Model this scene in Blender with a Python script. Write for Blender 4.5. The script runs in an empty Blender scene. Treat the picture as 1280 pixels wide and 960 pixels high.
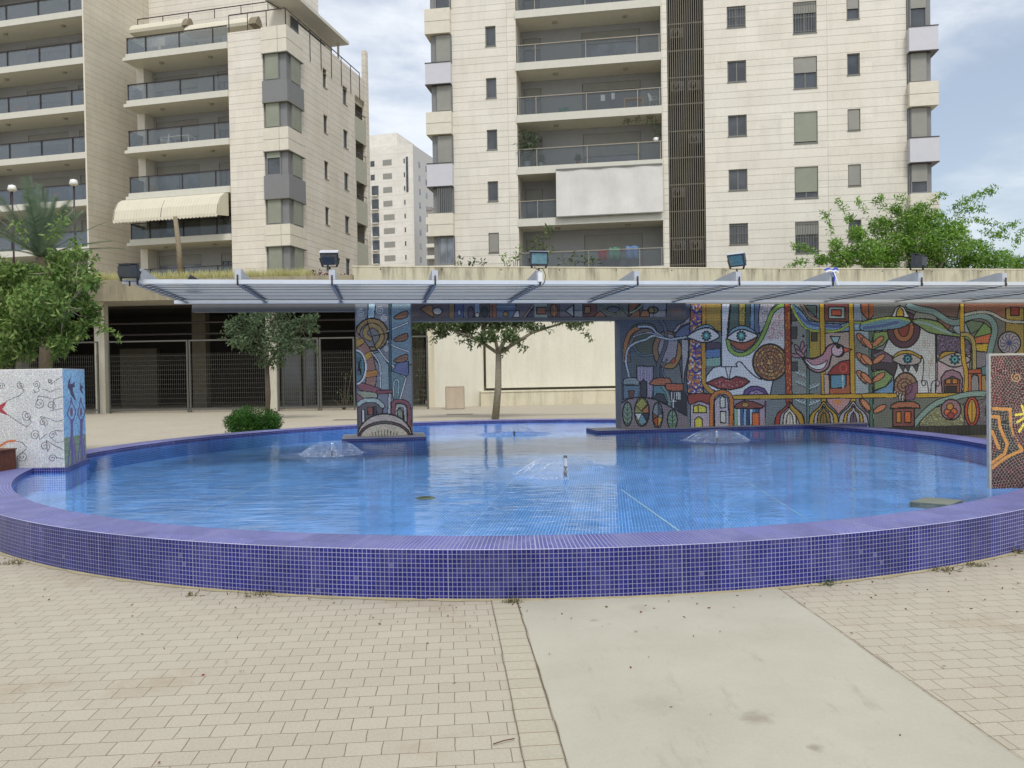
import bpy, math, random
import numpy as np
from mathutils import Vector, Matrix
R = math.radians
random.seed(11); rng = np.random.default_rng(5)
scene = bpy.context.scene
COL = scene.collection
PI = math.pi

# ------------------------------------------------------------------ camera
CAM_H = 1.5
FPX = 1000.0                       # focal length in photo pixels (1280 wide)
ROLL = -0.016
PITCH = math.atan(15.5/1000)
Rm = Matrix.Rotation(PI/2-PITCH, 3, 'X') @ Matrix.Rotation(ROLL, 3, 'Z')
cam_d = bpy.data.cameras.new('camera'); cam = bpy.data.objects.new('camera', cam_d); COL.objects.link(cam)
cam.matrix_world = Matrix.Translation((0, 0, CAM_H)) @ Rm.to_4x4()
cam_d.sensor_width = 36; cam_d.lens = 36*FPX/1280; cam_d.clip_end = 3000; cam_d.clip_start = 0.05
scene.camera = cam
CP = Vector((0, 0, CAM_H)); Rt = Rm.transposed(); RtN = np.array(Rt)

def ray(px, py): return Rm @ Vector(((px-640)/FPX, -(py-480)/FPX, -1))
def atY(px, py, Y):
    d = ray(px, py); return CP + d*(Y/d.y)
def atZ(px, py, z):
    d = ray(px, py); return CP + d*((z-CAM_H)/d.z)
def project(P):                    # N x 3 -> px, py
    q = (P-np.array(CP)) @ RtN.T
    return 640+FPX*q[:, 0]/-q[:, 2], 480-FPX*q[:, 1]/-q[:, 2]

class Frame:
    """a facade frame: u runs to the right, w away from the viewer, z up"""
    def __init__(s, x, y, deg):
        s.o = Vector((x, y, 0)); a = R(deg); s.a = a
        s.u = Vector((math.cos(a), math.sin(a), 0)); s.w = Vector((-math.sin(a), math.cos(a), 0))
    def hit(s, px, py, w=0.0):     # on the plane w = const -> (u, z)
        d = ray(px, py); o = s.o+s.w*w; t = (o-CP).dot(s.w)/d.dot(s.w); P = CP+d*t
        return (P-s.o).dot(s.u), P.z
    def side(s, px, py, u=0.0):    # on the plane u = const -> (w, z)
        d = ray(px, py); o = s.o+s.u*u; t = (o-CP).dot(s.u)/d.dot(s.u); P = CP+d*t
        return (P-s.o).dot(s.w), P.z
    def U(s, px, w=0.0, py=200): return s.hit(px, py, w)[0]
    def Z(s, px, py, w=0.0): return s.hit(px, py, w)[1]
    def P(s, u, w, z): return s.o+s.u*u+s.w*w+Vector((0, 0, z))

# ------------------------------------------------------------------ mesh builder
class MB:
    def __init__(s): s.v = []; s.f = []; s.m = []; s.uv = []; s.sm = []; s.mi = 0; s.smooth = False; s.hasuv = False
    def face(s, pts, uv=None):
        n = len(s.v); s.v.extend([tuple(p) for p in pts]); s.f.append(tuple(range(n, n+len(pts))))
        s.m.append(s.mi); s.sm.append(s.smooth)
        if uv: s.hasuv = True
        s.uv.append(uv)
    def quad(s, a, b, c, d, uv=None): s.face((a, b, c, d), uv)
    def addf(s, verts, faces):
        n = len(s.v); s.v.extend([tuple(p) for p in verts])
        for f in faces:
            s.f.append(tuple(n+i for i in f)); s.m.append(s.mi); s.sm.append(s.smooth); s.uv.append(None)
    def box(s, x0, x1, y0, y1, z0, z1):
        if x0 > x1: x0, x1 = x1, x0
        if y0 > y1: y0, y1 = y1, y0
        if z0 > z1: z0, z1 = z1, z0
        v = [(x, y, z) for z in (z0, z1) for y in (y0, y1) for x in (x0, x1)]
        s.addf(v, [(0, 2, 3, 1), (4, 5, 7, 6), (0, 1, 5, 4), (2, 6, 7, 3), (0, 4, 6, 2), (1, 3, 7, 5)])
    def bar(s, p, q, w, h=None, up=(0, 0, 1)):
        h = h or w; p = Vector(p); q = Vector(q); d = (q-p).normalized(); up = Vector(up)
        if abs(d.dot(up)) > .98: up = Vector((1, 0, 0))
        a = d.cross(up).normalized()*(w/2); b = a.cross(d).normalized()*(h/2)
        v = [o+x*a+y*b for o in (p, q) for x, y in ((-1, -1), (1, -1), (1, 1), (-1, 1))]
        s.addf(v, [(0, 1, 2, 3), (7, 6, 5, 4), (0, 4, 5, 1), (1, 5, 6, 2), (2, 6, 7, 3), (3, 7, 4, 0)])
    def tube(s, pts, r, n=8, cap=True):
        pts = [Vector(p) for p in pts]; k = len(pts)
        rs = r if isinstance(r, (list, tuple)) else [r]*k
        ring = []; V = []; F = []; prev = None
        for i, p in enumerate(pts):
            d = (pts[min(i+1, k-1)]-pts[max(i-1, 0)]).normalized()
            ref = prev if prev is not None else (Vector((1, 0, 0)) if abs(d.x) < .9 else Vector((0, 1, 0)))
            a = (ref-d*ref.dot(d)).normalized(); prev = a; b = d.cross(a)
            for j in range(n):
                t = 2*PI*j/n; V.append(p+(a*math.cos(t)+b*math.sin(t))*rs[i])
        for i in range(k-1):
            for j in range(n):
                F.append((i*n+j, i*n+(j+1) % n, (i+1)*n+(j+1) % n, (i+1)*n+j))
        if cap: F.append(tuple(range(n-1, -1, -1))); F.append(tuple((k-1)*n+j for j in range(n)))
        o = s.smooth; s.smooth = True; s.addf(V, F); s.smooth = o
    def lathe(s, prof, c=(0, 0, 0), n=16):
        V = [(c[0]+r*math.cos(2*PI*j/n), c[1]+r*math.sin(2*PI*j/n), c[2]+z) for r, z in prof for j in range(n)]
        F = [(i*n+j, i*n+(j+1) % n, (i+1)*n+(j+1) % n, (i+1)*n+j) for i in range(len(prof)-1) for j in range(n)]
        o = s.smooth; s.smooth = True; s.addf(V, F); s.smooth = o
    def prism(s, poly, axis, a, b):   # poly in the two other axes
        def mk(p, t):
            return {'x': (t, p[0], p[1]), 'y': (p[0], t, p[1]), 'z': (p[0], p[1], t)}[axis]
        n = len(poly); V = [mk(p, a) for p in poly]+[mk(p, b) for p in poly]
        s.addf(V, [tuple(range(n-1, -1, -1)), tuple(range(n, 2*n))]+[(i, (i+1) % n, n+(i+1) % n, n+i) for i in range(n)])
    def build(s, name, mats, parent=None, loc=None, rotz=0):
        me = bpy.data.meshes.new(name); me.from_pydata(s.v, [], s.f)
        if not isinstance(mats, (list, tuple)): mats = [mats]
        for m in mats: me.materials.append(m)
        me.polygons.foreach_set('material_index', s.m); me.polygons.foreach_set('use_smooth', s.sm)
        if s.hasuv:
            l = me.uv_layers.new(name='UVMap'); arr = []
            for f, uv in zip(s.f, s.uv): arr.extend([c for t in (uv or [(0, 0)]*len(f)) for c in t])
            l.data.foreach_set('uv', arr)
        me.update()
        o = bpy.data.objects.new(name, me); COL.objects.link(o)
        if parent: o.parent = parent
        if loc is not None: o.location = loc
        o.rotation_euler.z = rotz
        return o

def tag(o, label=None, cat=None, group=None, kind=None):
    if label: o['label'] = label
    if cat: o['category'] = cat
    if group: o['group'] = group
    if kind: o['kind'] = kind
    return o
def empty(name, loc, rz=0, label=None, cat=None, group=None):
    o = bpy.data.objects.new(name, None); COL.objects.link(o); o.location = loc; o.rotation_euler.z = rz
    o.empty_display_size = .2
    return tag(o, label, cat, group)
def copy_tree(o, parent=None):
    c = o.copy(); COL.objects.link(c); c.parent = parent
    for ch in [x for x in bpy.data.objects if x.parent == o]: copy_tree(ch, c)
    return c

# ------------------------------------------------------------------ materials
def s2l(c):
    return tuple(((x/255)/12.92 if x/255 <= .04045 else ((x/255+.055)/1.055)**2.4) for x in c)
class NT:
    def __init__(s, name):
        s.m = bpy.data.materials.new(name); s.m.use_nodes = True; s.t = s.m.node_tree; s.n = s.t.nodes; s.b = s.n['Principled BSDF']; s.out = s.n['Material Output']
    def add(s, typ, ins=None, **kw):
        n = s.n.new(typ)
        for k, v in kw.items(): setattr(n, k, v)
        for k, v in (ins or {}).items(): s.put(n, k, v)
        return n
    def put(s, n, k, v):
        i = n.inputs[k]
        if isinstance(v, bpy.types.NodeSocket): s.t.links.new(v, i)
        elif isinstance(v, (tuple, list)) and len(v) == 3 and i.type == 'RGBA': i.default_value = (*v, 1)
        else: i.default_value = v
    def obj(s): return s.add('ShaderNodeTexCoord').outputs['Object']
    def uv(s): return s.add('ShaderNodeTexCoord').outputs['UV']
    def noise(s, vec, scale, detail=4, rough=.55, dist=0):
        return s.add('ShaderNodeTexNoise', {'Vector': vec, 'Scale': scale, 'Detail': detail, 'Roughness': rough, 'Distortion': dist}).outputs['Fac']
    def mapr(s, x, a, b, c, d):
        return s.add('ShaderNodeMapRange', {0: x, 1: a, 2: b, 3: c, 4: d}).outputs[0]
    def mix(s, f, a, b, mode='MIX'):
        n = s.add('ShaderNodeMix', data_type='RGBA', blend_type=mode)
        s.put(n, 0, f); s.put(n, 6, a); s.put(n, 7, b); return n.outputs[2]
    def math(s, op, a, b=0.0, c=0.0):
        n = s.add('ShaderNodeMath', operation=op); s.put(n, 0, a); s.put(n, 1, b); s.put(n, 2, c); return n.outputs[0]
    def scale(s, vec, sc, rot=(0, 0, 0), loc=(0, 0, 0)):
        return s.add('ShaderNodeMapping', {'Vector': vec, 'Scale': sc, 'Rotation': rot, 'Location': loc}).outputs[0]
    def bump(s, h, st=.3, dist=.02):
        s.put(s.b, 'Normal', s.add('ShaderNodeBump', {'Height': h, 'Strength': st, 'Distance': dist}).outputs[0])
    def fin(s, col=None, rough=None, metal=None, spec=None):
        if col is not None: s.put(s.b, 'Base Color', col)
        if rough is not None: s.put(s.b, 'Roughness', rough)
        if metal is not None: s.put(s.b, 'Metallic', metal)
        if spec is not None: s.put(s.b, 'Specular IOR Level', spec)
        return s.m

def simple(name, c, rough=.6, metal=0, var=.12, sc=3.0, spec=.5, bump=0, bsc=40):
    t = NT(name); v = t.obj(); n = t.noise(v, sc, 5)
    k = t.mapr(n, .25, .75, 1-var, 1+var)
    col = t.mix(1.0, (*c,), t.add('ShaderNodeCombineColor', {0: k, 1: k, 2: k}).outputs[0], 'MULTIPLY')
    if bump: t.bump(t.noise(v, bsc, 3), bump, .01)
    return t.fin(col, rough, metal, spec)

def grime(t, vec, col, amt=.25, sc=(1.2, 1.2, .25)):
    """vertical weather streaks + soft blotches"""
    n = t.noise(t.scale(vec, sc), 1.5, 6, .65)
    f = t.mapr(n, .48, .78, 0, amt)
    return t.mix(f, col, (.16, .14, .11))

def stone_mat(name, c1, c2, joints, period=3.01, z0=7.4, axis='x', vper=2.9, line=.034):
    t = NT(name); v = t.obj(); sx = t.add('ShaderNodeSeparateXYZ', {0: v})
    z = t.math('DIVIDE', t.math('SUBTRACT', sx.outputs[2], z0), period); fz = t.math('FRACT', z)
    tot = None; hw = line/period/2
    for j in joints:
        d = t.math('ABSOLUTE', t.math('SUBTRACT', fz, j)); l = t.math('LESS_THAN', d, hw)
        tot = l if tot is None else t.math('MAXIMUM', tot, l)
    # panel tone per band and per panel
    h = t.math('ADD', sx.outputs[0], sx.outputs[1])
    fh = t.math('DIVIDE', h, vper)
    bands = t.math('SNAP', fz, 1/7); 
    wn = t.add('ShaderNodeTexWhiteNoise', {0: t.add('ShaderNodeCombineXYZ', {0: t.math('FLOOR', t.math('MULTIPLY', h, .85)), 1: t.math('FLOOR', t.math('MULTIPLY', z, 6.0))}).outputs[0]}).outputs[0]
    big = t.noise(v, .35, 5)
    col = t.mix(t.mapr(big, .35, .7, 0, 1), (*c1,), (*c2,))
    k = t.mapr(wn, 0, 1, .96, 1.03)
    col = t.mix(1.0, col, t.add('ShaderNodeCombineColor', {0: k, 1: k, 2: k}).outputs[0], 'MULTIPLY')
    fine = t.mapr(t.noise(v, 9, 6, .7), .3, .7, .92, 1.06)
    col = t.mix(1.0, col, t.add('ShaderNodeCombineColor', {0: fine, 1: fine, 2: fine}).outputs[0], 'MULTIPLY')
    col = grime(t, v, col, .15)
    vd = t.math('ABSOLUTE', t.math('SUBTRACT', t.math('FRACT', fh), .5)); vl = t.math('LESS_THAN', vd, .006)
    thin = t.math('MULTIPLY', t.math('LESS_THAN', t.math('FRACT', t.math('DIVIDE', h, vper*3.05)), .0026), 1.0)
    tot = t.math('MAXIMUM', tot, thin)
    col = t.mix(t.math('MULTIPLY', tot, .42), col, (.13, .105, .09))
    return t.fin(col, .75)

M = {}
M['stoneB'] = stone_mat('limestone_cladding_tower', s2l((212, 206, 192)), s2l((219, 215, 204)), (.02, .14, .30, .42, .58, .70, .86), z0=7.4)
M['stoneA'] = stone_mat('limestone_cladding_block', s2l((212, 205, 190)), s2l((220, 214, 204)), (.02, .14, .30, .42, .58, .70, .86), z0=8.1)
M['stoneAside_shade'] = stone_mat('limestone_side_wing_shade', s2l((198, 190, 170)), s2l((208, 200, 182)), (.02, .14, .30, .42, .58, .70, .86), z0=8.1, line=.03)  # same limestone, with the shade of the wing's side put into a darker colour
M['stone_pale'] = simple('pale_stone_panel', s2l((208, 202, 187)), .75, var=.06)
M['white_panel'] = simple('white_metal_panel', s2l((192, 192, 198)), .45, var=.03)
M['grey_panel'] = simple('grey_metal_panel', s2l((120, 121, 121)), .5, var=.05)
M['slab_white'] = simple('painted_slab_edge', s2l((198, 196, 184)), .7, var=.05)
M['soffit'] = simple('plaster_soffit', s2l((206, 202, 186)), .9, var=.06)
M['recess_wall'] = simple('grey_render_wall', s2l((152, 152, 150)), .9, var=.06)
M['green_panel'] = simple('pale_green_parapet', s2l((172, 172, 156)), .7, var=.06)
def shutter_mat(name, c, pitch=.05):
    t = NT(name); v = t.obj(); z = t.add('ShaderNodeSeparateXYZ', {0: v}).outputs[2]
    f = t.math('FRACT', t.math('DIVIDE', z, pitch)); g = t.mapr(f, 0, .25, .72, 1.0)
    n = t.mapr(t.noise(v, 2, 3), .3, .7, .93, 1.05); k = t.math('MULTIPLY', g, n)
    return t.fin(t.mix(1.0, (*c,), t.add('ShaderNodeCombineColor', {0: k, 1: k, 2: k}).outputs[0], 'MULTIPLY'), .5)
M['shutter'] = shutter_mat('roller_shutter', s2l((140, 139, 131)))
M['shutter_green'] = shutter_mat('olive_roller_shutter', s2l((136, 140, 124)))
M['frame'] = simple('window_frame_grey', s2l((112, 112, 106)), .5, var=.05)
M['frame_dark'] = simple('dark_aluminium', s2l((62, 56, 56)), .45, var=.08)
def glass_win(name, c, rough=.08):
    t = NT(name); v = t.obj(); n = t.noise(v, .8, 2)
    col = t.mix(t.mapr(n, .4, .6, 0, 1), tuple(x*.7 for x in c), tuple(x*1.5 for x in c))
    return t.fin(col, rough, 0, .8)
M['pane'] = glass_win('window_glass', s2l((58, 62, 66)))
M['pane_light'] = glass_win('curtained_glass', s2l((105, 112, 120)))
def rail_glass():
    t = NT('balustrade_glass'); v = t.obj()
    tr = t.add('ShaderNodeBsdfTransparent', {0: (.74, .77, .78, 1)}); gl = t.add('ShaderNodeBsdfGlossy', {'Color': (.78, .80, .82, 1), 'Roughness': .06})
    df = t.add('ShaderNodeBsdfDiffuse', {0: (.34, .36, .37, 1)})
    f = t.add('ShaderNodeFresnel', {0: 1.5})
    m1 = t.add('ShaderNodeMixShader', {0: .10, 1: tr.outputs[0], 2: df.outputs[0]})
    m2 = t.add('ShaderNodeMixShader', {0: t.math('MULTIPLY', f.outputs[0], .75), 1: m1.outputs[0], 2: gl.outputs[0]})
    t.t.links.new(m2.outputs[0], t.out.inputs[0]); return t.m
M['rail_glass'] = rail_glass()
M['rail_dark'] = simple('dark_red_brown_rail', s2l((58, 46, 48)), .4, metal=.3)
M['rail_light'] = simple('brushed_rail', s2l((150, 142, 128)), .4, metal=.5)
M['louvre'] = simple('bronze_louvre', s2l((112, 106, 92)), .5, metal=.1, var=.15)
M['shaft_dark'] = simple('shaft_interior', s2l((52, 50, 46)), .9, var=.2)
M['steel'] = simple('galvanised_steel', s2l((182, 185, 189)), .55, metal=.1, var=.08, sc=6)
M['steel_white'] = simple('zinc_edge_beam', s2l((205, 210, 214)), .35, metal=.35, var=.06, sc=4)
M['canopy_slat'] = simple('blue_grey_metal_slat', s2l((148, 154, 160)), .45, metal=.25, var=.12, sc=5)
M['steel_dark'] = simple('dark_bolt_steel', s2l((60, 56, 54)), .5, metal=.4)
M['black_metal'] = simple('weathered_black_housing', s2l((58, 62, 66)), .45, metal=.2, var=.2, sc=20)
M['lamp_glass'] = simple('floodlight_glass', s2l((96, 132, 138)), .12, var=.3, sc=18)
M['white_plastic'] = simple('white_plastic', s2l((222, 222, 218)), .4, var=.03)
M['rust'] = simple('rusted_steel', s2l((92, 52, 36)), .85, var=.3, sc=12)
M['terracotta'] = simple('terracotta', s2l((170, 110, 80)), .8)
M['wood'] = simple('pale_wood', s2l((176, 142, 92)), .7)
M['blue_cloth'] = simple('blue_cloth', s2l((110, 140, 180)), .9)
M['red_cloth'] = simple('red_cloth', s2l((160, 62, 72)), .9)
M['green_cloth'] = simple('teal_cloth', s2l((96, 150, 130)), .9)
M['awning_cream'] = None
M['pole_wood'] = simple('weathered_timber', s2l((128, 118, 98)), .9, var=.25, sc=10)
def awn():
    t = NT('cream_awning_canvas'); v = t.obj(); x = t.add('ShaderNodeSeparateXYZ', {0: v}).outputs[0]
    f = t.math('FRACT', t.math('DIVIDE', x, .22)); g = t.math('LESS_THAN', f, .22)
    col = t.mix(t.math('MULTIPLY', g, .5), s2l((204, 198, 178)), s2l((184, 179, 158)))
    return t.fin(grime(t, v, col, .15), .85)
M['awning_cream'] = awn()
def sheet():
    t = NT('white_blind_canvas'); v = t.obj(); n = t.noise(v, .8, 4)
    t.bump(t.noise(t.scale(v, (1.5, 1, .3)), 1.2, 3), .35, .15)
    return t.fin(t.mix(t.mapr(n, .3, .7, 0, 1), s2l((196, 194, 188)), s2l((210, 208, 203))), .85)
M['blind'] = sheet()

def concrete(name, c1, c2, streak=.5, top_stain=None, bump=.15):
    t = NT(name); v = t.obj(); n = t.noise(v, .9, 7, .65)
    col = t.mix(t.mapr(n, .3, .7, 0, 1), (*c1,), (*c2,))
    st = t.noise(t.scale(v, (1.6, 1.6, .22)), 1.4, 7, .7, .3)
    f = t.mapr(st, .46, .70, 0, streak)
    if top_stain:
        z = t.add('ShaderNodeSeparateXYZ', {0: v}).outputs[2]
        g = t.mapr(z, top_stain[0], top_stain[1], .15, 1.0); f = t.math('MULTIPLY', f, g)
    col = t.mix(f, col, s2l((96, 92, 76)))
    k = t.mapr(t.noise(v, 30, 4, .7), .3, .7, .9, 1.08)
    col = t.mix(1.0, col, t.add('ShaderNodeCombineColor', {0: k, 1: k, 2: k}).outputs[0], 'MULTIPLY')
    t.bump(t.noise(v, 25, 4), bump, .01)
    return t.fin(col, .88)
M['concrete_wall'] = concrete('weathered_concrete', s2l((182, 177, 154)), s2l((194, 188, 166)), 1.0, (5.1, 5.9))
M['concrete_cap'] = concrete('pale_cap', s2l((214, 208, 186)), s2l((200, 194, 170)), .3)
M['deck_fascia'] = concrete('stained_fascia', s2l((142, 134, 112)), s2l((158, 148, 124)), .8)
M['cream'] = concrete('cream_render', s2l((206, 202, 184)), s2l((212, 209, 193)), .12, bump=.05)
M['cream_low'] = concrete('stained_cream_render', s2l((196, 188, 162)), s2l((206, 199, 176)), .35)
M['column_paint'] = concrete('column_paint', s2l((196, 192, 172)), s2l((206, 200, 184)), .25)
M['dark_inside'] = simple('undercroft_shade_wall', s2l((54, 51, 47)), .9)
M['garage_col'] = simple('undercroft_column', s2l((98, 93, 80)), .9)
M['bin_stone'] = concrete('bin_concrete', s2l((176, 160, 142)), s2l((186, 172, 152)), .2)
M['wire'] = simple('galvanised_wire', s2l((96, 94, 88)), .5, metal=.4)
M['wire_dark'] = simple('cable', s2l((40, 42, 44)), .6)
M['plinth_stone'] = concrete('plinth_top', s2l((176, 172, 176)), s2l((188, 184, 184)), .3)
M['core_wall'] = simple('wall_core_grey', s2l((120, 122, 128)), .85, var=.15)
M['beam_dark'] = simple('painted_beam', s2l((108, 106, 102)), .55, metal=.2)
M['lavender'] = None

def tile_mat(name, c1, c2, grout, pitch, mortar, use='uv', rough=.22, wear=0, rot=0, spec=.5, wearcol=(.5, .5, .55), per=0):
    t = NT(name); v = t.uv() if use == 'uv' else t.obj()
    if rot: v = t.scale(v, (1, 1, 1), (0, 0, rot))
    b = t.add('ShaderNodeTexBrick', {'Vector': v, 'Color1': (*c1, 1), 'Color2': (*c2, 1), 'Mortar': (*grout, 1), 'Scale': 1.0, 'Mortar Size': mortar, 'Mortar Smooth': .1, 'Bias': -.2, 'Brick Width': pitch, 'Row Height': pitch}, offset=0.0, squash=1.0)
    col = b.outputs[0]
    big = t.mapr(t.noise(v, 1.3, 5), .3, .7, .86, 1.14)
    col = t.mix(1.0, col, t.add('ShaderNodeCombineColor', {0: big, 1: big, 2: big}).outputs[0], 'MULTIPLY')
    sn = t.add('ShaderNodeTexWhiteNoise', {0: t.add('ShaderNodeVectorMath', {0: v, 1: (.305, .305, .305)}, operation='SNAP').outputs[0]}).outputs[0]; sn = t.mapr(sn, 0, 1, .86, 1.14)
    col = t.mix(1.0, col, t.add('ShaderNodeCombineColor', {0: sn, 1: sn, 2: sn}).outputs[0], 'MULTIPLY')
    if per:   # sheet joints wider now and then
        sx = t.add('ShaderNodeSeparateXYZ', {0: v})
        l = None
        for i, p in ((0, per), (1, per*.31)):
            d = t.math('FRACT', t.math('DIVIDE', t.math('ADD', sx.outputs[i], mortar*.5), pitch*round(p/pitch)))
            a = t.math('LESS_THAN', d, 3.2*mortar/(pitch*round(p/pitch)))
            if i == 0: l = a
        col = t.mix(t.math('MULTIPLY', l, .8), col, grout)
    odd = t.add('ShaderNodeTexWhiteNoise', {0: t.add('ShaderNodeVectorMath', {0: v, 1: (pitch, pitch, pitch)}, operation='SNAP').outputs[0]}).outputs[0]
    od = t.math('MULTIPLY', t.math('GREATER_THAN', odd, .996), t.math('SUBTRACT', 1.0, b.outputs[1])); col = t.mix(t.math('MULTIPLY', od, .3), col, grout)
    if wear:
        w = t.noise(t.scale(v, (1.5, .8, 1)), 2.6, 8, .74); f = t.mapr(w, .46, .68, 0, wear)
        col = t.mix(f, col, wearcol)
    t.bump(t.math('SUBTRACT', 1.0, b.outputs[1]), .35, .003)
    r = t.mapr(b.outputs[1], 0, 1, rough, .8)
    return t.fin(col, r, 0, spec)
TP = .0305
M['pool_tile'] = tile_mat('cobalt_pool_tile', s2l((24, 29, 100)), s2l((35, 41, 122)), s2l((144, 144, 170)), TP, .0019, wear=.3, rough=.3, spec=.3, per=.95, wearcol=s2l((120, 120, 165)))
M['pool_coping'] = tile_mat('cobalt_coping_tile', s2l((34, 42, 128)), s2l((48, 58, 146)), s2l((158, 158, 184)), TP, .0028, wear=.8, rough=.45, wearcol=s2l((122, 124, 166)), per=1.24)
M['pool_floor'] = tile_mat('azure_floor_tile', s2l((36, 112, 202)), s2l((50, 130, 216)), s2l((168, 202, 236)), TP, .0036, use='obj', rough=.4, rot=.12, per=2.45)

def paver_mat():
    t = NT('beige_block_paving'); v0 = t.obj()
    wob = t.noise(v0, .7, 2)
    nz = t.add('ShaderNodeTexNoise', {'Vector': v0, 'Scale': 9.0, 'Detail': 3, 'Roughness': .6}).outputs['Color']
    off = t.add('ShaderNodeVectorMath', {0: nz, 1: (.5, .5, .5)}, operation='SUBTRACT').outputs[0]; off = t.add('ShaderNodeVectorMath', {0: off, 'Scale': .012}, operation='SCALE').outputs[0]
    vv = t.add('ShaderNodeVectorMath', {0: v0, 1: off}, operation='ADD').outputs[0]
    v = t.scale(vv, (1, 1, 1), (0, 0, -R(4.5)))
    b = t.add('ShaderNodeTexBrick', {'Vector': v, 'Color1': (*s2l((168, 160, 143)), 1), 'Color2': (*s2l((174, 166, 149)), 1), 'Mortar': (*s2l((126, 114, 94)), 1), 'Scale': 1.0, 'Mortar Size': .0024, 'Mortar Smooth': .3, 'Bias': 0, 'Brick Width': .146, 'Row Height': .117}, offset=.5, squash=1.0)
    col = b.outputs[0]
    n2 = t.mapr(t.noise(v0, 85, 6, .85), .25, .75, .74, 1.22)
    col = t.mix(1.0, col, t.add('ShaderNodeCombineColor', {0: n2, 1: n2, 2: n2}).outputs[0], 'MULTIPLY')
    # stains
    s = t.noise(v0, .55, 7, .65); col = t.mix(t.mapr(s, .45, .75, 0, .4), col, s2l((180, 175, 158)))
    s2 = t.noise(t.scale(v0, (1, 1, 1), loc=(7, 3, 0)), 1.4, 8, .7); col = t.mix(t.mapr(s2, .56, .74, 0, .5), col, s2l((146, 124, 98)))
    # joints fade in and out
    jf = t.math('MULTIPLY', t.mapr(t.noise(v0, 1.1, 4), .38, .62, .45, 1.0), t.mapr(t.noise(v0, 6.5, 4, .7), .38, .6, .25, 1.25))
    col = t.mix(t.math('MULTIPLY', t.math('MULTIPLY', b.outputs[1], jf), .72), col, s2l((104, 90, 68)))
    sp = t.add('ShaderNodeTexVoronoi', {'Vector': v0, 'Scale': 7.0}); 
    f = t.math('LESS_THAN', sp.outputs['Distance'], .035); col = t.mix(t.math('MULTIPLY', f, .55), col, s2l((96, 84, 66)))
    h = t.math('SUBTRACT', t.math('MULTIPLY', t.noise(v0, 90, 3), .3), b.outputs[1])
    t.bump(h, .35, .004)
    return t.fin(col, .9, 0, .3)
M['paving'] = paver_mat()
def slab_path():
    t = NT('smooth_concrete_path'); v = t.obj(); n = t.noise(v, 1.1, 8, .62)
    col = t.mix(t.mapr(n, .35, .65, 0, 1), s2l((165, 161, 145)), s2l((176, 172, 156)))
    a = t.noise(t.scale(v, (2.5, .6, 1)), 3, 6, .7); col = t.mix(t.mapr(a, .58, .75, 0, .5), col, s2l((140, 135, 116)))
    sp = t.add('ShaderNodeTexVoronoi', {'Vector': v, 'Scale': 4.2}); f = t.math('LESS_THAN', t.math('ADD', sp.outputs['Distance'], t.math('MULTIPLY', t.noise(v, 20), .05)), .055)
    col = t.mix(t.math('MULTIPLY', f, .6), col, s2l((110, 98, 80)))
    for (px, py, r, dk) in ((945, 897, .075, .6), (1019, 935, .035, .75), (800, 760, .09, .25), (820, 880, .12, .18), (742, 775, .03, .5)):
        q = atZ(px, py, .004); dv = t.add('ShaderNodeVectorMath', {0: t.scale(v, (1, 1.0, 1)), 1: (q.x, q.y, .004)}, operation='DISTANCE').outputs['Value']
        dv = t.math('ADD', dv, t.math('MULTIPLY', t.math('SUBTRACT', t.noise(v, 22, 4), .5), r*1.6)); col = t.mix(t.mapr(dv, r*.3, r*1.1, dk*.7, 0), col, s2l((112, 100, 82)))
    k = t.mapr(t.noise(v, 80, 4, .7), .3, .7, .95, 1.04)
    col = t.mix(1.0, col, t.add('ShaderNodeCombineColor', {0: k, 1: k, 2: k}).outputs[0], 'MULTIPLY')
    t.bump(t.noise(v, 60, 4), .2, .003)
    return t.fin(col, .85, 0, .3)
M['path'] = slab_path()

def water_mat():
    t = NT('pool_water'); v = t.obj()
    a = t.noise(t.scale(v, (1.0, 2.4, 1)), 2.2, 3, .5, .4); b = t.noise(t.scale(v, (1.0, 2.0, 1), (0, 0, .5)), 7.5, 3, .55, .3)
    c = t.noise(t.scale(v, (1, 1.8, 1), (0, 0, -.3)), 22, 2, .5)
    h = t.math('ADD', t.math('ADD', t.math('MULTIPLY', a, 1.0), t.math('MULTIPLY', b, .17)), t.math('MULTIPLY', c, .025))
    msk = None
    for (jx, jy, jr) in JETS:
        d = t.add('ShaderNodeVectorMath', {0: v, 1: (jx, jy, 0)}, operation='DISTANCE').outputs['Value']
        q = t.mapr(d, jr*.7, jr*1.9, 1, 0); msk = q if msk is None else t.math('MAXIMUM', msk, q)
    rp = t.noise(v, 38, 2, .6); h = t.math('ADD', h, t.math('MULTIPLY', t.math('MULTIPLY', rp, msk), 2.4))
    bp = t.add('ShaderNodeBump', {'Height': h, 'Strength': .23, 'Distance': .032}).outputs[0]
    tr = t.add('ShaderNodeBsdfTransparent', {0: (.80, .94, 1.0, 1)})
    gl = t.add('ShaderNodeBsdfGlossy', {'Color': (1, 1, 1, 1), 'Roughness': .02, 'Normal': bp})
    f = t.add('ShaderNodeFresnel', {0: 1.33, 'Normal': bp})
    m = t.add('ShaderNodeMixShader', {0: t.math('MINIMUM', t.math('MULTIPLY', f.outputs[0], .95), .45), 1: tr.outputs[0], 2: gl.outputs[0]})
    t.t.links.new(m.outputs[0], t.out.inputs[0]); return t.m
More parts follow.
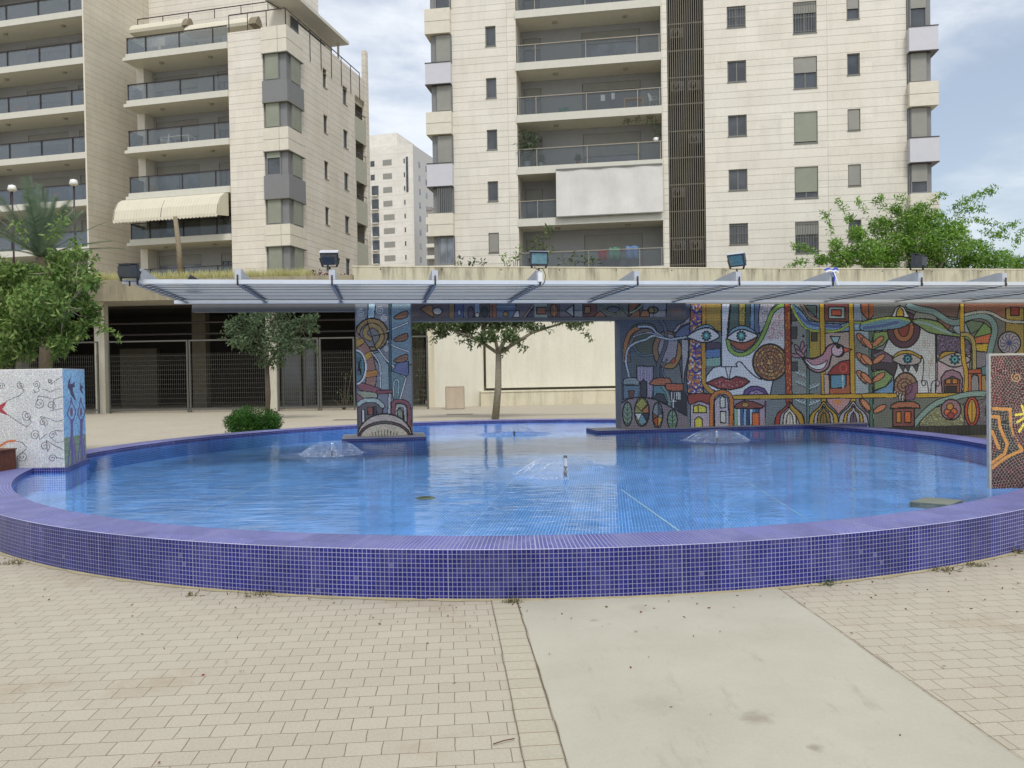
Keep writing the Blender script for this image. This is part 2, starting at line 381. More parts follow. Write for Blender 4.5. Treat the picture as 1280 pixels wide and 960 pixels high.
def splash_mat():
    t = NT('falling_water'); v = t.obj()
    tr = t.add('ShaderNodeBsdfTransparent', {0: (.96, .98, 1, 1)}); gl = t.add('ShaderNodeBsdfGlossy', {'Color': (1, 1, 1, 1), 'Roughness': .15})
    df = t.add('ShaderNodeBsdfDiffuse', {0: (.85, .9, .95, 1)})
    m0 = t.add('ShaderNodeMixShader', {0: .5, 1: gl.outputs[0], 2: df.outputs[0]})
    m = t.add('ShaderNodeMixShader', {0: t.mapr(t.noise(v, 30, 3), .35, .65, .06, .17), 1: tr.outputs[0], 2: m0.outputs[0]})
    t.t.links.new(m.outputs[0], t.out.inputs[0]); return t.m
M['splash'] = splash_mat()
def drop_mat():
    t = NT('water_drops'); tr = t.add('ShaderNodeBsdfTransparent', {0: (1, 1, 1, 1)}); df = t.add('ShaderNodeBsdfDiffuse', {0: (.9, .93, .96, 1)})
    gl = t.add('ShaderNodeBsdfGlossy', {'Color': (1, 1, 1, 1), 'Roughness': .1})
    m0 = t.add('ShaderNodeMixShader', {0: .5, 1: gl.outputs[0], 2: df.outputs[0]})
    m = t.add('ShaderNodeMixShader', {0: .33, 1: tr.outputs[0], 2: m0.outputs[0]})
    t.t.links.new(m.outputs[0], t.out.inputs[0]); return t.m
M['drops'] = drop_mat()

def leaf_mat(name, c1, c2, c3, sc=1.2):
    t = NT(name); v = t.obj(); n = t.noise(v, sc, 3); g = t.add('ShaderNodeNewGeometry')
    rnd = g.outputs['Random Per Island']
    col = t.mix(t.mapr(n, .35, .65, 0, 1), (*c1,), (*c2,)); col = t.mix(t.mapr(rnd, .55, 1, 0, .8), col, (*c3,))
    t.fin(col, .55, 0, .3)
    tl = t.add('ShaderNodeBsdfTranslucent', {0: col}); m = t.add('ShaderNodeMixShader', {0: .3, 1: t.b.outputs[0], 2: tl.outputs[0]})
    t.t.links.new(m.outputs[0], t.out.inputs[0]); return t.m
M['leaf_left'] = leaf_mat('olive_green_leaf', s2l((84, 114, 52)), s2l((110, 138, 68)), s2l((150, 164, 100)))
M['leaf_mid'] = leaf_mat('dusty_green_leaf', s2l((66, 84, 52)), s2l((88, 106, 66)), s2l((116, 128, 88)))
M['leaf_dark'] = leaf_mat('grey_green_leaf', s2l((62, 80, 56)), s2l((84, 104, 72)), s2l((116, 130, 96)))
M['leaf_bright'] = leaf_mat('fresh_green_leaf', s2l((82, 124, 44)), s2l((118, 160, 60)), s2l((158, 186, 94)))
M['leaf_bush'] = leaf_mat('clipped_bush_leaf', s2l((34, 72, 22)), s2l((52, 98, 30)), s2l((80, 122, 44)), 3)
M['leaf_red'] = leaf_mat('purple_leaf', s2l((82, 44, 44)), s2l((104, 56, 50)), s2l((124, 80, 66)), 3)
M['palm_leaf'] = leaf_mat('palm_frond', s2l((84, 106, 84)), s2l((108, 128, 104)), s2l((132, 146, 120)))
M['dry_grass'] = leaf_mat('dry_grass_blade', s2l((190, 184, 130)), s2l((206, 200, 150)), s2l((164, 174, 104)))
M['weed'] = leaf_mat('weed', s2l((98, 104, 62)), s2l((120, 108, 72)), s2l((112, 84, 60)))
M['bark'] = simple('grey_bark', s2l((128, 122, 106)), .95, var=.25, sc=12, bump=.5, bsc=30)
M['bark_dark'] = simple('dark_bark', s2l((84, 74, 60)), .95, var=.25, sc=12)

def mosaic_mat(name, rough=.45):
    t = NT(name); a = t.add('ShaderNodeAttribute', attribute_name='Col'); v = t.obj()
    n = t.mapr(t.noise(v, 2.2, 4), .3, .7, .9, 1.08)
    col = t.mix(1.0, a.outputs['Color'], t.add('ShaderNodeCombineColor', {0: n, 1: n, 2: n}).outputs[0], 'MULTIPLY')
    return t.fin(col, rough, 0, .4)
M['mosaic'] = mosaic_mat('glass_mosaic')

# ------------------------------------------------------------------ foliage
def leaves_mesh(name, C, L, W, mat, parent=None, droop=0.0, dirs=None, loc=None):
    """C: N x 3 leaf bases; diamonds of length L and width W"""
    n = len(C)
    d = rng.normal(size=(n, 3)) if dirs is None else dirs+rng.normal(size=(n, 3))*.45
    d[:, 2] -= droop; d /= np.linalg.norm(d, axis=1)[:, None]
    s = np.cross(d, rng.normal(size=(n, 3))); s /= np.linalg.norm(s, axis=1)[:, None]
    l = (L*rng.uniform(.6, 1.3, n))[:, None]; w = (W*rng.uniform(.6, 1.2, n))[:, None]
    V = np.empty((n, 4, 3)); V[:, 0] = C; V[:, 1] = C+d*l*.5+s*w*.5; V[:, 2] = C+d*l; V[:, 3] = C+d*l*.5-s*w*.5
    me = bpy.data.meshes.new(name); me.vertices.add(n*4); me.vertices.foreach_set('co', V.reshape(-1).astype(np.float32))
    me.loops.add(n*4); me.loops.foreach_set('vertex_index', np.arange(n*4, dtype=np.int32))
    me.polygons.add(n); me.polygons.foreach_set('loop_start', np.arange(n, dtype=np.int32)*4); 
    me.materials.append(mat); me.update(calc_edges=True); me.validate()
    o = bpy.data.objects.new(name, me); COL.objects.link(o)
    if parent: o.parent = parent
    if loc is not None: o.location = loc
    return o
def cluster_pts(cl, per, squash=.8):
    out = []
    for (x, y, z, r) in cl:
        n = int(per*r*r); p = rng.normal(size=(n, 3)); p /= np.linalg.norm(p, axis=1)[:, None]
        p *= (r*rng.uniform(.25, 1.0, n)**.6)[:, None]; p[:, 2] *= squash
        out.append(p+np.array([x, y, z]))
    return np.concatenate(out)
def limbs(mb, base, top, cl, r0, n=7, nmain=5, lf=1.0):
    """a trunk, a few curved main limbs and thin side branches that leave the nearest limb"""
    mid = (Vector(base)+Vector(top))/2+Vector((.04, .03, 0)); mb.tube([base, mid, top], [r0*1.15, r0, r0*.85], n); t = Vector(top)
    C = [Vector(c[:3]) for c in cl]; mains = []; left = sorted(C, key=lambda e: -(e-t).length)
    for e in left:
        if len(mains) >= nmain: break
        if all((e-t).normalized().dot((m[-1]-t).normalized()) < .80 for m in mains):
            v = e-t; k = Vector((random.uniform(-.08, .08), random.uniform(-.08, .08), random.uniform(.0, .12)))*v.length
            P = [t, t+v*.28+Vector((0, 0, .05*v.length))+k*.4, t+v*.55+k, t+v*.8+k*.5, e]; mains.append(P)
            mb.tube(P, [r0*.55*lf, r0*.42*lf, r0*.28*lf, r0*.15*lf, r0*.06*lf], 6)
    for e in C:
        if any((e-m[-1]).length < 1e-6 for m in mains): continue
        pts = [p for m in mains for p in m[1:4]]; p = min(pts, key=lambda q: (q-e).length) if pts else t
        v = e-p; mb.tube([p, p+v*.5+Vector((random.uniform(-.1, .1), random.uniform(-.1, .1), -.05))*v.length, p+v*.85], [r0*.15, r0*.09, r0*.03], 4)

# ------------------------------------------------------------------ mosaics laid tessera by tessera
GAIN = 1.0
class Mosaic:
    """a grid of small square tesserae on a flat wall; designs are traced in photo pixels and read back on the wall plane"""
    def __init__(s, origin, du, dv, W, H, cell, bg):
        s.o, s.du, s.dv, s.W, s.H, s.c = Vector(origin), Vector(du), Vector(dv), W, H, cell
        s.nx = max(2, int(round(W/cell))); s.ny = max(2, int(round(H/cell)))
        i = (np.arange(s.nx)+.5)*W/s.nx; j = (np.arange(s.ny)+.5)*H/s.ny
        U, V = np.meshgrid(i, j); s.U, s.V = U, V
        P = np.array(s.o)+U.reshape(-1, 1)*np.array(s.du)+V.reshape(-1, 1)*np.array(s.dv)
        x, y = project(P); s.X = x.reshape(s.ny, s.nx); s.Y = y.reshape(s.ny, s.nx)
        s.col = np.empty((s.ny, s.nx, 3)); s.col[:] = bg; s.line = np.zeros((s.ny, s.nx), bool)
        s.tf = (0, 0, 1)
        k = project(np.array([list(s.o), list(s.o+s.du*.1)])); s.ppm = abs(k[0][1]-k[0][0])*10
    def crop(s, x0, y0, sc): s.tf = (x0, y0, sc)
    def T(s, pts): a = np.array(pts, float)/s.tf[2]; return a+np.array(s.tf[:2])
    def bb(s, P, m=0):
        a = P.min(0)-m; b = P.max(0)+m
        msk = (s.X >= a[0]) & (s.X <= b[0]) & (s.Y >= a[1]) & (s.Y <= b[1])
        r = np.where(msk.any(1))[0]; c = np.where(msk.any(0))[0]
        if len(r) == 0 or len(c) == 0: return None
        return (slice(r[0], r[-1]+1), slice(c[0], c[-1]+1))
    def inside(s, P, sl):
        X, Y = s.X[sl], s.Y[sl]; m = np.zeros(X.shape, bool); n = len(P)
        for i in range(n):
            x1, y1 = P[i]; x2, y2 = P[(i+1) % n]
            if y1 == y2: continue
            c = ((Y < y1) != (Y < y2)) & (X < (x2-x1)*(Y-y1)/(y2-y1)+x1); m ^= c
        return m
    def dist(s, P, sl, closed=False):
        X, Y = s.X[sl], s.Y[sl]; d = np.full(X.shape, 1e9); n = len(P)
        for i in range(n if closed else n-1):
            a = P[i]; b = P[(i+1) % n]; v = b-a; L = max(v@v, 1e-9)
            t = np.clip(((X-a[0])*v[0]+(Y-a[1])*v[1])/L, 0, 1)
            d = np.minimum(d, np.hypot(X-a[0]-t*v[0], Y-a[1]-t*v[1]))
        return d
    @staticmethod
    def smooth(P, closed=False, k=6):
        n = len(P)
        if n < 3: return P
        out = []
        rng_ = range(n if closed else n-1)
        for i in rng_:
            p0 = P[(i-1) % n] if (closed or i > 0) else P[i]; p1 = P[i]; p2 = P[(i+1) % n]
            p3 = P[(i+2) % n] if (closed or i+2 < n) else P[(i+1) % n]
            for j in range(k):
                t = j/k; out.append(.5*((2*p1)+(-p0+p2)*t+(2*p0-5*p1+4*p2-p3)*t*t+(-p0+3*p1-3*p2+p3)*t**3))
        if not closed: out.append(P[-1])
        return np.array(out)
    def _fill(s, sl, m, col):
        if callable(col): c = s.col[sl]; c[m] = col(s.U[sl][m], s.V[sl][m]); s.col[sl] = c
        else: s.col[sl][m] = col
        s.line[sl][m] = False
    def poly(s, pts, col, out=1.5, sm=False, oc=(20, 20, 24)):
        P = s.T(pts); out = out*.98
        if sm: P = s.smooth(P, True)
        sl = s.bb(P, 3)
        if sl is None: return
        if col is not None: s._fill(sl, s.inside(P, sl), col)
        if out:
            m = s.dist(P, sl, True) < out/2; s.col[sl][m] = oc; s.line[sl][m] = True
    def ell(s, cx, cy, rx, ry, col, out=1.5, a0=0, a1=360, oc=(26, 26, 30), rot=0):
        t = np.radians(np.linspace(a0, a1, 40)); c, si = math.cos(R(rot)), math.sin(R(rot))
        x = rx*np.cos(t); y = ry*np.sin(t)
        s.poly(np.stack([cx+x*c-y*si, cy+x*si+y*c], 1), col, out, False, oc)
    def line_(s, pts, w, col=(26, 26, 30), sm=True, edge=0, ec=(26, 26, 30), closed=False):
        """w in crop pixels; edge in photo pixels"""
        P = s.T(pts)
        if sm: P = s.smooth(P, closed)
        w = w/s.tf[2]; sl = s.bb(P, w+3)
        if sl is None: return
        d = s.dist(P, sl, closed)
        if edge: m = d < w/2+edge; s.col[sl][m] = ec; s.line[sl][m] = True
        m = d < w/2; s._fill(sl, m, col)
        if col == (26, 26, 30): s.line[sl][m] = True
    def spiral(s, cx, cy, r, turns=2.2, w=6, col=(60, 62, 68), start=0, dirn=1, tail=None):
        t = np.linspace(0, 1, 46); a = start+dirn*t*turns*2*PI; rr = r*(.12+.88*t)
        P = [(cx+q*math.cos(b), cy+q*math.sin(b)) for q, b in zip(rr, a)]
        if tail: P += tail
        s.line_(P, w, col, sm=False)
    def speckle(s, pts, cols, prob, sm=False, size=2):
        P = s.T(pts); sl = s.bb(P)
        if sl is None: return
        m = s.inside(P, sl); h, w = m.shape
        g = rng.random((h//size+1, w//size+1)); idx = rng.integers(0, len(cols), g.shape)
        g = np.kron(g, np.ones((size, size)))[:h, :w]; idx = np.kron(idx, np.ones((size, size), int))[:h, :w]
        mm = m & (g < prob) & ~s.line[sl]; s.col[sl][mm] = np.array(cols)[idx[mm]]
    def grout(s, tile=.045, gc=.62, wav=.02, thr=.012):
        V = s.V+wav*np.sin(s.U*5)+wav*.5*np.sin(s.U*13+1); U = s.U+wav*np.sin(s.V*6)+.3*tile*(np.floor(V/tile) % 2)
        g = (np.mod(V, tile) < thr) | (np.mod(U, tile*1.15) < thr)
        m = g & ~s.line; s.col[m] *= gc
    def build(s, name, parent, jitter=.13, gain=1.0, desat=.16, tint=(1, 1, 1)):
        j = 1+jitter*(rng.random((s.ny, s.nx, 1))-.5)*2
        hue = 1+.05*(rng.random((s.ny, s.nx, 3))-.5)*2
        gy = s.col.mean(2, keepdims=True); c = np.clip((s.col*(1-desat)+gy*desat)*np.array(tint)*j*hue*gain/255., 0, .97); lin = np.where(c <= .04045, c/12.92, ((c+.055)/1.055)**2.4)
        i = np.linspace(0, s.W, s.nx+1); k = np.linspace(0, s.H, s.ny+1); U, V = np.meshgrid(i, k)
        P = np.array(s.o)+U.reshape(-1, 1)*np.array(s.du)+V.reshape(-1, 1)*np.array(s.dv)
        if parent is not None:
            inv = np.array(parent.matrix_basis.inverted()); P = P@inv[:3, :3].T+inv[:3, 3]
        nx, ny = s.nx, s.ny; a = (np.arange(ny)[:, None]*(nx+1)+np.arange(nx)[None]).reshape(-1)
        F = np.stack([a, a+1, a+nx+2, a+nx+1], 1).astype(np.int32)
        me = bpy.data.meshes.new(name); me.vertices.add(len(P)); me.vertices.foreach_set('co', P.reshape(-1).astype(np.float32))
        me.loops.add(F.size); me.loops.foreach_set('vertex_index', F.reshape(-1)); me.polygons.add(len(F)); me.polygons.foreach_set('loop_start', np.arange(len(F), dtype=np.int32)*4)
        me.materials.append(M['mosaic']); me.update(calc_edges=True)
        at = me.color_attributes.new('Col', 'FLOAT_COLOR', 'CORNER')
        L = np.ones((len(F), 4, 4), np.float32); L[:, :, :3] = lin.reshape(-1, 1, 3); at.data.foreach_set('color', L.reshape(-1))
        o = bpy.data.objects.new(name, me); COL.objects.link(o); o.parent = parent
        return o
K_ = (26, 26, 30)

def paint_mural(m):
    # ---- left third
    m.crop(775, 375, 5.65)
    m.poly([(0, 0), (520, 0), (500, 960), (0, 960)], (66, 76, 90), 0)
    m.poly([(95, 180), (250, 190), (250, 420), (140, 390), (80, 300)], (70, 78, 68), 1.2, True)
    m.poly([(60, 390), (250, 400), (250, 560), (60, 600)], (74, 84, 90), 0, True)
    m.poly([(300, 480), (420, 450), (440, 590), (330, 600)], (92, 98, 100), 1.2)
    m.ell(330, 350, 100, 132, (118, 92, 70), 1.6); m.ell(345, 350, 76, 110, (124, 122, 132), 1.3)
    m.poly([(300, 465), (355, 440), (395, 400), (410, 300), (432, 330), (428, 410), (385, 478), (330, 485)], (138, 104, 62), 1.4, True)
    m.ell(375, 430, 22, 14, (150, 70, 50), 1, rot=-40)
    m.line_([(270, 560), (268, 470), (300, 380), (325, 300), (320, 200), (290, 150)], 22, (72, 80, 92), edge=.9)
    m.line_([(350, 600), (300, 500), (330, 420)], 8, (90, 104, 120), edge=.8)
    m.line_([(85, 310), (150, 390), (230, 385)], 12, (80, 96, 108), edge=.8)
    m.poly([(370, 225), (410, 175), (445, 160), (500, 110), (505, 155), (430, 182), (400, 228)], (128, 128, 136), 1.3)
    m.poly([(400, 230), (440, 190), (500, 165), (505, 255), (440, 262), (380, 262)], (78, 92, 122), 1.2)
    m.poly([(432, 276), (486, 282), (482, 400), (455, 520), (450, 590), (442, 590), (436, 400)], (140, 140, 146), 1.4)
    m.line_([(38, 440), (38, 330), (70, 235), (130, 195)], 26, (142, 96, 62), edge=1)
    m.line_([(60, 430), (62, 340), (105, 250), (170, 215), (240, 232)], 20, (98, 88, 82), edge=.8)
    m.line_([(130, 190), (215, 192), (262, 235), (325, 272)], 12, (140, 156, 172), edge=1)
    m.line_([(48, 690), (62, 600), (60, 520), (42, 440), (55, 350), (110, 302), (180, 280), (235, 252), (300, 268), (360, 278), (430, 268), (500, 258)], 12, (146, 162, 176), edge=1)
    m.line_([(90, 262), (150, 240), (215, 232), (270, 250)], 6, (140, 150, 165), edge=.8)
    m.poly([(118, 465), (238, 470), (232, 690), (120, 690)], (116, 110, 132), 1.5)
    for x in (135, 155, 180, 200, 218): m.line_([(x, 475), (x-2, 690)], 4, (150, 146, 166), False)
    m.poly([(148, 690), (146, 580), (165, 560), (188, 580), (190, 690)], (52, 56, 66), 1.4)
    m.poly([(20, 600), (25, 560), (60, 546), (110, 548), (136, 575), (136, 600)], (112, 124, 130), 1.3, False)
    m.poly([(22, 602), (136, 602), (136, 690), (22, 700)], (84, 104, 120), 1.2); m.poly([(60, 640), (100, 640), (100, 690), (62, 690)], (92, 62, 56), 1)
    m.poly([(235, 600), (350, 600), (360, 745), (300, 720), (235, 700)], (74, 112, 122), 1.2)
    m.poly([(244, 690), (262, 658), (310, 665), (335, 735), (300, 720), (250, 705)], (54, 58, 66), 1.2)
    m.line_([(300, 610), (335, 660), (350, 740)], 18, (96, 118, 116), edge=.8)
    m.poly([(204, 592), (235, 560), (275, 548), (350, 553), (368, 590), (330, 603), (240, 603)], (146, 90, 66), 1.4)
    m.poly([(322, 592), (448, 590), (448, 640), (340, 642), (325, 625)], (150, 82, 60), 1.4)
    m.poly([(395, 690), (440, 640), (485, 680), (500, 820), (440, 800), (380, 740)], (46, 46, 54), 0, True)
    for x in (365, 385, 400, 412, 424): m.line_([(x, 652), (x, 702)], 6, (176, 178, 180), False, edge=.5)
    m.line_([(378, 700), (376, 780)], 8, (176, 180, 186), False, edge=.6); m.line_([(358, 715), (395, 715)], 6, (170, 174, 180), False)
    m.poly([(0, 735), (60, 698), (150, 685), (250, 702), (330, 742), (420, 790), (500, 835), (500, 960), (0, 960)], (112, 104, 112), 1.6)
    m.ell(52, 805, 33, 84, (112, 130, 116), 1.8); m.line_([(52, 725), (52, 890)], 5, (40, 60, 52), False)
    for y in (760, 795, 830, 862):
        m.line_([(52, y+20), (30, y-8)], 5, (40, 66, 56), False); m.line_([(52, y+20), (76, y-8)], 5, (40, 66, 56), False)
    m.ell(155, 790, 52, 102, (124, 128, 74), 1.8)
    m.poly([(105, 800), (155, 800), (130, 862)], (176, 180, 180), 1); m.poly([(155, 800), (205, 800), (192, 858)], (46, 52, 66), 1); m.poly([(155, 800), (190, 862), (155, 888), (128, 862)], (96, 130, 142), 1)
    m.poly([(155, 780), (200, 740), (204, 798), (165, 798)], (150, 98, 62), 1); m.poly([(155, 690), (110, 740), (150, 785), (196, 735)], (136, 134, 70), 1)
    m.ell(266, 815, 36, 92, (116, 126, 128), 1.8)
    m.poly([(266, 820), (300, 840), (268, 904)], (166, 140, 58), 1); m.poly([(266, 820), (232, 850), (266, 904)], (156, 72, 50), 1); m.poly([(268, 728), (298, 800), (268, 816)], (70, 84, 100), 1); m.poly([(235, 840), (236, 800), (266, 820)], (110, 80, 60), 1)
    m.ell(370, 845, 34, 68, (104, 134, 112), 1.8); m.line_([(370, 780), (370, 910)], 5, (40, 60, 52), False)
    for y in (815, 845, 875):
        m.line_([(370, y+18), (350, y-6)], 5, (40, 66, 56), False); m.line_([(370, y+18), (392, y-6)], 5, (40, 66, 56), False)
    # ---- face
    m.crop(860, 370, 5.65)
    m.poly([(20, 0), (905, 0), (905, 960), (-5, 960), (-5, 690), (10, 500)], (92, 104, 112), 0)
    cl = [(20, 40), (105, 40), (108, 690), (0, 690), (-12, 560), (8, 430), (10, 280)]
    m.poly(cl, (104, 92, 96), 1.5); m.speckle(cl, [(60, 58, 132), (70, 66, 150), (164, 104, 58), (180, 120, 70), (186, 186, 190), (150, 66, 50), (190, 160, 90)], .72, size=3)
    for y in (100, 180, 350, 430, 520, 640): m.line_([(30, y), (55, y+22), (85, y+5), (100, y+20)], 14, (50, 48, 120))
    m.poly([(122, 40), (236, 40), (236, 252), (122, 230)], (146, 122, 58), 1.4)
    m.poly([(128, 325), (232, 330), (230, 372), (128, 378)], (70, 62, 84), 1); m.poly([(128, 378), (230, 372), (230, 430), (124, 442)], (78, 110, 156), 1)
    m.poly([(124, 442), (230, 430), (232, 500), (124, 500)], (112, 148, 140), 1)
    face = [(236, 40), (300, 40), (284, 180), (276, 290), (290, 370), (350, 420), (430, 412), (500, 330), (545, 230), (585, 120), (640, 70), (692, 66), (694, 470), (655, 560), (600, 600), (580, 700), (330, 712), (240, 690), (135, 645), (124, 600), (132, 560), (180, 505), (236, 492)]
    m.poly(face, (182, 190, 200), 1.6)
    m.poly([(545, 230), (585, 120), (640, 75), (690, 70), (692, 200), (640, 300), (560, 310), (510, 330)], (168, 166, 172), 0)
    m.speckle([(560, 180), (690, 100), (692, 300), (570, 320)], [(170, 110, 110), (190, 170, 170), (150, 120, 126)], .35)
    m.poly([(302, 40), (510, 40), (500, 130), (505, 270), (440, 235), (380, 218), (320, 240), (284, 275), (292, 180)], (72, 92, 88), 1.4)
    m.poly([(360, 40), (404, 40), (404, 222), (360, 225)], (140, 126, 62), 1.2); m.speckle([(360, 40), (404, 40), (404, 222), (360, 225)], [(170, 160, 90), (100, 90, 60)], .2)
    m.poly([(404, 40), (440, 40), (440, 236), (404, 222)], (60, 82, 84), 1.2); m.poly([(440, 40), (470, 40), (468, 250), (440, 236)], (96, 128, 160), 1.2); m.poly([(470, 40), (510, 40), (500, 130), (505, 270), (468, 250)], (78, 100, 132), 1.2)
    m.poly([(512, 40), (640, 40), (590, 90), (555, 190), (520, 250), (503, 260), (498, 130)], (150, 150, 158), 1.2); m.speckle([(512, 60), (620, 60), (555, 190), (510, 240)], [(120, 120, 130), (176, 170, 170)], .4)
    m.line_([(112, 40), (112, 200)], 24, (164, 124, 52), False, edge=1); m.line_([(108, 330), (112, 480), (110, 590), (135, 650), (185, 690)], 26, (164, 124, 52), edge=1)
    m.poly([(288, 296), (492, 292), (460, 345), (400, 386), (340, 372), (300, 336)], (140, 80, 64), 1.4)
    m.line_([(282, 310), (296, 372), (336, 408), (392, 412), (450, 382), (510, 312), (552, 220), (592, 120), (640, 74), (690, 62)], 22, (116, 152, 72), edge=1.1)
    for cx, cy, pts, lid in ((130, 282, [(-5, 288), (50, 248), (105, 228), (160, 228), (222, 282), (165, 320), (100, 328), (40, 308)], [(20, 270), (60, 225), (110, 205), (165, 212), (218, 270), (160, 240), (105, 238), (60, 252)]),
                             (376, 282, [(276, 296), (328, 252), (380, 236), (440, 252), (492, 282), (430, 318), (380, 330), (318, 318)], [(276, 290), (310, 235), (380, 208), (450, 232), (485, 272), (440, 250), (380, 236), (325, 254)])):
        m.poly(lid, (108, 142, 164), 1.4, True); m.poly(pts, (188, 194, 198), 1.8, True)
        m.ell(cx, cy, 38, 40, (178, 186, 190), 0)
        for k in range(10):
            a = k*2*PI/10; m.ell(cx+30*math.cos(a), cy+32*math.sin(a), 8, 7, (30, 36, 44), 0)
        m.ell(cx, cy, 24, 28, (72, 128, 134), 1.0); m.ell(cx, cy-5, 9, 14, (110, 176, 176), 0)
    m.ell(580, 468, 122, 128, (122, 92, 64), 2.4)
    m.speckle([(580+118*math.cos(a/8*PI), 468+124*math.sin(a/8*PI)) for a in range(16)], [(168, 136, 70), (150, 96, 56), (120, 60, 70), (96, 56, 52), (176, 156, 96)], .6, size=2)
    for r in (98, 72, 48, 24): m.ell(580, 468, r, r*1.05, None, 1.2, oc=(56, 40, 44))
    for k in range(12): a = k*PI/6; m.line_([(580+24*math.cos(a), 468+25*math.sin(a)), (580+118*math.cos(a+.2), 468+124*math.sin(a+.2))], 4, (60, 42, 44), False)
    m.line_([(238, 40), (236, 500), (345, 500)], 8, K_, False); m.line_([(264, 502), (288, 600), (306, 502)], 7, K_, False)
    m.line_([(348, 500), (340, 482), (352, 466), (372, 466), (395, 490), (430, 530), (480, 572), (520, 590)], 9, K_)
    m.poly([(128, 615), (180, 590), (240, 570), (290, 592), (340, 568), (400, 580), (436, 605), (380, 645), (300, 662), (210, 652)], (122, 56, 56), 1.8); m.speckle([(180, 600), (400, 590), (380, 640), (210, 645)], [(160, 110, 110), (96, 40, 44)], .3)
    m.poly([(388, 705), (400, 665), (440, 640), (490, 636), (540, 655), (572, 705)], (84, 66, 122), 1.5); m.poly([(420, 705), (440, 675), (490, 662), (530, 680), (545, 705)], (134, 116, 156), 1.2); m.poly([(462, 705), (480, 676), (498, 705)], (180, 180, 190), 1)
    # lower town
    m.poly([(320, 728), (580, 728), (580, 940), (320, 940)], (126, 118, 132), 1)
    for i, c in enumerate([(120, 160, 140), (190, 200, 200), (56, 84, 140), (110, 150, 180), (50, 62, 110), (150, 180, 200), (70, 110, 160), (60, 72, 120)]):
        m.poly([(326+i*22, 795), (348+i*22, 795), (348+i*22, 940), (326+i*22, 940)], c, .8)
    m.poly([(452, 825), (502, 825), (502, 940), (452, 940)], (190, 96, 50), 1.3); m.poly([(504, 800), (560, 760), (562, 940), (504, 940)], (142, 128, 146), 1.2); m.poly([(544, 740), (575, 760), (575, 940), (546, 940)], (112, 62, 96), 1)
    m.poly([(325, 792), (340, 762), (395, 738), (460, 745), (528, 772), (528, 792), (420, 796)], (116, 64, 58), 1.5); m.ell(405, 768, 24, 16, (156, 124, 58), 1)
    m.poly([(575, 728), (720, 728), (720, 940), (575, 940)], (110, 116, 128), 1)
    m.poly([(18, 762), (40, 730), (90, 720), (140, 735), (156, 770), (158, 940), (18, 940)], (156, 146, 160), 1.5)
    m.poly([(38, 775), (80, 768), (128, 782), (130, 825), (38, 825)], (186, 178, 62), 1.5); m.line_([(72, 770), (72, 825)], 5, K_, False)
    m.poly([(48, 940), (48, 872), (75, 850), (102, 872), (104, 940)], (186, 178, 62), 1.5)
    m.poly([(0, 702), (40, 690), (130, 688), (180, 700), (188, 738), (150, 764), (85, 745), (20, 766), (0, 740)], (132, 62, 54), 1.6, True)
    m.poly([(190, 940), (188, 740), (230, 700), (280, 720), (296, 940)], (154, 150, 162), 1.2)
    m.poly([(226, 790), (226, 722), (244, 704), (262, 722), (262, 790)], (172, 180, 172), 1.5); m.poly([(228, 815), (268, 815), (268, 895), (228, 895)], (172, 180, 172), 1.5)
    m.line_([(166, 940), (166, 770), (176, 710), (228, 678), (285, 692), (308, 750), (302, 940)], 24, (168, 104, 54), edge=1.1)
    # ---- bird panel
    m.crop(980, 360, 5.19)
    m.poly([(10, 60), (730, 60), (730, 960), (-130, 960), (-110, 720), (10, 720)], (98, 110, 116), 0)
    m.poly([(48, 60), (152, 60), (152, 690), (48, 690)], (112, 120, 120), 1)
    for r in ((48, 165, 80, 215), (48, 250, 84, 330), (50, 480, 88, 538)): m.poly([(r[0], r[1]), (r[2], r[1]), (r[2], r[3]), (r[0], r[3])], (60, 62, 66), 1)
    m.poly([(160, 280), (236, 280), (236, 455), (160, 455)], (146, 130, 56), 1.2); m.poly([(178, 290), (215, 290), (215, 345), (178, 345)], (62, 58, 54), 1)
    m.poly([(130, 115), (212, 115), (212, 192)], (78, 96, 88), 1.4); m.line_([(90, 60), (130, 130), (170, 185), (235, 215)], 16, (120, 104, 92), edge=1)
    m.poly([(258, 60), (424, 60), (424, 220), (258, 215)], (102, 58, 56), 1.3); m.poly([(290, 125), (395, 125), (395, 200), (290, 200)], (124, 146, 144), 1.4); m.poly([(308, 140), (372, 140), (372, 180), (308, 180)], (168, 82, 58), 1.4)
    m.poly([(450, 60), (505, 60), (505, 215), (450, 215)], (112, 128, 148), 1); m.poly([(605, 60), (726, 60), (726, 200), (605, 205)], (92, 80, 76), 1)
    m.poly([(495, 60), (608, 60), (602, 155), (550, 212), (500, 155)], (136, 82, 54), 1.5); m.line_([(550, 60), (550, 212)], 5, K_, False); m.poly([(625, 120), (660, 130), (640, 180)], (44, 40, 44), 0)
    m.poly([(258, 290), (426, 285), (426, 700), (258, 700)], (150, 140, 136), 1.2)
    m.poly([(456, 275), (550, 270), (550, 700), (456, 700)], (132, 150, 162), 1.2); m.poly([(456, 300), (550, 420), (550, 520), (456, 440)], (104, 112, 112), 0, True)
    m.poly([(570, 280), (705, 280), (690, 330), (640, 385), (575, 402)], (112, 140, 84), 1.4, False)
    m.poly([(575, 402), (640, 388), (700, 345), (740, 330), (740, 450), (700, 440), (640, 400)], (170, 176, 182), 1.2)
    m.poly([(570, 400), (640, 400), (700, 436), (730, 440), (730, 540), (700, 560), (650, 530), (570, 542)], (92, 76, 96), 1.4); m.poly([(570, 505), (650, 500), (726, 450), (730, 540), (700, 560), (650, 530), (570, 540)], (52, 46, 52), 1)
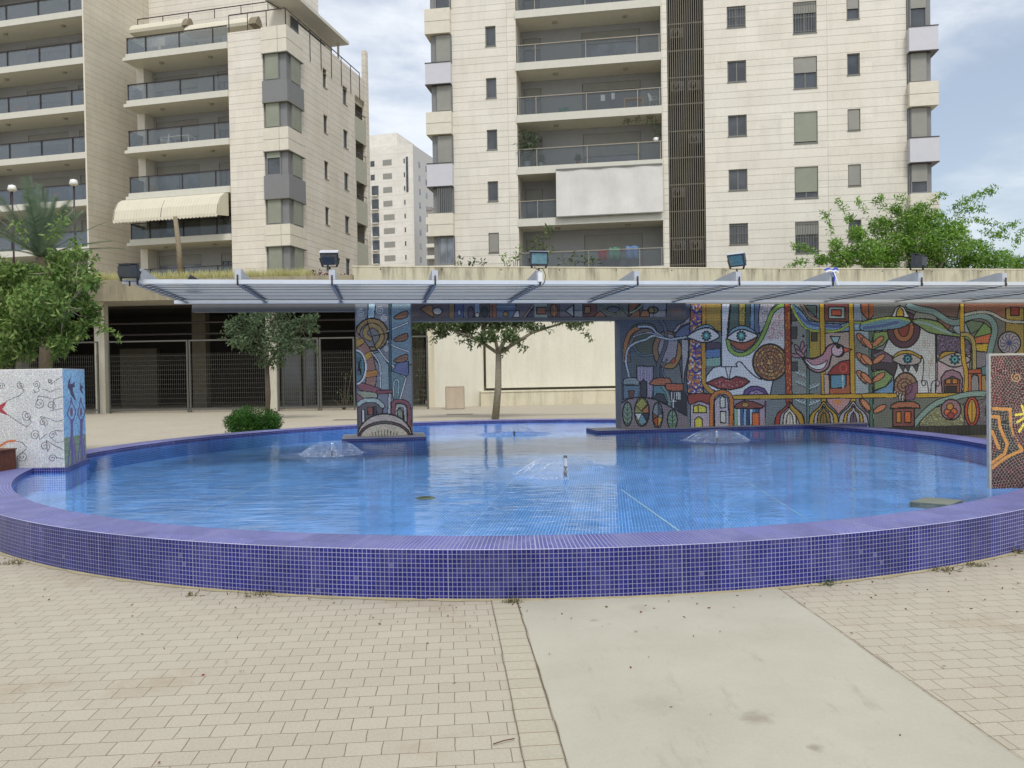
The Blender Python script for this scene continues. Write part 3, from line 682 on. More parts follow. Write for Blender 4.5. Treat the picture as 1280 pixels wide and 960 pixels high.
    m.poly([(570, 545), (650, 530), (705, 562), (680, 615), (575, 668)], (108, 138, 88), 1.4); m.poly([(578, 668), (684, 615), (712, 575), (712, 692), (578, 692)], (88, 130, 170), 1.2)
    m.poly([(578, 712), (700, 712), (690, 800), (640, 835), (578, 855)], (150, 150, 140), 1.4); m.poly([(456, 712), (560, 712), (556, 905), (500, 905)], (104, 110, 118), 1); m.poly([(578, 860), (640, 838), (700, 790), (740, 770), (740, 960), (575, 960)], (84, 92, 92), 1.2)
    m.line_([(560, 250), (562, 600), (568, 940)], 16, (66, 104, 92), False, edge=1)
    for x, y, r in ((508, 335, 50), (603, 335, -45), (508, 458, 45), (612, 465, -42), (508, 575, 48), (608, 582, -42), (525, 760, 52), (625, 775, -32)):
        m.ell(x, y, 52, 21, (176, 116, 84), 1.4, rot=r); c, q = math.cos(R(r)), math.sin(R(r)); m.line_([(x-46*c, y-46*q), (x+46*c, y+46*q)], 4, (96, 60, 50), False)
        m.line_([(x-44*c-22*q*(1 if r < 0 else -1), y-44*q+26), (x, y+32), (x+44*c, y+44*q+18)], 6, (32, 32, 52))
    up = [(45, 90), (75, 118), (115, 150), (160, 212), (240, 226), (370, 235), (430, 218), (560, 215), (650, 205), (740, 186)]; lo = [(740, 272), (680, 280), (560, 270), (400, 282), (250, 292), (150, 275), (90, 210), (45, 122)]
    m.poly(up+lo, (104, 142, 172), 1.6); m.line_([(90, 165), (150, 222), (240, 245), (370, 250)], 20, (70, 88, 140)); m.line_([(450, 246), (560, 248), (740, 236)], 18, (126, 164, 190))
    m.line_([(48, 118), (92, 200), (152, 266), (250, 282), (350, 276), (400, 250), (430, 226)], 13, (140, 164, 72), edge=.6); m.line_([(450, 224), (560, 222), (650, 212), (740, 194)], 12, (140, 164, 80), edge=.6)
    m.line_([(156, 280), (156, 940)], 12, (72, 110, 108), False, edge=1)
    for (x, y, q) in ((105, 560, 1), (105, 620, 1), (200, 640, -1), (105, 740, 1), (200, 745, -1)):
        m.line_([(x-30*q, y-18), (x, y), (x+35*q, y+12 if q > 0 else y+12)], 5, (150, 180, 190))
        for k in (-18, 0, 18): m.line_([(x+k*q, y+k*.35), (x+(k+10)*q, y+k*.35+20)], 4, (40, 52, 60), False); m.line_([(x+k*q, y+k*.35), (x+(k+14)*q, y+k*.35-14)], 4, (150, 180, 190), False)
    m.line_([(244, 60), (252, 400), (258, 740)], 26, (170, 140, 44), False, edge=1.1); m.line_([(432, 60), (442, 400), (448, 740)], 26, (170, 140, 44), False, edge=1.1)
    m.poly([(258, 560), (295, 560), (295, 690), (262, 690)], (156, 140, 134), 1); m.poly([(292, 560), (424, 555), (432, 688), (296, 690)], (152, 84, 60), 1.4)
    m.poly([(302, 565), (402, 563), (404, 630), (390, 648), (302, 650)], (78, 126, 156), 1.6); m.line_([(380, 566), (384, 648)], 8, (150, 180, 190), False)
    m.poly([(280, 562), (320, 510), (370, 476), (425, 466), (428, 560)], (132, 50, 50), 1.6); m.ell(385, 518, 22, 26, None, 1.2, oc=(170, 80, 66))
    for x, y, r in ((90, 400, 60), (118, 385, 95), (80, 440, 10), (128, 405, 120), (105, 425, 40)): m.ell(x, y, 40, 12, (138, 108, 124), 1.4, rot=r)
    m.ell(50, 358, 9, 9, (28, 28, 32), 0); m.ell(125, 312, 9, 9, (28, 28, 32), 0)
    m.poly([(122, 452), (190, 458), (250, 430), (282, 380), (318, 362), (345, 362), (388, 385), (384, 432), (350, 447), (315, 432), (300, 470), (284, 520), (230, 548), (170, 528), (135, 480)], (156, 118, 134), 2.2, True)
    m.poly([(135, 460), (190, 500), (250, 488), (280, 470), (262, 515), (220, 530), (175, 515), (145, 485)], (186, 194, 204), 1.2, True); m.ell(345, 405, 38, 38, (172, 152, 172), 1.4); m.ell(352, 380, 13, 13, (24, 24, 28), 1)
    m.poly([(386, 384), (442, 400), (390, 420)], (196, 84, 60), 1.4); m.poly([(300, 314), (364, 316), (346, 358), (322, 352)], (124, 164, 176), 1.6)
    m.line_([(22, 60), (24, 400), (34, 745)], 34, (142, 58, 44), False, edge=1.2); m.speckle([(8, 60), (40, 60), (48, 740), (16, 740)], [(170, 96, 50), (110, 40, 36), (180, 140, 60)], .3)
    m.poly([(272, 715), (438, 715), (420, 752), (372, 800), (352, 820), (330, 790), (290, 752)], (156, 122, 130), 1.4); m.poly([(310, 728), (385, 728), (350, 762)], (176, 116, 58), 0)
    for cx, oc_, ic in ((37, (150, 56, 44), (186, 182, 172)), (258, (164, 138, 46), (120, 100, 52)), (450, (146, 144, 160), (96, 76, 96))):
        for w, col in ((98, oc_), (66, (146, 148, 158) if cx != 450 else (168, 144, 52)), (44, ic if cx != 450 else (146, 150, 166))):
            f = w/98.; m.poly([(cx, 735+(1-f)*60), (cx-30*f, 772+(1-f)*40), (cx-78*f, 815), (cx-95*f, 865), (cx-92*f, 960), (cx+92*f, 960), (cx+95*f, 865), (cx+78*f, 815), (cx+30*f, 772+(1-f)*40)], col, 1.6, True)
        m.ell(cx, 880, 22, 72, ic, 1.4); m.line_([(cx, 800), (cx, 960)], 4, K_, False)
    m.line_([(-318, 709), (-100, 706), (200, 703), (742, 699)], 22, (170, 140, 44), False, edge=1.2)
    m.poly([(38, 742), (70, 775), (118, 820), (130, 870), (128, 960), (102, 960), (102, 880), (80, 830), (40, 785)], (158, 126, 46), 1.4)
    # ---- second face
    m.crop(1080, 360, 4.8)
    m.poly([(60, 60), (1400, 60), (1400, 960), (60, 960)], (96, 100, 100), 0); m.poly([(60, 250), (180, 250), (180, 640), (60, 640)], (116, 124, 132), 0)
    m.poly([(60, 265), (160, 258), (150, 300), (110, 345), (50, 370)], (112, 140, 84), 1.4); m.poly([(60, 500), (120, 490), (176, 530), (130, 590), (60, 615)], (108, 138, 88), 1.4)
    m.poly([(62, 620), (130, 592), (180, 545), (190, 632), (62, 632)], (88, 130, 170), 1.2)
    m.poly([(150, 300), (300, 210), (340, 205), (430, 275), (430, 632), (176, 632), (180, 525), (188, 440), (110, 385)], (168, 178, 186), 1.6)
    m.poly([(430, 278), (640, 278), (640, 402), (432, 402)], (84, 74, 100), 1.2); m.speckle([(430, 278), (640, 278), (640, 402), (432, 402)], [(54, 48, 66), (120, 112, 140), (96, 88, 110)], .5)
    m.poly([(432, 402), (640, 402), (610, 632), (432, 632)], (162, 148, 160), 1.2)
    m.poly([(45, 372), (100, 370), (190, 420), (200, 470), (180, 530), (120, 488), (45, 492)], (60, 54, 62), 1.5); m.poly([(110, 375), (150, 400), (200, 440), (160, 450), (80, 440), (48, 400)], (104, 88, 108), 1)
    for x, y, r in ((20, 330, 50), (85, 320, -42), (18, 430, 45), (90, 425, -38), (15, 540, 48), (90, 535, -35), (10, 700, 50), (95, 725, -30)): m.ell(x, y, 44, 17, (176, 116, 84), 1.3, rot=r)
    m.ell(238, 250, 98, 110, (80, 56, 70), 1.8); m.ell(238, 245, 62, 78, (148, 96, 64), 1.5); m.ell(238, 230, 34, 62, (130, 62, 54), 1.4)
    m.poly([(-10, 205), (100, 178), (200, 168), (285, 196), (230, 236), (140, 250), (-10, 256)], (96, 138, 160), 1.5, True); m.line_([(-10, 212), (100, 186), (200, 178), (270, 194)], 13, (140, 164, 72)); m.line_([(0, 240), (110, 226), (200, 205)], 18, (76, 96, 148))
    m.poly([(165, 172), (190, 120), (215, 104), (240, 116), (275, 178), (215, 172)], (170, 176, 184), 1.5); m.poly([(192, 168), (200, 130), (215, 112), (235, 135), (240, 170)], (176, 150, 54), 1.5)
    m.poly([(255, 110), (320, 60), (580, 60), (560, 180), (500, 170), (430, 130), (330, 120)], (96, 78, 74), 1.2); m.poly([(290, 190), (320, 125), (430, 140), (440, 200)], (112, 120, 118), 1.2); m.poly([(440, 150), (480, 170), (530, 205), (500, 260), (450, 210)], (130, 88, 76), 1.2)
    m.poly([(286, 196), (350, 184), (450, 205), (520, 262), (600, 278), (655, 315), (676, 380), (672, 482), (650, 482), (646, 360), (610, 305), (500, 285), (400, 270), (340, 236)], (112, 142, 92), 1.8, True); m.line_([(310, 205), (380, 215), (450, 245), (520, 272)], 12, (126, 156, 176))
    m.poly([(530, 245), (560, 200), (610, 210), (640, 280), (560, 275)], (124, 146, 164), 1.2); m.poly([(640, 275), (610, 210), (640, 195), (720, 205), (690, 250)], (92, 116, 96), 1.2); m.poly([(655, 300), (720, 208), (760, 240), (765, 275), (700, 290)], (104, 140, 84), 1.3)
    m.poly([(655, 300), (700, 288), (765, 272), (760, 330), (668, 335)], (176, 98, 62), 1.4); m.poly([(668, 335), (760, 332), (754, 385), (690, 380), (668, 378)], (176, 152, 46), 1.4); m.poly([(672, 382), (760, 386), (750, 480), (672, 480)], (112, 112, 124), 1.2)
    m.poly([(600, 60), (960, 60), (1400, 60), (1400, 190), (880, 200), (700, 140), (600, 150)], (122, 84, 72), 1.3); m.poly([(850, 120), (960, 120), (960, 420), (850, 420)], (136, 122, 62), 1.4); m.poly([(880, 115), (930, 115), (930, 165), (880, 165)], (128, 50, 48), 1.6)
    m.poly([(960, 190), (1400, 190), (1400, 640), (960, 640)], (110, 120, 130), 1.2)
    m.ell(872, 330, 68, 68, (140, 138, 144), 2)
    for k in range(12): a = k*PI/6; m.line_([(872, 330), (872+50*math.cos(a), 330+50*math.sin(a)), (872+56*math.cos(a+.3), 330+56*math.sin(a+.3))], 6, (56, 62, 120), False)
    m.line_([(270, 108), (330, 126), (420, 145), (500, 196), (560, 208), (620, 178), (700, 165), (765, 195), (785, 255), (768, 330), (752, 420), (750, 600)], 32, (104, 134, 138), edge=1.2)
    m.line_([(610, 160), (680, 145), (760, 150), (850, 195), (960, 205), (1200, 200)], 14, (150, 160, 160), edge=1)
    for pts, c, lid, irx in (([(170, 428), (205, 402), (260, 390), (315, 402), (342, 425), (325, 455), (250, 466), (195, 448)], (262, 425), [(170, 425), (200, 388), (265, 374), (340, 408), (340, 425), (300, 402), (250, 394), (205, 404)], 22),
                             ([(448, 430), (500, 392), (560, 386), (640, 428), (585, 466), (530, 474), (480, 452)], (545, 428), [(448, 428), (470, 388), (520, 380), (565, 386), (520, 396), (480, 412)], 26)):
        m.poly(pts, (150, 148, 150), 1.8, True); m.poly(lid, (168, 140, 52), 1.4, True); cx, cy = c
        for k in range(8): a = k*PI/4; m.ell(cx+irx*math.cos(a), cy+irx*math.sin(a), 9, 9, (34, 60, 84), 0)
        m.ell(cx, cy, irx*.7, irx*.8, (74, 160, 176), 1); m.ell(cx, cy, 7, 8, (24, 28, 34), 0)
    for x in (232, 262, 312): m.poly([(x-22, 462), (x+18, 462), (x+4, 505)], (70, 66, 76), 1)
    m.ell(250, 590, 70, 82, (132, 106, 88), 2.2)
    m.poly([(250, 590), (322, 560), (322, 625), (300, 670), (250, 674)], (110, 78, 104), 1.2); m.spiral(240, 588, 58, 2.4, 7, (72, 44, 44)); 
    for k in range(10): a = -1.2+k*.6; m.line_([(240+30*math.cos(a), 588+34*math.sin(a)), (240+58*math.cos(a), 588+66*math.sin(a))], 4, (70, 46, 46), False)
    for k in range(4): m.line_([(186+k*16, 622+k*8), (178+k*18, 650+k*8)], 6, (188, 190, 194), False, edge=.7)
    m.line_([(345, 405), (358, 440), (352, 540), (345, 560), (352, 585), (368, 580), (366, 565)], 6, K_); m.line_([(436, 280), (440, 480), (442, 550), (455, 565), (445, 588), (428, 580), (432, 568)], 6, K_)
    m.line_([(345, 555), (375, 560), (385, 600), (386, 632)], 6, K_); m.line_([(440, 552), (410, 565), (402, 600), (402, 632)], 6, K_)
    m.spiral(376, 340, 26, 1.8, 5, (150, 140, 134)); m.spiral(405, 450, 20, 1.8, 5, (150, 140, 134)); m.line_([(380, 370), (410, 410), (395, 470), (390, 545)], 5, (150, 140, 134))
    m.poly([(470, 632), (462, 540), (490, 500), (530, 490), (575, 508), (592, 545), (586, 632)], (130, 104, 122), 1.7); m.poly([(482, 632), (480, 555), (530, 530), (575, 552), (574, 632)], (122, 74, 58), 1.5)
    m.poly([(490, 548), (522, 542), (522, 574), (490, 574)], (166, 112, 54), 1.3); m.poly([(530, 542), (560, 546), (560, 574), (530, 574)], (166, 112, 54), 1.3); m.poly([(492, 590), (556, 590), (556, 632), (492, 632)], (46, 42, 44), 1.3)
    m.poly([(640, 632), (640, 545), (660, 520), (685, 530), (692, 632)], (122, 124, 132), 1.2); m.line_([(630, 640), (632, 515), (665, 500), (700, 518), (702, 632)], 20, (176, 92, 56), edge=1.1, sm=False); m.poly([(612, 490), (700, 484), (708, 512), (615, 515)], (162, 76, 52), 1.4)
    m.poly([(704, 475), (752, 460), (752, 522), (708, 522)], (72, 116, 124), 1.2); m.poly([(706, 524), (752, 524), (752, 625), (706, 625)], (140, 122, 80), 1.4); m.ell(738, 545, 10, 14, (140, 50, 44), 1)
    m.line_([(0, 645), (185, 645)], 22, (176, 144, 44), False, edge=1.1); m.line_([(320, 645), (560, 642), (598, 634), (612, 600), (612, 500), (598, 430), (590, 300), (588, 60)], 21, (176, 144, 44), edge=1.1)
    m.line_([(590, 278), (625, 282), (655, 318), (662, 400), (662, 478)], 20, (150, 140, 84), edge=1)
    m.poly([(320, 665), (770, 640), (1400, 650), (1400, 960), (60, 960), (60, 770)], (96, 104, 98), 0)
    m.poly([(340, 790), (420, 720), (540, 690), (600, 700), (600, 830), (330, 830)], (118, 124, 96), 1); m.speckle([(340, 790), (420, 740), (600, 740), (600, 830), (330, 830)], [(160, 164, 130), (120, 110, 66), (96, 100, 80)], .5)
    m.poly([(600, 690), (750, 660), (750, 830), (600, 830)], (100, 94, 104), 1); m.speckle([(600, 690), (750, 660), (750, 830), (600, 830)], [(80, 76, 84), (130, 124, 130)], .4)
    m.line_([(285, 840), (360, 752), (440, 690), (540, 658), (640, 636), (760, 636)], 28, (116, 146, 142), edge=1.2)
    m.poly([(172, 722), (302, 722), (302, 832), (172, 832)], (116, 70, 68), 1.6); m.poly([(194, 742), (222, 742), (222, 808), (194, 808)], (176, 116, 46), 1.4); m.poly([(245, 742), (282, 742), (282, 808), (245, 808)], (182, 92, 44), 1.4)
    m.poly([(158, 725), (165, 700), (205, 682), (300, 682), (330, 700), (336, 722), (250, 716)], (152, 96, 72), 1.7)
    m.ell(522, 730, 60, 62, (132, 102, 114), 1.8)
    for x, y, c in ((500, 745, (184, 92, 54)), (540, 742, (184, 92, 54)), (516, 712, (176, 132, 54)), (522, 765, (150, 60, 56))): m.ell(x, y, 20, 20, c, 1.3)
    m.ell(648, 740, 44, 88, (176, 66, 50), 1.8); m.ell(648, 740, 26, 72, (178, 140, 50), 1.5); m.line_([(648, 680), (648, 800)], 8, (130, 90, 40), False)
    m.ell(790, 740, 60, 90, (128, 110, 70), 1.6)
    # beyond what the photograph shows the same language of shapes carries on
    for k in range(3):
        x = 1020+k*120; m.ell(x, 330, 40, 40, [(150, 96, 64), (104, 142, 172), (164, 138, 46)][k], 1.8); m.poly([(x-40, 632), (x-40, 520), (x, 480), (x+40, 520), (x+40, 632)], [(122, 74, 58), (130, 104, 122), (96, 138, 160)][k], 1.6)
        m.ell(x, 740, 34, 80, [(116, 146, 142), (176, 66, 50), (112, 142, 92)][k], 1.6)
    m.line_([(740, 645), (1400, 640)], 20, (176, 144, 44), False, edge=1)

def paint_pillar(m):
    m.crop(420, 360, 4.8)
    m.poly([(80, 0), (500, 0), (500, 920), (80, 920)], (104, 114, 126), 0)
    m.poly([(325, 0), (470, 0), (470, 460), (325, 460)], (96, 124, 142), 1.2)
    m.poly([(195, 60), (240, 60), (230, 180), (190, 190)], (128, 166, 188), 1.2)
    for x, y, r in ((150, 150, 24), (265, 135, 26), (290, 180, 20), (305, 365, 18), (285, 520, 26)): m.spiral(x, y, r, 1.8, 5, (158, 164, 170))
    m.line_([(105, 300), (140, 240), (200, 200)], 30, (120, 116, 108), edge=1)
    m.ell(215, 280, 98, 98, (134, 110, 66), 2); m.ell(212, 282, 70, 72, (108, 108, 110), 1.4)
    m.line_([(245, 350), (275, 300), (262, 250), (215, 225), (180, 250), (178, 285), (205, 305)], 24, (150, 124, 70), edge=1.1)
    m.line_([(180, 180), (215, 290), (310, 270)], 6, K_, False); m.line_([(215, 290), (240, 370)], 6, K_, False)
    m.line_([(105, 290), (150, 340), (185, 400), (206, 480), (210, 560), (180, 640)], 56, (136, 98, 88), edge=1.2)
    for a, b, c in ((( 110, 300), (140, 330), (150, 136, 96)), ((115, 340), (150, 320), (168, 128, 50)), ((165, 425), (205, 400), (168, 128, 50)), ((185, 520), (235, 510), (164, 110, 50)), ((185, 640), (225, 640), (166, 120, 60))): m.line_([a, b], 34, c, False, edge=.8)
    m.line_([(150, 590), (245, 620)], 40, (124, 72, 84), False, edge=1); m.line_([(130, 640), (230, 650)], 44, (126, 136, 118), False, edge=1)
    m.poly([(100, 610), (175, 670), (100, 690)], (120, 84, 92), 1.2)
    m.ell(118, 475, 62, 102, (80, 126, 136), 2, oc=(176, 184, 188)); m.ell(118, 475, 54, 92, (72, 110, 122), 1.3)
    for k in range(4): m.poly([(100, 420+k*12), (150-k*6, 420+k*12), (150-k*6, 520-k*10), (100, 520-k*10)], None, 1.1)
    m.poly([(215, 400), (262, 380), (320, 470), (325, 610), (268, 610), (265, 470)], (112, 132, 142), 1.2)
    m.poly([(325, 460), (420, 540), (385, 670), (325, 670)], (84, 116, 126), 1.3)
    m.line_([(215, 385), (262, 460), (266, 600)], 7, (176, 182, 186), edge=.7); m.line_([(255, 368), (300, 430), (420, 542), (385, 665)], 7, (176, 182, 186), sm=False, edge=.7)
    m.line_([(308, 260), (432, 208)], 7, (176, 182, 186), False, edge=.7); m.line_([(308, 322), (360, 355), (436, 382)], 7, (176, 182, 186), edge=.7)
    m.line_([(345, 660), (350, 560), (375, 560), (372, 650)], 7, (130, 160, 172), edge=.7)
    for y in (165, 300, 425): m.poly([(345, y+15), (370, y-8), (425, y-28), (428, y+5), (390, y+22)], (130, 90, 66), 1.3, True); m.line_([(355, y+8), (420, y-8)], 4, (80, 56, 50), False)
    m.poly([(340, 500), (365, 450), (435, 440), (435, 520), (420, 530)], (84, 94, 140), 1)
    m.line_([(325, 60), (325, 610)], 10, (52, 84, 98), False, edge=.9)
    m.poly([(248, 620), (335, 615), (345, 670), (318, 780), (248, 780)], (96, 106, 128), 1.4); m.line_([(250, 625), (330, 622)], 16, (116, 60, 72), False, edge=1)
    m.line_([(322, 640), (318, 780)], 12, (150, 156, 164), False, edge=.9)
    m.poly([(130, 840), (130, 700), (175, 668), (250, 672), (285, 710), (260, 860)], (84, 80, 88), 1.4); m.line_([(135, 700), (170, 676), (240, 676), (280, 708)], 22, (134, 156, 160), edge=1.1)
    m.poly([(155, 730), (172, 730), (172, 810), (155, 810)], (176, 184, 188), 1.2); m.poly([(188, 715), (222, 715), (222, 760), (190, 760)], (120, 66, 60), 1.2); m.poly([(228, 710), (242, 710), (246, 790), (228, 790)], (56, 58, 70), 1)
    m.line_([(350, 860), (345, 700), (380, 680), (425, 692), (440, 740), (438, 870)], 18, (120, 70, 80), edge=1.1); m.line_([(372, 850), (366, 720), (395, 708), (415, 730), (418, 860)], 14, (144, 148, 152), edge=1); m.poly([(372, 800), (366, 735), (385, 722), (400, 740), (402, 805)], (112, 124, 112), 1.4)
    m.ell(292, 900, 165, 145, (152, 148, 146), 2, a0=180, a1=360); m.ell(292, 900, 158, 100, (92, 66, 74), 1.6, a0=180, a1=360); m.ell(292, 900, 146, 86, (160, 160, 152), 1.4, a0=180, a1=360)
    for k in range(9): m.line_([(215+k*19, 850-abs(k-4)*-4), (225+k*17, 895)], 5, (60, 76, 70), False)
    for k in range(8): m.line_([(235+k*14, 795+abs(k-4)*3), (240+k*13, 810+abs(k-4)*3)], 4, (60, 90, 84), False)

def paint_lintel(m):
    m.crop(520, 370, 8)
    m.poly([(-400, -200), (3200, -200), (3200, 400), (-400, 400)], (84, 96, 112), 0)
    def band(a, b, c): m.poly([(a, 40), (b, 40), (b, 222), (a, 222)], c, 1)
    band(-60, 330, (96, 84, 92)); m.poly([(40, 130), (110, 95), (165, 95), (175, 215), (110, 180)], (168, 108, 52), 1.2); m.ell(215, 152, 46, 36, (178, 184, 186), 1.5)
    band(330, 385, (146, 114, 62)); band(385, 475, (66, 82, 146)); m.ell(432, 165, 18, 30, (120, 156, 190), 1); band(475, 585, (96, 100, 124)); m.ell(548, 170, 28, 62, (84, 76, 100), 1.4)
    band(585, 638, (124, 152, 180)); m.ell(612, 190, 24, 24, (176, 182, 190), 1.2); band(638, 735, (84, 80, 84)); m.ell(685, 160, 36, 50, (52, 62, 60), 1.2); band(735, 770, (124, 92, 84)); band(765, 805, (176, 84, 50))
    band(805, 1000, (80, 110, 150)); m.line_([(805, 105), (1000, 105)], 12, (110, 150, 180), False); m.line_([(805, 145), (1000, 145)], 10, (46, 62, 110), False); m.ell(895, 182, 26, 26, (176, 130, 50), 1.2)
    band(1000, 1180, (104, 96, 112)); m.poly([(965, 215), (1000, 150), (1030, 145), (1035, 215)], (178, 184, 192), 1.2); m.line_([(1080, 215), (1180, 80)], 14, (150, 134, 120), False, edge=1); m.poly([(1100, 215), (1165, 130), (1165, 215)], (70, 64, 130), 1)
    band(1180, 1320, (128, 152, 148)); m.poly([(1205, 110), (1300, 110), (1300, 180), (1205, 180)], (156, 92, 64), 1.4)
    m.crop(680, 370, 7.11)
    def b2(a, b, c): m.poly([(a, 30), (b, 30), (b, 188), (a, 188)], c, 1)
    b2(32, 140, (104, 84, 84)); m.ell(90, 128, 34, 56, (150, 96, 60), 1.4); m.line_([(90, 70), (90, 186)], 5, (170, 130, 60), False); b2(140, 265, (104, 104, 122)); m.line_([(0, 132), (200, 132)], 5, K_, False)
    m.poly([(190, 130), (262, 78), (262, 188)], (150, 166, 178), 1.4); b2(268, 345, (124, 138, 150)); m.line_([(268, 125), (350, 125)], 6, K_, False); b2(345, 470, (112, 64, 60)); m.poly([(358, 95), (412, 95), (412, 155), (358, 155)], (176, 112, 60), 1.4)
    b2(470, 750, (96, 110, 108)); m.poly([(440, 185), (500, 130), (560, 185)], (150, 92, 70), 1.2); m.ell(615, 122, 60, 28, (96, 100, 128), 1.6); m.line_([(660, 70), (700, 130), (750, 186)], 6, K_, False); m.line_([(500, 70), (560, 140), (640, 160), (700, 110)], 6, (140, 156, 110), False, edge=.8)
    b2(750, 850, (132, 88, 60)); m.poly([(752, 30), (870, 30), (780, 160), (752, 188)], (140, 84, 56), 1.4); m.line_([(768, 150), (830, 120), (890, 60)], 14, (124, 156, 140), edge=1); b2(880, 1085, (120, 136, 160)); m.poly([(850, 186), (870, 128), (930, 128), (940, 186)], (160, 98, 54), 1.3)
    m.ell(968, 125, 48, 30, (108, 104, 96), 1.6); m.ell(955, 125, 24, 26, (150, 134, 60), 1.2); m.line_([(1020, 128), (1080, 128)], 6, K_, False); m.line_([(975, 60), (975, 188)], 5, K_, False); b2(1088, 1400, (96, 98, 116)); m.line_([(1120, 122), (1220, 122)], 9, (150, 100, 80), False); m.line_([(1120, 140), (1220, 140)], 6, (150, 100, 80), False)

def paint_block_front(m):
    m.speckle([(-900, 380), (200, 380), (200, 700), (-900, 700)], [(176, 178, 176), (200, 202, 202), (186, 188, 188), (206, 206, 204)], .8, size=1)
    m.crop(0, 455, 6.86); D = (92, 94, 100)
    for x, y, r, st, dr, tail in ((8, 190, 32, 2, 1, None), (178, 182, 34, 0, 1, [(206, 235), (170, 270), (60, 315), (0, 370)]), (310, 176, 34, 3, 1, [(340, 228), (310, 245), (290, 225)]), (428, 150, 20, 2, -1, [(440, 172), (480, 140), (530, 112)]),
                                  (338, 335, 46, 4.4, 1, [(330, 275), (400, 285), (440, 300)]), (438, 355, 38, 3, 1, [(460, 300), (540, 280)]), (232, 448, 46, 0, 1, [(270, 500), (230, 540), (160, 500), (60, 430), (0, 390)]), (370, 500, 40, 3, 1, [(345, 450), (430, 470), (480, 495), (540, 480)]),
                                  (300, 612, 42, 1, 1, [(340, 650), (400, 600)]), (384, 705, 46, 3, 1, [(400, 655), (470, 700), (550, 740)]), (192, 792, 46, 5, 1, [(235, 720), (190, 675), (120, 655)]), (450, 610, 34, 2, 1, [(470, 570), (540, 575)]), (450, 810, 36, 2, 1, [(480, 800), (550, 815)])):
        m.spiral(x, y, r, 1.7, 6, D, st, dr, tail)
    for pts in ([(360, 215), (400, 222), (430, 245)], [(440, 235), (480, 218), (540, 216)], [(430, 400), (480, 392), (540, 378)], [(440, 640), (490, 672), (550, 662)], [(280, 250), (320, 240)]): m.line_(pts, 5, D)
    m.poly([(0, 350), (60, 320), (40, 360), (20, 385), (70, 440), (30, 430), (0, 415), (-80, 400)], (168, 52, 60), 0)
    m.line_([(-100, 720), (0, 700), (60, 668), (130, 658)], 20, (206, 112, 70)); m.line_([(-100, 760), (0, 738), (30, 710)], 16, (214, 190, 110))
    for k in range(7):
        x = -120-k*110; m.spiral(x, 230+60*(k % 3), 36, 2, 6.5, D, k, 1, [(x+60, 300+60*(k % 3)), (x+100, 330)]); m.spiral(x-30, 560+50*(k % 2), 44, 2, 6.5, D, k+2)

def paint_block_side(m):
    m.crop(0, 455, 6.86)
    m.speckle([(500, 0), (800, 0), (800, 960), (500, 960)], [(110, 156, 184), (140, 180, 200), (96, 140, 176), (124, 166, 190)], .9, size=2)
    m.poly([(500, 640), (600, 625), (700, 605), (800, 600), (800, 980), (500, 980)], (120, 132, 96), 0); m.speckle([(500, 640), (600, 625), (700, 605), (800, 600), (800, 980), (500, 980)], [(96, 108, 76), (138, 150, 116), (116, 128, 90)], .6)
    for cx, w in ((615, 1), (697, .85)):
        P = (92, 72, 118)
        m.line_([(cx-5, 290), (cx+5, 340), (cx+35*w, 410), (cx+10, 490), (cx+8, 600), (cx+22, 700), (cx+40, 860)], 9, P); m.line_([(cx-5, 290), (cx-15, 360), (cx-35*w, 430), (cx-8, 490), (cx-6, 600), (cx-14, 700), (cx-30, 860)], 9, P)
        m.line_([(cx+2, 480), (cx+2, 620), (cx+6, 900)], 20, (98, 78, 126)); m.ell(cx-2, 410, 12*w, 38, (120, 70, 96), 0); m.line_([(cx+8, 620), (cx+20, 760), (cx+14, 900)], 9, (120, 100, 140))
    m.poly([(612, 100), (585, 150), (578, 200), (600, 230), (605, 260), (640, 312), (650, 308), (630, 250), (622, 200), (652, 192), (638, 180), (648, 150), (620, 170), (598, 170)], (60, 52, 84), 0)
    m.poly([(693, 150), (685, 190), (682, 220), (705, 252), (712, 250), (700, 215), (718, 205), (706, 196), (716, 178), (698, 190)], (60, 52, 84), 0)

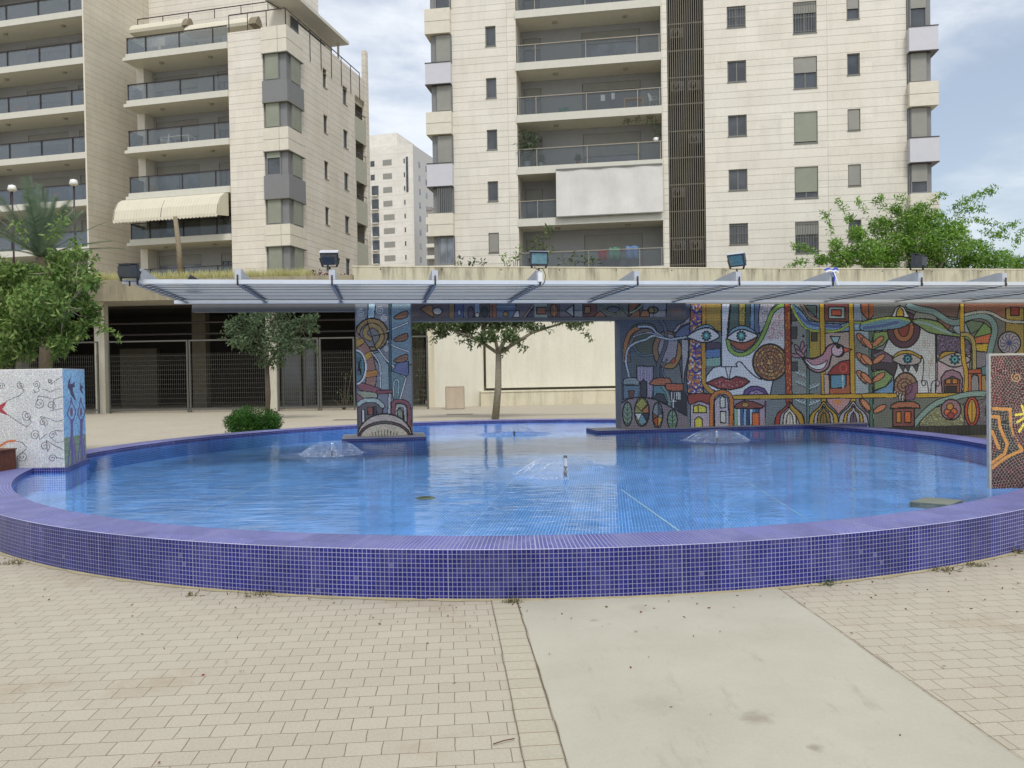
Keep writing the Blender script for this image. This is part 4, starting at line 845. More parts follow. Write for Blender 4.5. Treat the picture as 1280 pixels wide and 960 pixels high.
def paint_slab(m):
    m.crop(1180, 420, 4.36)
    base = [(-300, -100), (1400, -100), (1400, 1000), (-300, 1000)]
    m.poly(base, (66, 26, 32), 0); m.speckle(base, [(104, 22, 36), (48, 34, 34), (38, 36, 34), (84, 42, 40), (58, 26, 30)], .75, size=3)
    m.speckle([(262, 100), (330, 100), (310, 380), (262, 380)], [(150, 30, 50), (60, 50, 50), (96, 34, 40)], .6, size=2)
    m.poly([(262, 380), (370, 384), (372, 440), (430, 640), (300, 700), (255, 730), (255, 660), (300, 620), (262, 560)], (44, 48, 42), 0)
    for pts in ([(270, 395), (362, 400), (362, 460), (382, 540), (425, 622)], [(262, 440), (298, 440), (305, 500), (345, 590), (330, 640), (262, 690)], [(425, 622), (340, 660), (262, 718)], [(262, 520), (290, 590), (300, 610)]): m.line_(pts, 17, (204, 138, 66), sm=False)
    m.spiral(395, 225, 28, 1.6, 6, (196, 150, 96))
    cx, cy = 560, 470     # the ring round the yellow figure goes on beyond the edge of the photo
    m.ell(cx, cy, 190, 150, (74, 36, 42), 0); m.speckle([(cx-180, cy-120), (cx+180, cy-120), (cx+180, cy+120), (cx-180, cy+120)], [(110, 40, 50), (60, 40, 40), (84, 30, 40)], .7)
    for pts in ([(425, 380), (445, 440), (400, 470)], [(410, 520), (435, 480), (470, 500), (500, 420)], [(440, 400), (480, 380), (520, 420), (540, 520)], [(390, 430), (430, 425)], [(480, 500), (470, 560), (500, 580)]): m.line_(pts, 13, (226, 206, 70), sm=False)
    for k in range(6): m.line_([(640+k*90, 380), (700+k*90, 460), (640+k*90, 560)], 16, (204, 138, 66), sm=False)
    # curving courses of pale grout
    X = (m.X-1180)*4.36; Y = (m.Y-420)*4.36
    och = (m.col[..., 0] > 180)
    for (gx, gy, lo, hi, step) in ((430, 190, 0, 190, 13.5), (480, 860, 0, 260, 14.5), (cx, cy, 100, 260, 14.5)):
        d = np.hypot(X-gx, (Y-gy)); a = np.arctan2(Y-gy, X-gx); msk = (d < hi) & (d >= lo) & ~och
        if (gx, gy) == (cx, cy): msk &= (Y > 330) & (Y < 650)
        g = (np.mod(d, step) < 1.9) | (np.mod(a*np.maximum(np.floor(d/step), 1)*step, step*1.1) < 1.9)
        msk2 = msk & g & ~m.line; m.col[msk2] = (150, 140, 128); m.line[msk] = True
    g = ((np.mod(X*.9+Y*.2, 14.5) < 1.9) | (np.mod(Y-X*.15, 14.5) < 1.9)) & ~m.line & ~och; m.col[g] = (144, 132, 120)
    e = m.U < .008; m.col[e] = (150, 146, 136)

# ================================================================== light and sky
SUN_EL, SUN_AZ = 56, 166            # azimuth clockwise from +Y
sd = Vector((math.sin(R(SUN_AZ))*math.cos(R(SUN_EL)), math.cos(R(SUN_AZ))*math.cos(R(SUN_EL)), math.sin(R(SUN_EL))))
w = bpy.data.worlds.new('World'); scene.world = w; w.use_nodes = True; nt = w.node_tree
bg = nt.nodes['Background']; sky = nt.nodes.new('ShaderNodeTexSky'); sky.sky_type = 'NISHITA'; sky.sun_disc = False
sky.sun_elevation = R(SUN_EL); sky.sun_rotation = R(SUN_AZ); sky.air_density = 1.1; sky.dust_density = 2.0; sky.ozone_density = 1.3
tc = nt.nodes.new('ShaderNodeTexCoord')
def wn(typ, ins=None, **kw):
    n = nt.nodes.new(typ)
    for k, v in kw.items(): setattr(n, k, v)
    for k, v in (ins or {}).items():
        if isinstance(v, bpy.types.NodeSocket): nt.links.new(v, n.inputs[k])
        else: n.inputs[k].default_value = v
    return n
mp = wn('ShaderNodeMapping', {0: tc.outputs['Generated'], 3: (1.0, 1.0, 2.6), 1: (.35, .1, .2)})
n1 = wn('ShaderNodeTexNoise', {'Vector': mp.outputs[0], 'Scale': 1.7, 'Detail': 8, 'Roughness': .52, 'Distortion': .4})
n2 = wn('ShaderNodeTexNoise', {'Vector': mp.outputs[0], 'Scale': 6.5, 'Detail': 7, 'Roughness': .6, 'Distortion': .6})
ad = wn('ShaderNodeMath', {0: n2.outputs[0], 1: .25}, operation='MULTIPLY'); ad2 = wn('ShaderNodeMath', {0: n1.outputs[0], 1: ad.outputs[0]}, operation='ADD')
cr = wn('ShaderNodeMapRange', {0: ad2.outputs[0], 1: .46, 2: .72, 3: .25, 4: .95}, interpolation_type='SMOOTHSTEP')
mx = wn('ShaderNodeMix', {0: cr.outputs[0], 6: sky.outputs[0], 7: (7.6, 7.9, 8.3, 1)}, data_type='RGBA')
nt.links.new(mx.outputs[2], bg.inputs[0]); bg.inputs[1].default_value = .125
sl = bpy.data.lights.new('sun', 'SUN'); sl.energy = 2.1; sl.angle = R(16); sl.color = (1, .97, .925)
so = bpy.data.objects.new('sun', sl); COL.objects.link(so); so.rotation_euler = (-sd).to_track_quat('-Z', 'Y').to_euler(); so.location = (0, -5, 20)
scene.view_settings.view_transform = 'Standard'; scene.view_settings.look = 'None'; scene.view_settings.gamma = 1; scene.view_settings.exposure = 0.12
scene.view_settings.use_curve_mapping = False
cy = scene.cycles; cy.max_bounces = 7; cy.transparent_max_bounces = 24; cy.diffuse_bounces = 3; cy.glossy_bounces = 3; cy.transmission_bounces = 2
cy.use_denoising = True; cy.caustics_reflective = False; cy.caustics_refractive = False

# ================================================================== frames
FM = Frame(0, 15.3, 9.4)            # mural, pillar, canopy
FB = Frame(0, 46.75, -9.3)          # tower on the right
FA = Frame(-13.4, 49.0, -13.5)      # block on the left, origin at its near corner
FC = Frame(0, 35.4, 9.0)            # cream wall and concrete parapet
FG = Frame(-9.8, 33.0, -2.5)        # undercroft on the left
PC = Vector((.163, 12.387, 0)); RI, RO, RZ, WZ, FZ = 6.735, 7.169, .339, .285, .03

# ================================================================== ground
mb = MB(); S = 1500; mb.quad((-S, -60, 0), (S, -60, 0), (S, S, 0), (-S, S, 0))
tag(mb.build('ground', M['paving']), kind='structure')
def ribbon(p, q, wd, z, n=1):
    d = (Vector(q)-Vector(p)).normalized(); s = Vector((-d.y, d.x, 0))*wd/2; return [Vector(p)-s, Vector(p)+s, Vector(q)+s, Vector(q)-s]
a = atZ(646, 748, 0); b = atZ(974, 738, 0); c = atZ(712, 960, 0); d = atZ(1275, 950, 0)
a = a+(a-c)*.12; b = b+(b-d)*.12; c = c-(a-c)*1.6; d = d-(b-d)*1.6
mb = MB()
N = 60; L_ = []; R_ = []
for i in range(N+1):
    t = i/N; L_.append(c.lerp(a, t)+Vector((random.uniform(-.003, .004), 0, .004))); R_.append(d.lerp(b, t)+Vector((random.uniform(-.003, .003), 0, .004)))
for i in range(N): mb.quad(L_[i], R_[i], R_[i+1], L_[i+1])
tag(mb.build('concrete_path', M['path']), kind='structure')
# border course of single blocks beside the path
mb = MB(); o = Vector((-.165, 0, 0)); z4 = Vector((0, 0, .004))
mb.quad(c+o+z4, c+Vector((-.012, 0, .004)), a+Vector((-.012, 0, .004)), a+o+z4)
def border_mat():
    t = NT('border_block'); v = t.scale(t.obj(), (1, 1, 1), (0, 0, -R(4.5)))
    b = t.add('ShaderNodeTexBrick', {'Vector': v, 'Color1': (*s2l((167, 160, 142)), 1), 'Color2': (*s2l((173, 166, 148)), 1), 'Mortar': (*s2l((126, 110, 82)), 1), 'Scale': 1.0, 'Mortar Size': .003, 'Mortar Smooth': .3, 'Bias': 0, 'Brick Width': 9.0, 'Row Height': .117}, offset=0.0)
    n2 = t.mapr(t.noise(t.obj(), 60, 5, .75), .25, .75, .86, 1.12)
    return t.fin(t.mix(1.0, b.outputs[0], t.add('ShaderNodeCombineColor', {0: n2, 1: n2, 2: n2}).outputs[0], 'MULTIPLY'), .9, 0, .3)
tag(mb.build('border_paving', border_mat()), kind='structure')
mb = MB(); jd = simple('open_joint_dirt', s2l((104, 90, 66)), .95, var=.3, sc=8)
for (p, q, ww, dx) in ((c, a, .003, -.170), (c, a, .006, -.006), (d, b, .005, .006)):
    for i in range(40):
        s0 = p.lerp(q, i/40); s1 = p.lerp(q, (i+1)/40); j = random.uniform(-.003, .003)
        P = ribbon(s0+Vector((dx+j, 0, .008)), s1+Vector((dx+j, 0, .008)), ww*random.uniform(.4, 1.3), 0); mb.quad(P[0], P[3], P[2], P[1])
tag(mb.build('paving_joint', jd), kind='structure')

# ================================================================== the fountain pool
M['basin_tile'] = tile_mat('azure_basin_tile', s2l((36, 112, 202)), s2l((50, 130, 216)), s2l((168, 202, 236)), TP, .0036, rough=.4)
JP = [(415, 568, .46), (643, 543, .42), (707, 592, .58), (896, 551, .53)]
JETS = [(atZ(a_, b_, WZ).x-PC.x, atZ(a_, b_, WZ).y-PC.y, r_) for a_, b_, r_ in JP]
M['water'] = water_mat()
pool = empty('fountain_pool', (PC.x, PC.y, 0), 0, 'large round shallow pool with a cobalt blue mosaic rim, water and jets inside', 'fountain pool')
NS = 240
def ringp(r, t, z): return (r*math.cos(t), r*math.sin(t), z)
mb = MB(); mb.smooth = True
for i in range(NS):
    t0, t1 = 2*PI*i/NS-PI/2, 2*PI*(i+1)/NS-PI/2; u0, u1 = (t0+PI/2)*RO, (t1+PI/2)*RO
    mb.quad(ringp(RO, t0, -.02), ringp(RO, t1, -.02), ringp(RO, t1, RZ-.006), ringp(RO, t0, RZ-.006), [(u0, -.02), (u1, -.02), (u1, RZ-.006), (u0, RZ-.006)])
mb.build('rim_wall', M['pool_tile'], pool)
for nm, za, zb_, mt in (('inner_wall', WZ-.02, RZ-.006, 'pool_tile'), ('basin_wall', FZ, WZ-.02, 'basin_tile')):
    mb = MB(); mb.smooth = True
    for i in range(NS):
        t0, t1 = 2*PI*i/NS, 2*PI*(i+1)/NS; u0, u1 = t0*RI, t1*RI
        mb.quad(ringp(RI, t1, za), ringp(RI, t0, za), ringp(RI, t0, zb_), ringp(RI, t1, zb_), [(u1, za), (u0, za), (u0, zb_), (u1, zb_)])
    mb.build(nm, M[mt], pool)
mb = MB()
for i in range(NS):
    t0, t1 = 2*PI*i/NS-PI/2, 2*PI*(i+1)/NS-PI/2; u0, u1 = (t0+PI/2)*RO, (t1+PI/2)*RO
    prof = [(RO+.002, RZ-.006), (RO-.005, RZ), (RI+.005, RZ), (RI-.002, RZ-.006)]
    for k in range(3):
        (ra, za), (rb, zb) = prof[k], prof[k+1]
        mb.quad(ringp(ra, t0, za), ringp(ra, t1, za), ringp(rb, t1, zb), ringp(rb, t0, zb), [(u0, ra), (u1, ra), (u1, rb), (u0, rb)])
mb.build('coping', M['pool_coping'], pool)
mb = MB()
for i in range(NS):
    t0, t1 = 2*PI*i/NS, 2*PI*(i+1)/NS; mb.face([(0, 0, FZ), ringp(RI, t0, FZ), ringp(RI, t1, FZ)])
mb.build('pool_floor', M['pool_floor'], pool)
mb = MB(); wj = simple('white_joint', s2l((214, 226, 232)), .6, var=.05)
for p, q in (((776, 612), (849, 664)), ((340, 600), (250, 640)), ((300, 560), (200, 575)), ((560, 560), (640, 566)), ((930, 600), (1010, 650))):
    A = atZ(p[0], p[1], FZ)-PC; B = atZ(q[0], q[1], FZ)-PC
    if p[0] == 776: B = A+(B-A)*1.6
    if B.length > RI-.1: 
        B = A+(B-A)*.9
    Q = ribbon((A.x, A.y, FZ+.004), (B.x, B.y, FZ+.004), .010 if p[0] != 776 else .018, 0)
    if max(v.xy.length for v in Q) < RI: mb.quad(Q[0], Q[3], Q[2], Q[1])
mb.build('floor_joint', wj, pool)
mb = MB(); ed = simple('mortar_toe', s2l((150, 140, 112)), .95, var=.2, sc=6)
for i in range(NS*2):
    t0, t1 = PI*i/NS, PI*(i+1)/NS; r0 = RO+.02+.018*math.sin(i*1.7)*math.sin(i*.37); r1 = RO+.02+.018*math.sin((i+1)*1.7)*math.sin((i+1)*.37)
    mb.quad(ringp(RO-.002, t0, .014), ringp(r0, t0, .003), ringp(r1, t1, .003), ringp(RO-.002, t1, .014))
mb.build('mortar_fillet', ed, pool)
mb = MB(); mb.face([ringp(RI-.0005, 2*PI*i/NS, 0) for i in range(NS)])
wt = mb.build('water', M['water'], None, (PC.x, PC.y, WZ)); tag(wt, kind='structure')

# things in the pool
def jet(px, py, rad, h, label, pipe=False, arc=(0, 2*PI), ell=1.0):
    p = atZ(px, py, WZ); t = empty('fountain_jet', (p.x, p.y, WZ), 0, label, 'fountain jet', 'fountain jets in the pool')
    mb = MB(); zt = h*.82
    if pipe:
        mb.lathe([(0, -.03), (.020, -.03), (.020, .0), (.024, .0), (.027, .015), (.024, .035), (.012, .045), (.012, .065), (.022, .075), (.022, .21), (.012, .215), (0, .215)]); mb.build('nozzle', M['black_metal'], t)
        mb = MB(); mb.lathe([(.0235, .09), (.0235, .185)]); mb.build('nozzle_sleeve', M['steel'], t)
    else:
        mb.lathe([(0, -.03), (.018, -.03), (.018, .02), (.024, .03), (.020, .055), (0, .06)]); mb.build('nozzle', M['black_metal'], t)
    # the thin bell of falling water, with runs and drops at its foot
    mb = MB(); n = 72; prof = []
    for k in range(13):
        q = k/12; prof.append((.02+(rad-.02)*q, h*(1-(max(0, q-.12)/.88)**2.2)+.006))
    a0, a1 = arc
    V = []; F = []
    for k, (r, z) in enumerate(prof):
        for j in range(n+1):
            a = a0+(a1-a0)*j/n; wob = 1+.03*math.sin(a*9+k*.4)*k/12+.02*math.sin(a*23+px)*k/12
            V.append((r*wob*math.cos(a), r*wob*math.sin(a), z))
    for k in range(12):
        for j in range(n): F.append((k*(n+1)+j, k*(n+1)+j+1, (k+1)*(n+1)+j+1, (k+1)*(n+1)+j))
    mb.smooth = True; mb.addf(V, F); mb.build('water_bell', M['splash'], t)
    mb = MB()
    for j in range(110):
        a = random.uniform(a0, a1); q0 = random.uniform(.55, 1.0); ln = random.uniform(.02, .10); P = []
        for e in range(3):
            q = min(1.03, q0+ln*e); P.append((rad*q*math.cos(a), rad*q*math.sin(a), max(.003, h*(1-(max(0, q-.12)/.88)**2.2)+.008)))
        mb.tube(P, [.0016, .0028, .0012], 4)
    for j in range(90):
        a = random.uniform(a0, a1); r = rad*random.uniform(.94, 1.12); z = abs(random.gauss(0, .018))+.004; s = random.uniform(.002, .005)
        mb.box(r*math.cos(a)-s, r*math.cos(a)+s, r*math.sin(a)-s, r*math.sin(a)+s, z, z+s*2.2)
    for k in range(0 if pipe else 10):
        a = random.uniform(0, 2*PI); r = random.uniform(0, .03); mb.tube([(r*math.cos(a), r*math.sin(a), .05), (r*math.cos(a), r*math.sin(a), h*.95)], .002, 4)
    mb.build('water_drops', M['drops'], t)
    return t
jet(415, 568, .46, .20, 'fountain jet with a wide clear bell in front of the mosaic pillar plinth')
jet(643, 543, .42, .16, 'small far fountain jet in front of the street tree')
jet(707, 592, .58, .20, 'nearest fountain jet, its pipe standing bare and water arching to one side', True, (PI*.10, PI*1.5))
jet(896, 551, .53, .18, 'fountain jet before the big lips of the mosaic face')
# floating lid
L = [atZ(1137, 627, WZ+.004), atZ(1158, 621.5, WZ+.004), atZ(1203, 625, WZ+.004), atZ(1187, 631, WZ+.004)]
c0 = sum(L, Vector())/4; mb = MB(); mb.prism([((v-c0).x, (v-c0).y) for v in L], 'z', -.05, 0)
o = mb.build('stone_slab', simple('wet_grey_slab', s2l((118, 124, 112)), .3, var=.2), None, c0); tag(o, 'flat grey square slab just breaking the water near the dark mosaic panel', 'slab')
# drain cover on the pool floor
p = atZ(532, 623, FZ); mb = MB(); mb.lathe([(0, .016), (.09, .016), (.105, .012), (.11, .004), (.115, 0)], n=20); 
for k in range(5): mb.box(-.06, .06, -.05+k*.022, -.042+k*.022, .016, .020)
o = mb.build('drain_cover', simple('corroded_brass', s2l((92, 96, 76)), .6, var=.3, sc=30), None, (p.x, p.y, FZ)); tag(o, 'round corroded drain cover on the blue tiled pool floor', 'drain cover')

# ================================================================== plinths, pillar, mural, lintel
def fr_empty(name, fr, u, w_, label, cat, group=None, z=0):
    P = fr.P(u, w_, z); return empty(name, P, fr.a, label, cat, group)
def local(fr, px, py, w_=0): return fr.hit(px, py, w_)
# pillar
pu0, pu1 = FM.U(446, 0, 470), FM.U(514.5, 0, 470); pw = pu1-pu0
CAN_Z = 2.84; ZL0, ZL1 = 2.47, 2.80
pil = fr_empty('mosaic_pillar', FM, pu0, 0, 'square mosaic pillar with a golden spiral, standing in the pool', 'pillar')
mb = MB(); mb.box(0, pw, .004, .36, .02, ZL1); mb.build('pillar_core', M['core_wall'], pil)
Om = FM.P(pu0, -.001, RZ)
m = Mosaic(Om, FM.u, Vector((0, 0, 1)), pw, ZL1-RZ, .011, (104, 114, 126)); paint_pillar(m); m.grout(.03, .88, .01, .008)
pil_m = m
bpy.context.view_layer.update()
m.build('mosaic', pil, .1, 1.4, .26, (1.06, 1, .93))
mb = MB(); mb.box(-.012, .0, -.008, .36, RZ, ZL1); mb.box(pw, pw+.012, -.008, .36, RZ, ZL1); mb.build('edge_trim', simple('pillar_edge_tile', s2l((118, 122, 136)), .6, var=.2, sc=20), pil)
def plinth(name, fr, u0, u1, w0, w1, label, rot_extra=None):
    t = fr_empty(name, fr, u0, w0, label, 'plinth', 'tiled plinths in the pool'); W = u1-u0; D = w1-w0
    mb = MB(); z1 = RZ-.002
    def q(a, b, c, d, ua, ub, va, vb): mb.quad(a, b, c, d, [(ua, va), (ub, va), (ub, vb), (ua, vb)])
    for nm, za, zb_, mt in (('tiled_side', WZ-.02, z1, 'pool_tile'), ('sunken_side', FZ, WZ-.02, 'basin_tile')):
        mb = MB()
        q((0, 0, za), (W, 0, za), (W, 0, zb_), (0, 0, zb_), 0, W, za, zb_); q((W, 0, za), (W, D, za), (W, D, zb_), (W, 0, zb_), 0, D, za, zb_)
        q((0, D, za), (0, 0, za), (0, 0, zb_), (0, D, zb_), 0, D, za, zb_); q((W, D, za), (0, D, za), (0, D, zb_), (W, D, zb_), 0, W, za, zb_)
        mb.build(nm, M[mt], t)
    mb = MB(); mb.box(-.004, W+.004, -.004, D+.004, z1, z1+.006); mb.build('plinth_top', M['plinth_stone'], t)
    return t
plinth('pillar_plinth', FM, FM.U(427, -.45, 547), FM.U(533, -.45, 547), -.45, .6, 'blue tiled plinth under the mosaic pillar')
ml0 = FM.U(776, 0, 470); mr = 12.6; mw = mr-ml0
plinth('mural_plinth', FM, FM.U(746, -.25, 537), FM.U(1085, -.25, 537), -.25, .55, 'long low blue tiled plinth under the mosaic mural wall')
# mural wall
mur = fr_empty('mosaic_mural_wall', FM, ml0, 0, 'long wall covered in a colourful mosaic of faces, eyes, a bird and domes', 'mural wall')
mb = MB(); mb.box(0, mw, .004, .38, .0, CAN_Z-.05); mb.build('wall_core', M['core_wall'], mur)
m = Mosaic(FM.P(ml0, 0, .20), FM.u, Vector((0, 0, 1)), mw, CAN_Z-.06-.20, .0108, (80, 86, 90)); paint_mural(m); m.grout(.052, .82, .025, .0109)
mur_m = m; bpy.context.view_layer.update(); m.build('mosaic', mur, .1, 1.34, .12, (1.03, 1, .96))
mb = MB(); s0 = FM.U(1078, -.03, 535)-ml0; mb.box(s0, mw, -.035, .003, .0, .215)
mb.build('base_strip', tile_mat('dark_base_tile', s2l((60, 58, 50)), s2l((74, 70, 58)), s2l((96, 92, 78)), .09, .006, use='obj', rough=.5), mur)
# lintel beam carrying its own mosaic band
lu0, lu1 = pu1+.012, FM.U(858, -.06, 390)
lin = fr_empty('mosaic_lintel', FM, lu0, 0, 'grey beam with a narrow mosaic band joining the pillar to the mural wall', 'lintel', z=0)
LW = lu1-lu0
mb = MB(); mb.box(.0, ml0-lu0, -.04, .34, ZL0, ZL1); mb.box(ml0-lu0, LW, -.04, -.003, ZL0, ZL1); mb.build('beam', M['beam_dark'], lin)
m = Mosaic(FM.P(lu0+.02, -.044, ZL0+.06), FM.u, Vector((0, 0, 1)), LW-.04, ZL1-ZL0-.07, .011, (84, 96, 112)); paint_lintel(m); bpy.context.view_layer.update(); m.build('mosaic_band', lin, .1, 1.0, .4, (1.06, 1, .93))

# ================================================================== canopy
NW = -3.05; FWp = -.12
cu0 = FM.U(153, NW, 371); cu1 = 15.5
can = fr_empty('steel_canopy', FM, cu0, 0, 'long low metal slatted canopy with grey brackets above the mosaic wall', 'canopy'); CW = cu1-cu0
mb = MB(); mb.box(0, CW, NW, NW+.10, CAN_Z-.01, CAN_Z+.05); mb.box(.0, CW, FWp-.04, FWp+.04, CAN_Z-.045, CAN_Z+.015); mb.build('edge_beam', M['steel_white'], can)
mb = MB(); nsl = 11
for k in range(nsl):
    w0 = NW+.16+(FWp-.10-NW-.16)*k/nsl; w1 = w0+(FWp-.1-NW-.16)/nsl*.93
    a_, b_ = CAN_Z-.005, CAN_Z+.030
    V = [(0.05, w0, a_), (CW, w0, a_), (CW, w1, b_), (.05, w1, b_), (0.05, w0, a_+.012), (CW, w0, a_+.012), (CW, w1, b_+.012), (.05, w1, b_+.012)]
    mb.addf(V, [(3, 2, 1, 0), (4, 5, 6, 7), (0, 1, 5, 4), (1, 2, 6, 5), (2, 3, 7, 6), (3, 0, 4, 7)])
mb.build('roof_slat', M['canopy_slat'], can)
finx = [172, 297, 415, 544, 675, 797, 924, 1041, 1152, 1257]
fus = [FM.U(x, NW, 350)-cu0 for x in finx]; dl = (fus[-1]-fus[0])/9
fus += [fus[-1]+dl*(k+1) for k in range(2)]
for k, fu in enumerate(fus):
    mb = MB(); mb.prism([(NW+.02, CAN_Z+.055), (NW+.02, CAN_Z+.20), (NW+.12, CAN_Z+.215), (-1.2, CAN_Z+.08), (-.2, CAN_Z+.055)], 'x', fu-.045, fu+.045); f = mb.build('bracket', M['steel'], can)
    mb = MB(); mb.box(fu-.012, fu+.012, NW-.012, NW-.002, CAN_Z-.03, CAN_Z+.12); mb.tube([(fu, NW-.008, CAN_Z+.0), (fu, NW-.03, CAN_Z+.01)], .012, 6); mb.build('bolt', M['steel_dark'], f)
    mb = MB(); mb.box(fu-.02, fu+.02, NW+.1, FWp-.04, CAN_Z-.030, CAN_Z-.013); mb.build('cross_rib', M['canopy_slat'], can)
ub0 = FM.U(240, 0, 390)-cu0
mb = MB(); mb.box(ub0, pu0-cu0-.012, .0, .18, 2.66, 2.80); mb.box(pu0-cu0-.012, CW, .12, .34, ZL1+.002, CAN_Z-.05); mb.build('rear_beam', M['beam_dark'], can)

def floodlight(px, py, label, yaw, tilt, sc=1.0, kind='back', cable=False, dz=0.0, dw=0.0):
    u = FM.U(px, NW, 345); P = FM.P(u, NW+.08+dw, CAN_Z+.20+dz); t = empty('floodlight', P, FM.a, label, 'floodlight', 'floodlights on the canopy brackets')
    cz = .20*sc
    mb = MB(); mb.tube([(0, 0, -.02), (0, 0, .05)], .012, 8)
    mb.bar((-.11*sc, 0, .05), (.11*sc, 0, .05), .03, .008); mb.bar((-.11*sc, 0, .05), (-.155*sc, 0, cz), .008, .03); mb.bar((.11*sc, 0, .05), (.155*sc, 0, cz), .008, .03); mb.build('yoke', M['steel_dark'], t)
    Rx = Matrix.Rotation(yaw, 4, 'Z') @ Matrix.Rotation(tilt, 4, 'X')
    def tr(v): q = Rx @ Vector(v); return (q.x, q.y, q.z+cz)
    mb = MB(); w0, h0, w1, h1 = .145*sc, .105*sc, .10*sc, .07*sc
    # housing: wide rim in front, tapering box behind
    for (a, b, y0, y1) in (((w0, h0), (w0, h0), -.03, .02), ((w0*.93, h0*.9), (w1, h1), .02, .13*sc)):
        V = [tr((x*a[0], y0, z*a[1])) for x, z in ((-1, -1), (1, -1), (1, 1), (-1, 1))]+[tr((x*b[0], y1, z*b[1])) for x, z in ((-1, -1), (1, -1), (1, 1), (-1, 1))]
        mb.addf(V, [(0, 1, 2, 3), (7, 6, 5, 4), (0, 4, 5, 1), (1, 5, 6, 2), (2, 6, 7, 3), (3, 7, 4, 0)])
    for k in range(5):
        x = -.07*sc+k*.035*sc
        V = [tr((x+dx, y, z)) for dx in (-.003, .003) for y, z in ((.02, h0*.9), (.13*sc, h1), (.13*sc, h1+.02), (.02, h0+.01))]; mb.addf(V, [(0, 1, 2, 3), (7, 6, 5, 4), (0, 4, 5, 1), (1, 5, 6, 2), (2, 6, 7, 3), (3, 7, 4, 0)])
    mb.build('housing', M['black_metal'], t)
    mb = MB(); V = [tr((x*w0*.84, -.034, z*h0*.78)) for x, z in ((-1, -1), (1, -1), (1, 1), (-1, 1))]; mb.addf(V, [(0, 1, 2, 3)]); mb.build('lamp_glass', M['lamp_glass'], t)
    mb = MB(); V = [tr((x*w0*1.04, y, z)) for x in (-1, 1) for y, z in ((-.06, h0*1.02), (.05, h0*1.02), (.05, h0*1.10), (-.06, h0*1.10))]; mb.addf(V, [(0, 1, 2, 3), (7, 6, 5, 4), (0, 4, 5, 1), (1, 5, 6, 2), (2, 6, 7, 3), (3, 7, 4, 0)]); mb.build('visor', M['steel'] if kind != 'back' else M['black_metal'], t)
    if cable:
        mb = MB(); mb.tube([(-.02, -.05, .08), (-.06, -.07, .10), (-.08, -.08, .05), (-.04, -.08, .01), (.01, -.08, .04), (.05, -.09, .02), (.085, -.09, -.07), (.07, -.09, -.17), (.02, -.09, -.24), (-.01, -.1, -.25)], .006, 6); mb.build('cable', M['wire_dark'], t)
        mb = MB(); mb.box(-.035, .035, -.10, -.06, -.17, -.03); mb.build('junction_box', M['white_plastic'], t)
floodlight(165, 0, 'black floodlight at the free end of the canopy, turned away, beside the leafy tree', 2.9, -.15, .95, dz=-.24, dw=-.2)
floodlight(412, 0, 'floodlight with a bright white lens top, above the mosaic pillar', PI*.96, -.5, .9, 'w')
floodlight(675, 0, 'floodlight facing forward with teal glass and a looped black cable', .05, .1, .98, 'w', True)
floodlight(924, 0, 'grey floodlight turned sideways in front of the tower louvres', -.9, .35, .98, 'w')
floodlight(1150, 0, 'dark floodlight in front of the tree behind the concrete parapet', -2.6, -.1, 1.0)
# small speaker on the canopy
u = FM.U(238, -1.6, 352); P = FM.P(u, -1.6, CAN_Z+.04); t = empty('loudspeaker', P, FM.a+.3, 'small tilted black box loudspeaker lying on the canopy', 'loudspeaker')
Rx = Matrix.Rotation(.5, 3, 'Y')
mb = MB(); V = [Rx @ Vector((x*.10, y, z)) for y in (-.07, .09) for x, z in ((-1, 0), (1, 0), (1, .17), (-1, .17))]; V = [(v.x, v.y, v.z+.05) for v in V]; mb.addf(V, [(0, 1, 2, 3), (7, 6, 5, 4), (0, 4, 5, 1), (1, 5, 6, 2), (2, 6, 7, 3), (3, 7, 4, 0)]); mb.build('cabinet', M['black_metal'], t)
mb = MB()
V = [Rx @ Vector((x*.085, -.074, z)) for x, z in ((-1, .015), (1, .015), (1, .155), (-1, .155))]; mb.addf([(v.x, v.y, v.z+.05) for v in V], [(0, 1, 2, 3)]); mb.build('grille', simple('speaker_grille', s2l((44, 42, 44)), .8, var=.3, sc=60), t)
# blue and white ribbon tied to a bracket
u = FM.U(1040, NW, 340); P = FM.P(u, NW+.05, CAN_Z+.20); t = empty('ribbon', P, FM.a, 'blue and white ribbon knotted on a canopy bracket, ends hanging', 'ribbon')
bl = simple('blue_ribbon', s2l((52, 84, 190)), .6); wh = simple('white_ribbon', s2l((214, 216, 222)), .6)
def strip(mb, pts, wd):
    pts = [Vector(p) for p in pts]
    for i in range(len(pts)-1):
        a, b = pts[i], pts[i+1]; d = (b-a).normalized(); s = d.cross(Vector((0, -1, .2))).normalized()*wd/2; th = Vector((0, .003, 0))
        mb.addf([a-s, a+s, b+s, b-s, a-s+th, a+s+th, b+s+th, b-s+th], [(0, 1, 2, 3), (7, 6, 5, 4), (0, 4, 5, 1), (1, 5, 6, 2), (2, 6, 7, 3), (3, 7, 4, 0)])
mb = MB(); strip(mb, [(-.14, -.06, .03), (-.07, -.07, .06), (0, -.07, .02)], .03); strip(mb, [(0, -.07, .02), (.05, -.07, .07), (.10, -.06, .04), (.04, -.07, .0)], .03); strip(mb, [(0, -.075, .02), (.03, -.08, -.08), (.02, -.08, -.16)], .025); mb.build('blue_band', bl, t)
mb = MB(); strip(mb, [(-.12, -.066, .0), (-.05, -.075, .03), (0, -.08, .01), (.06, -.08, .02), (.11, -.07, -.01)], .025); strip(mb, [(.01, -.085, .01), (.06, -.09, -.12), (.09, -.09, -.22)], .02); mb.build('white_band', wh, t)

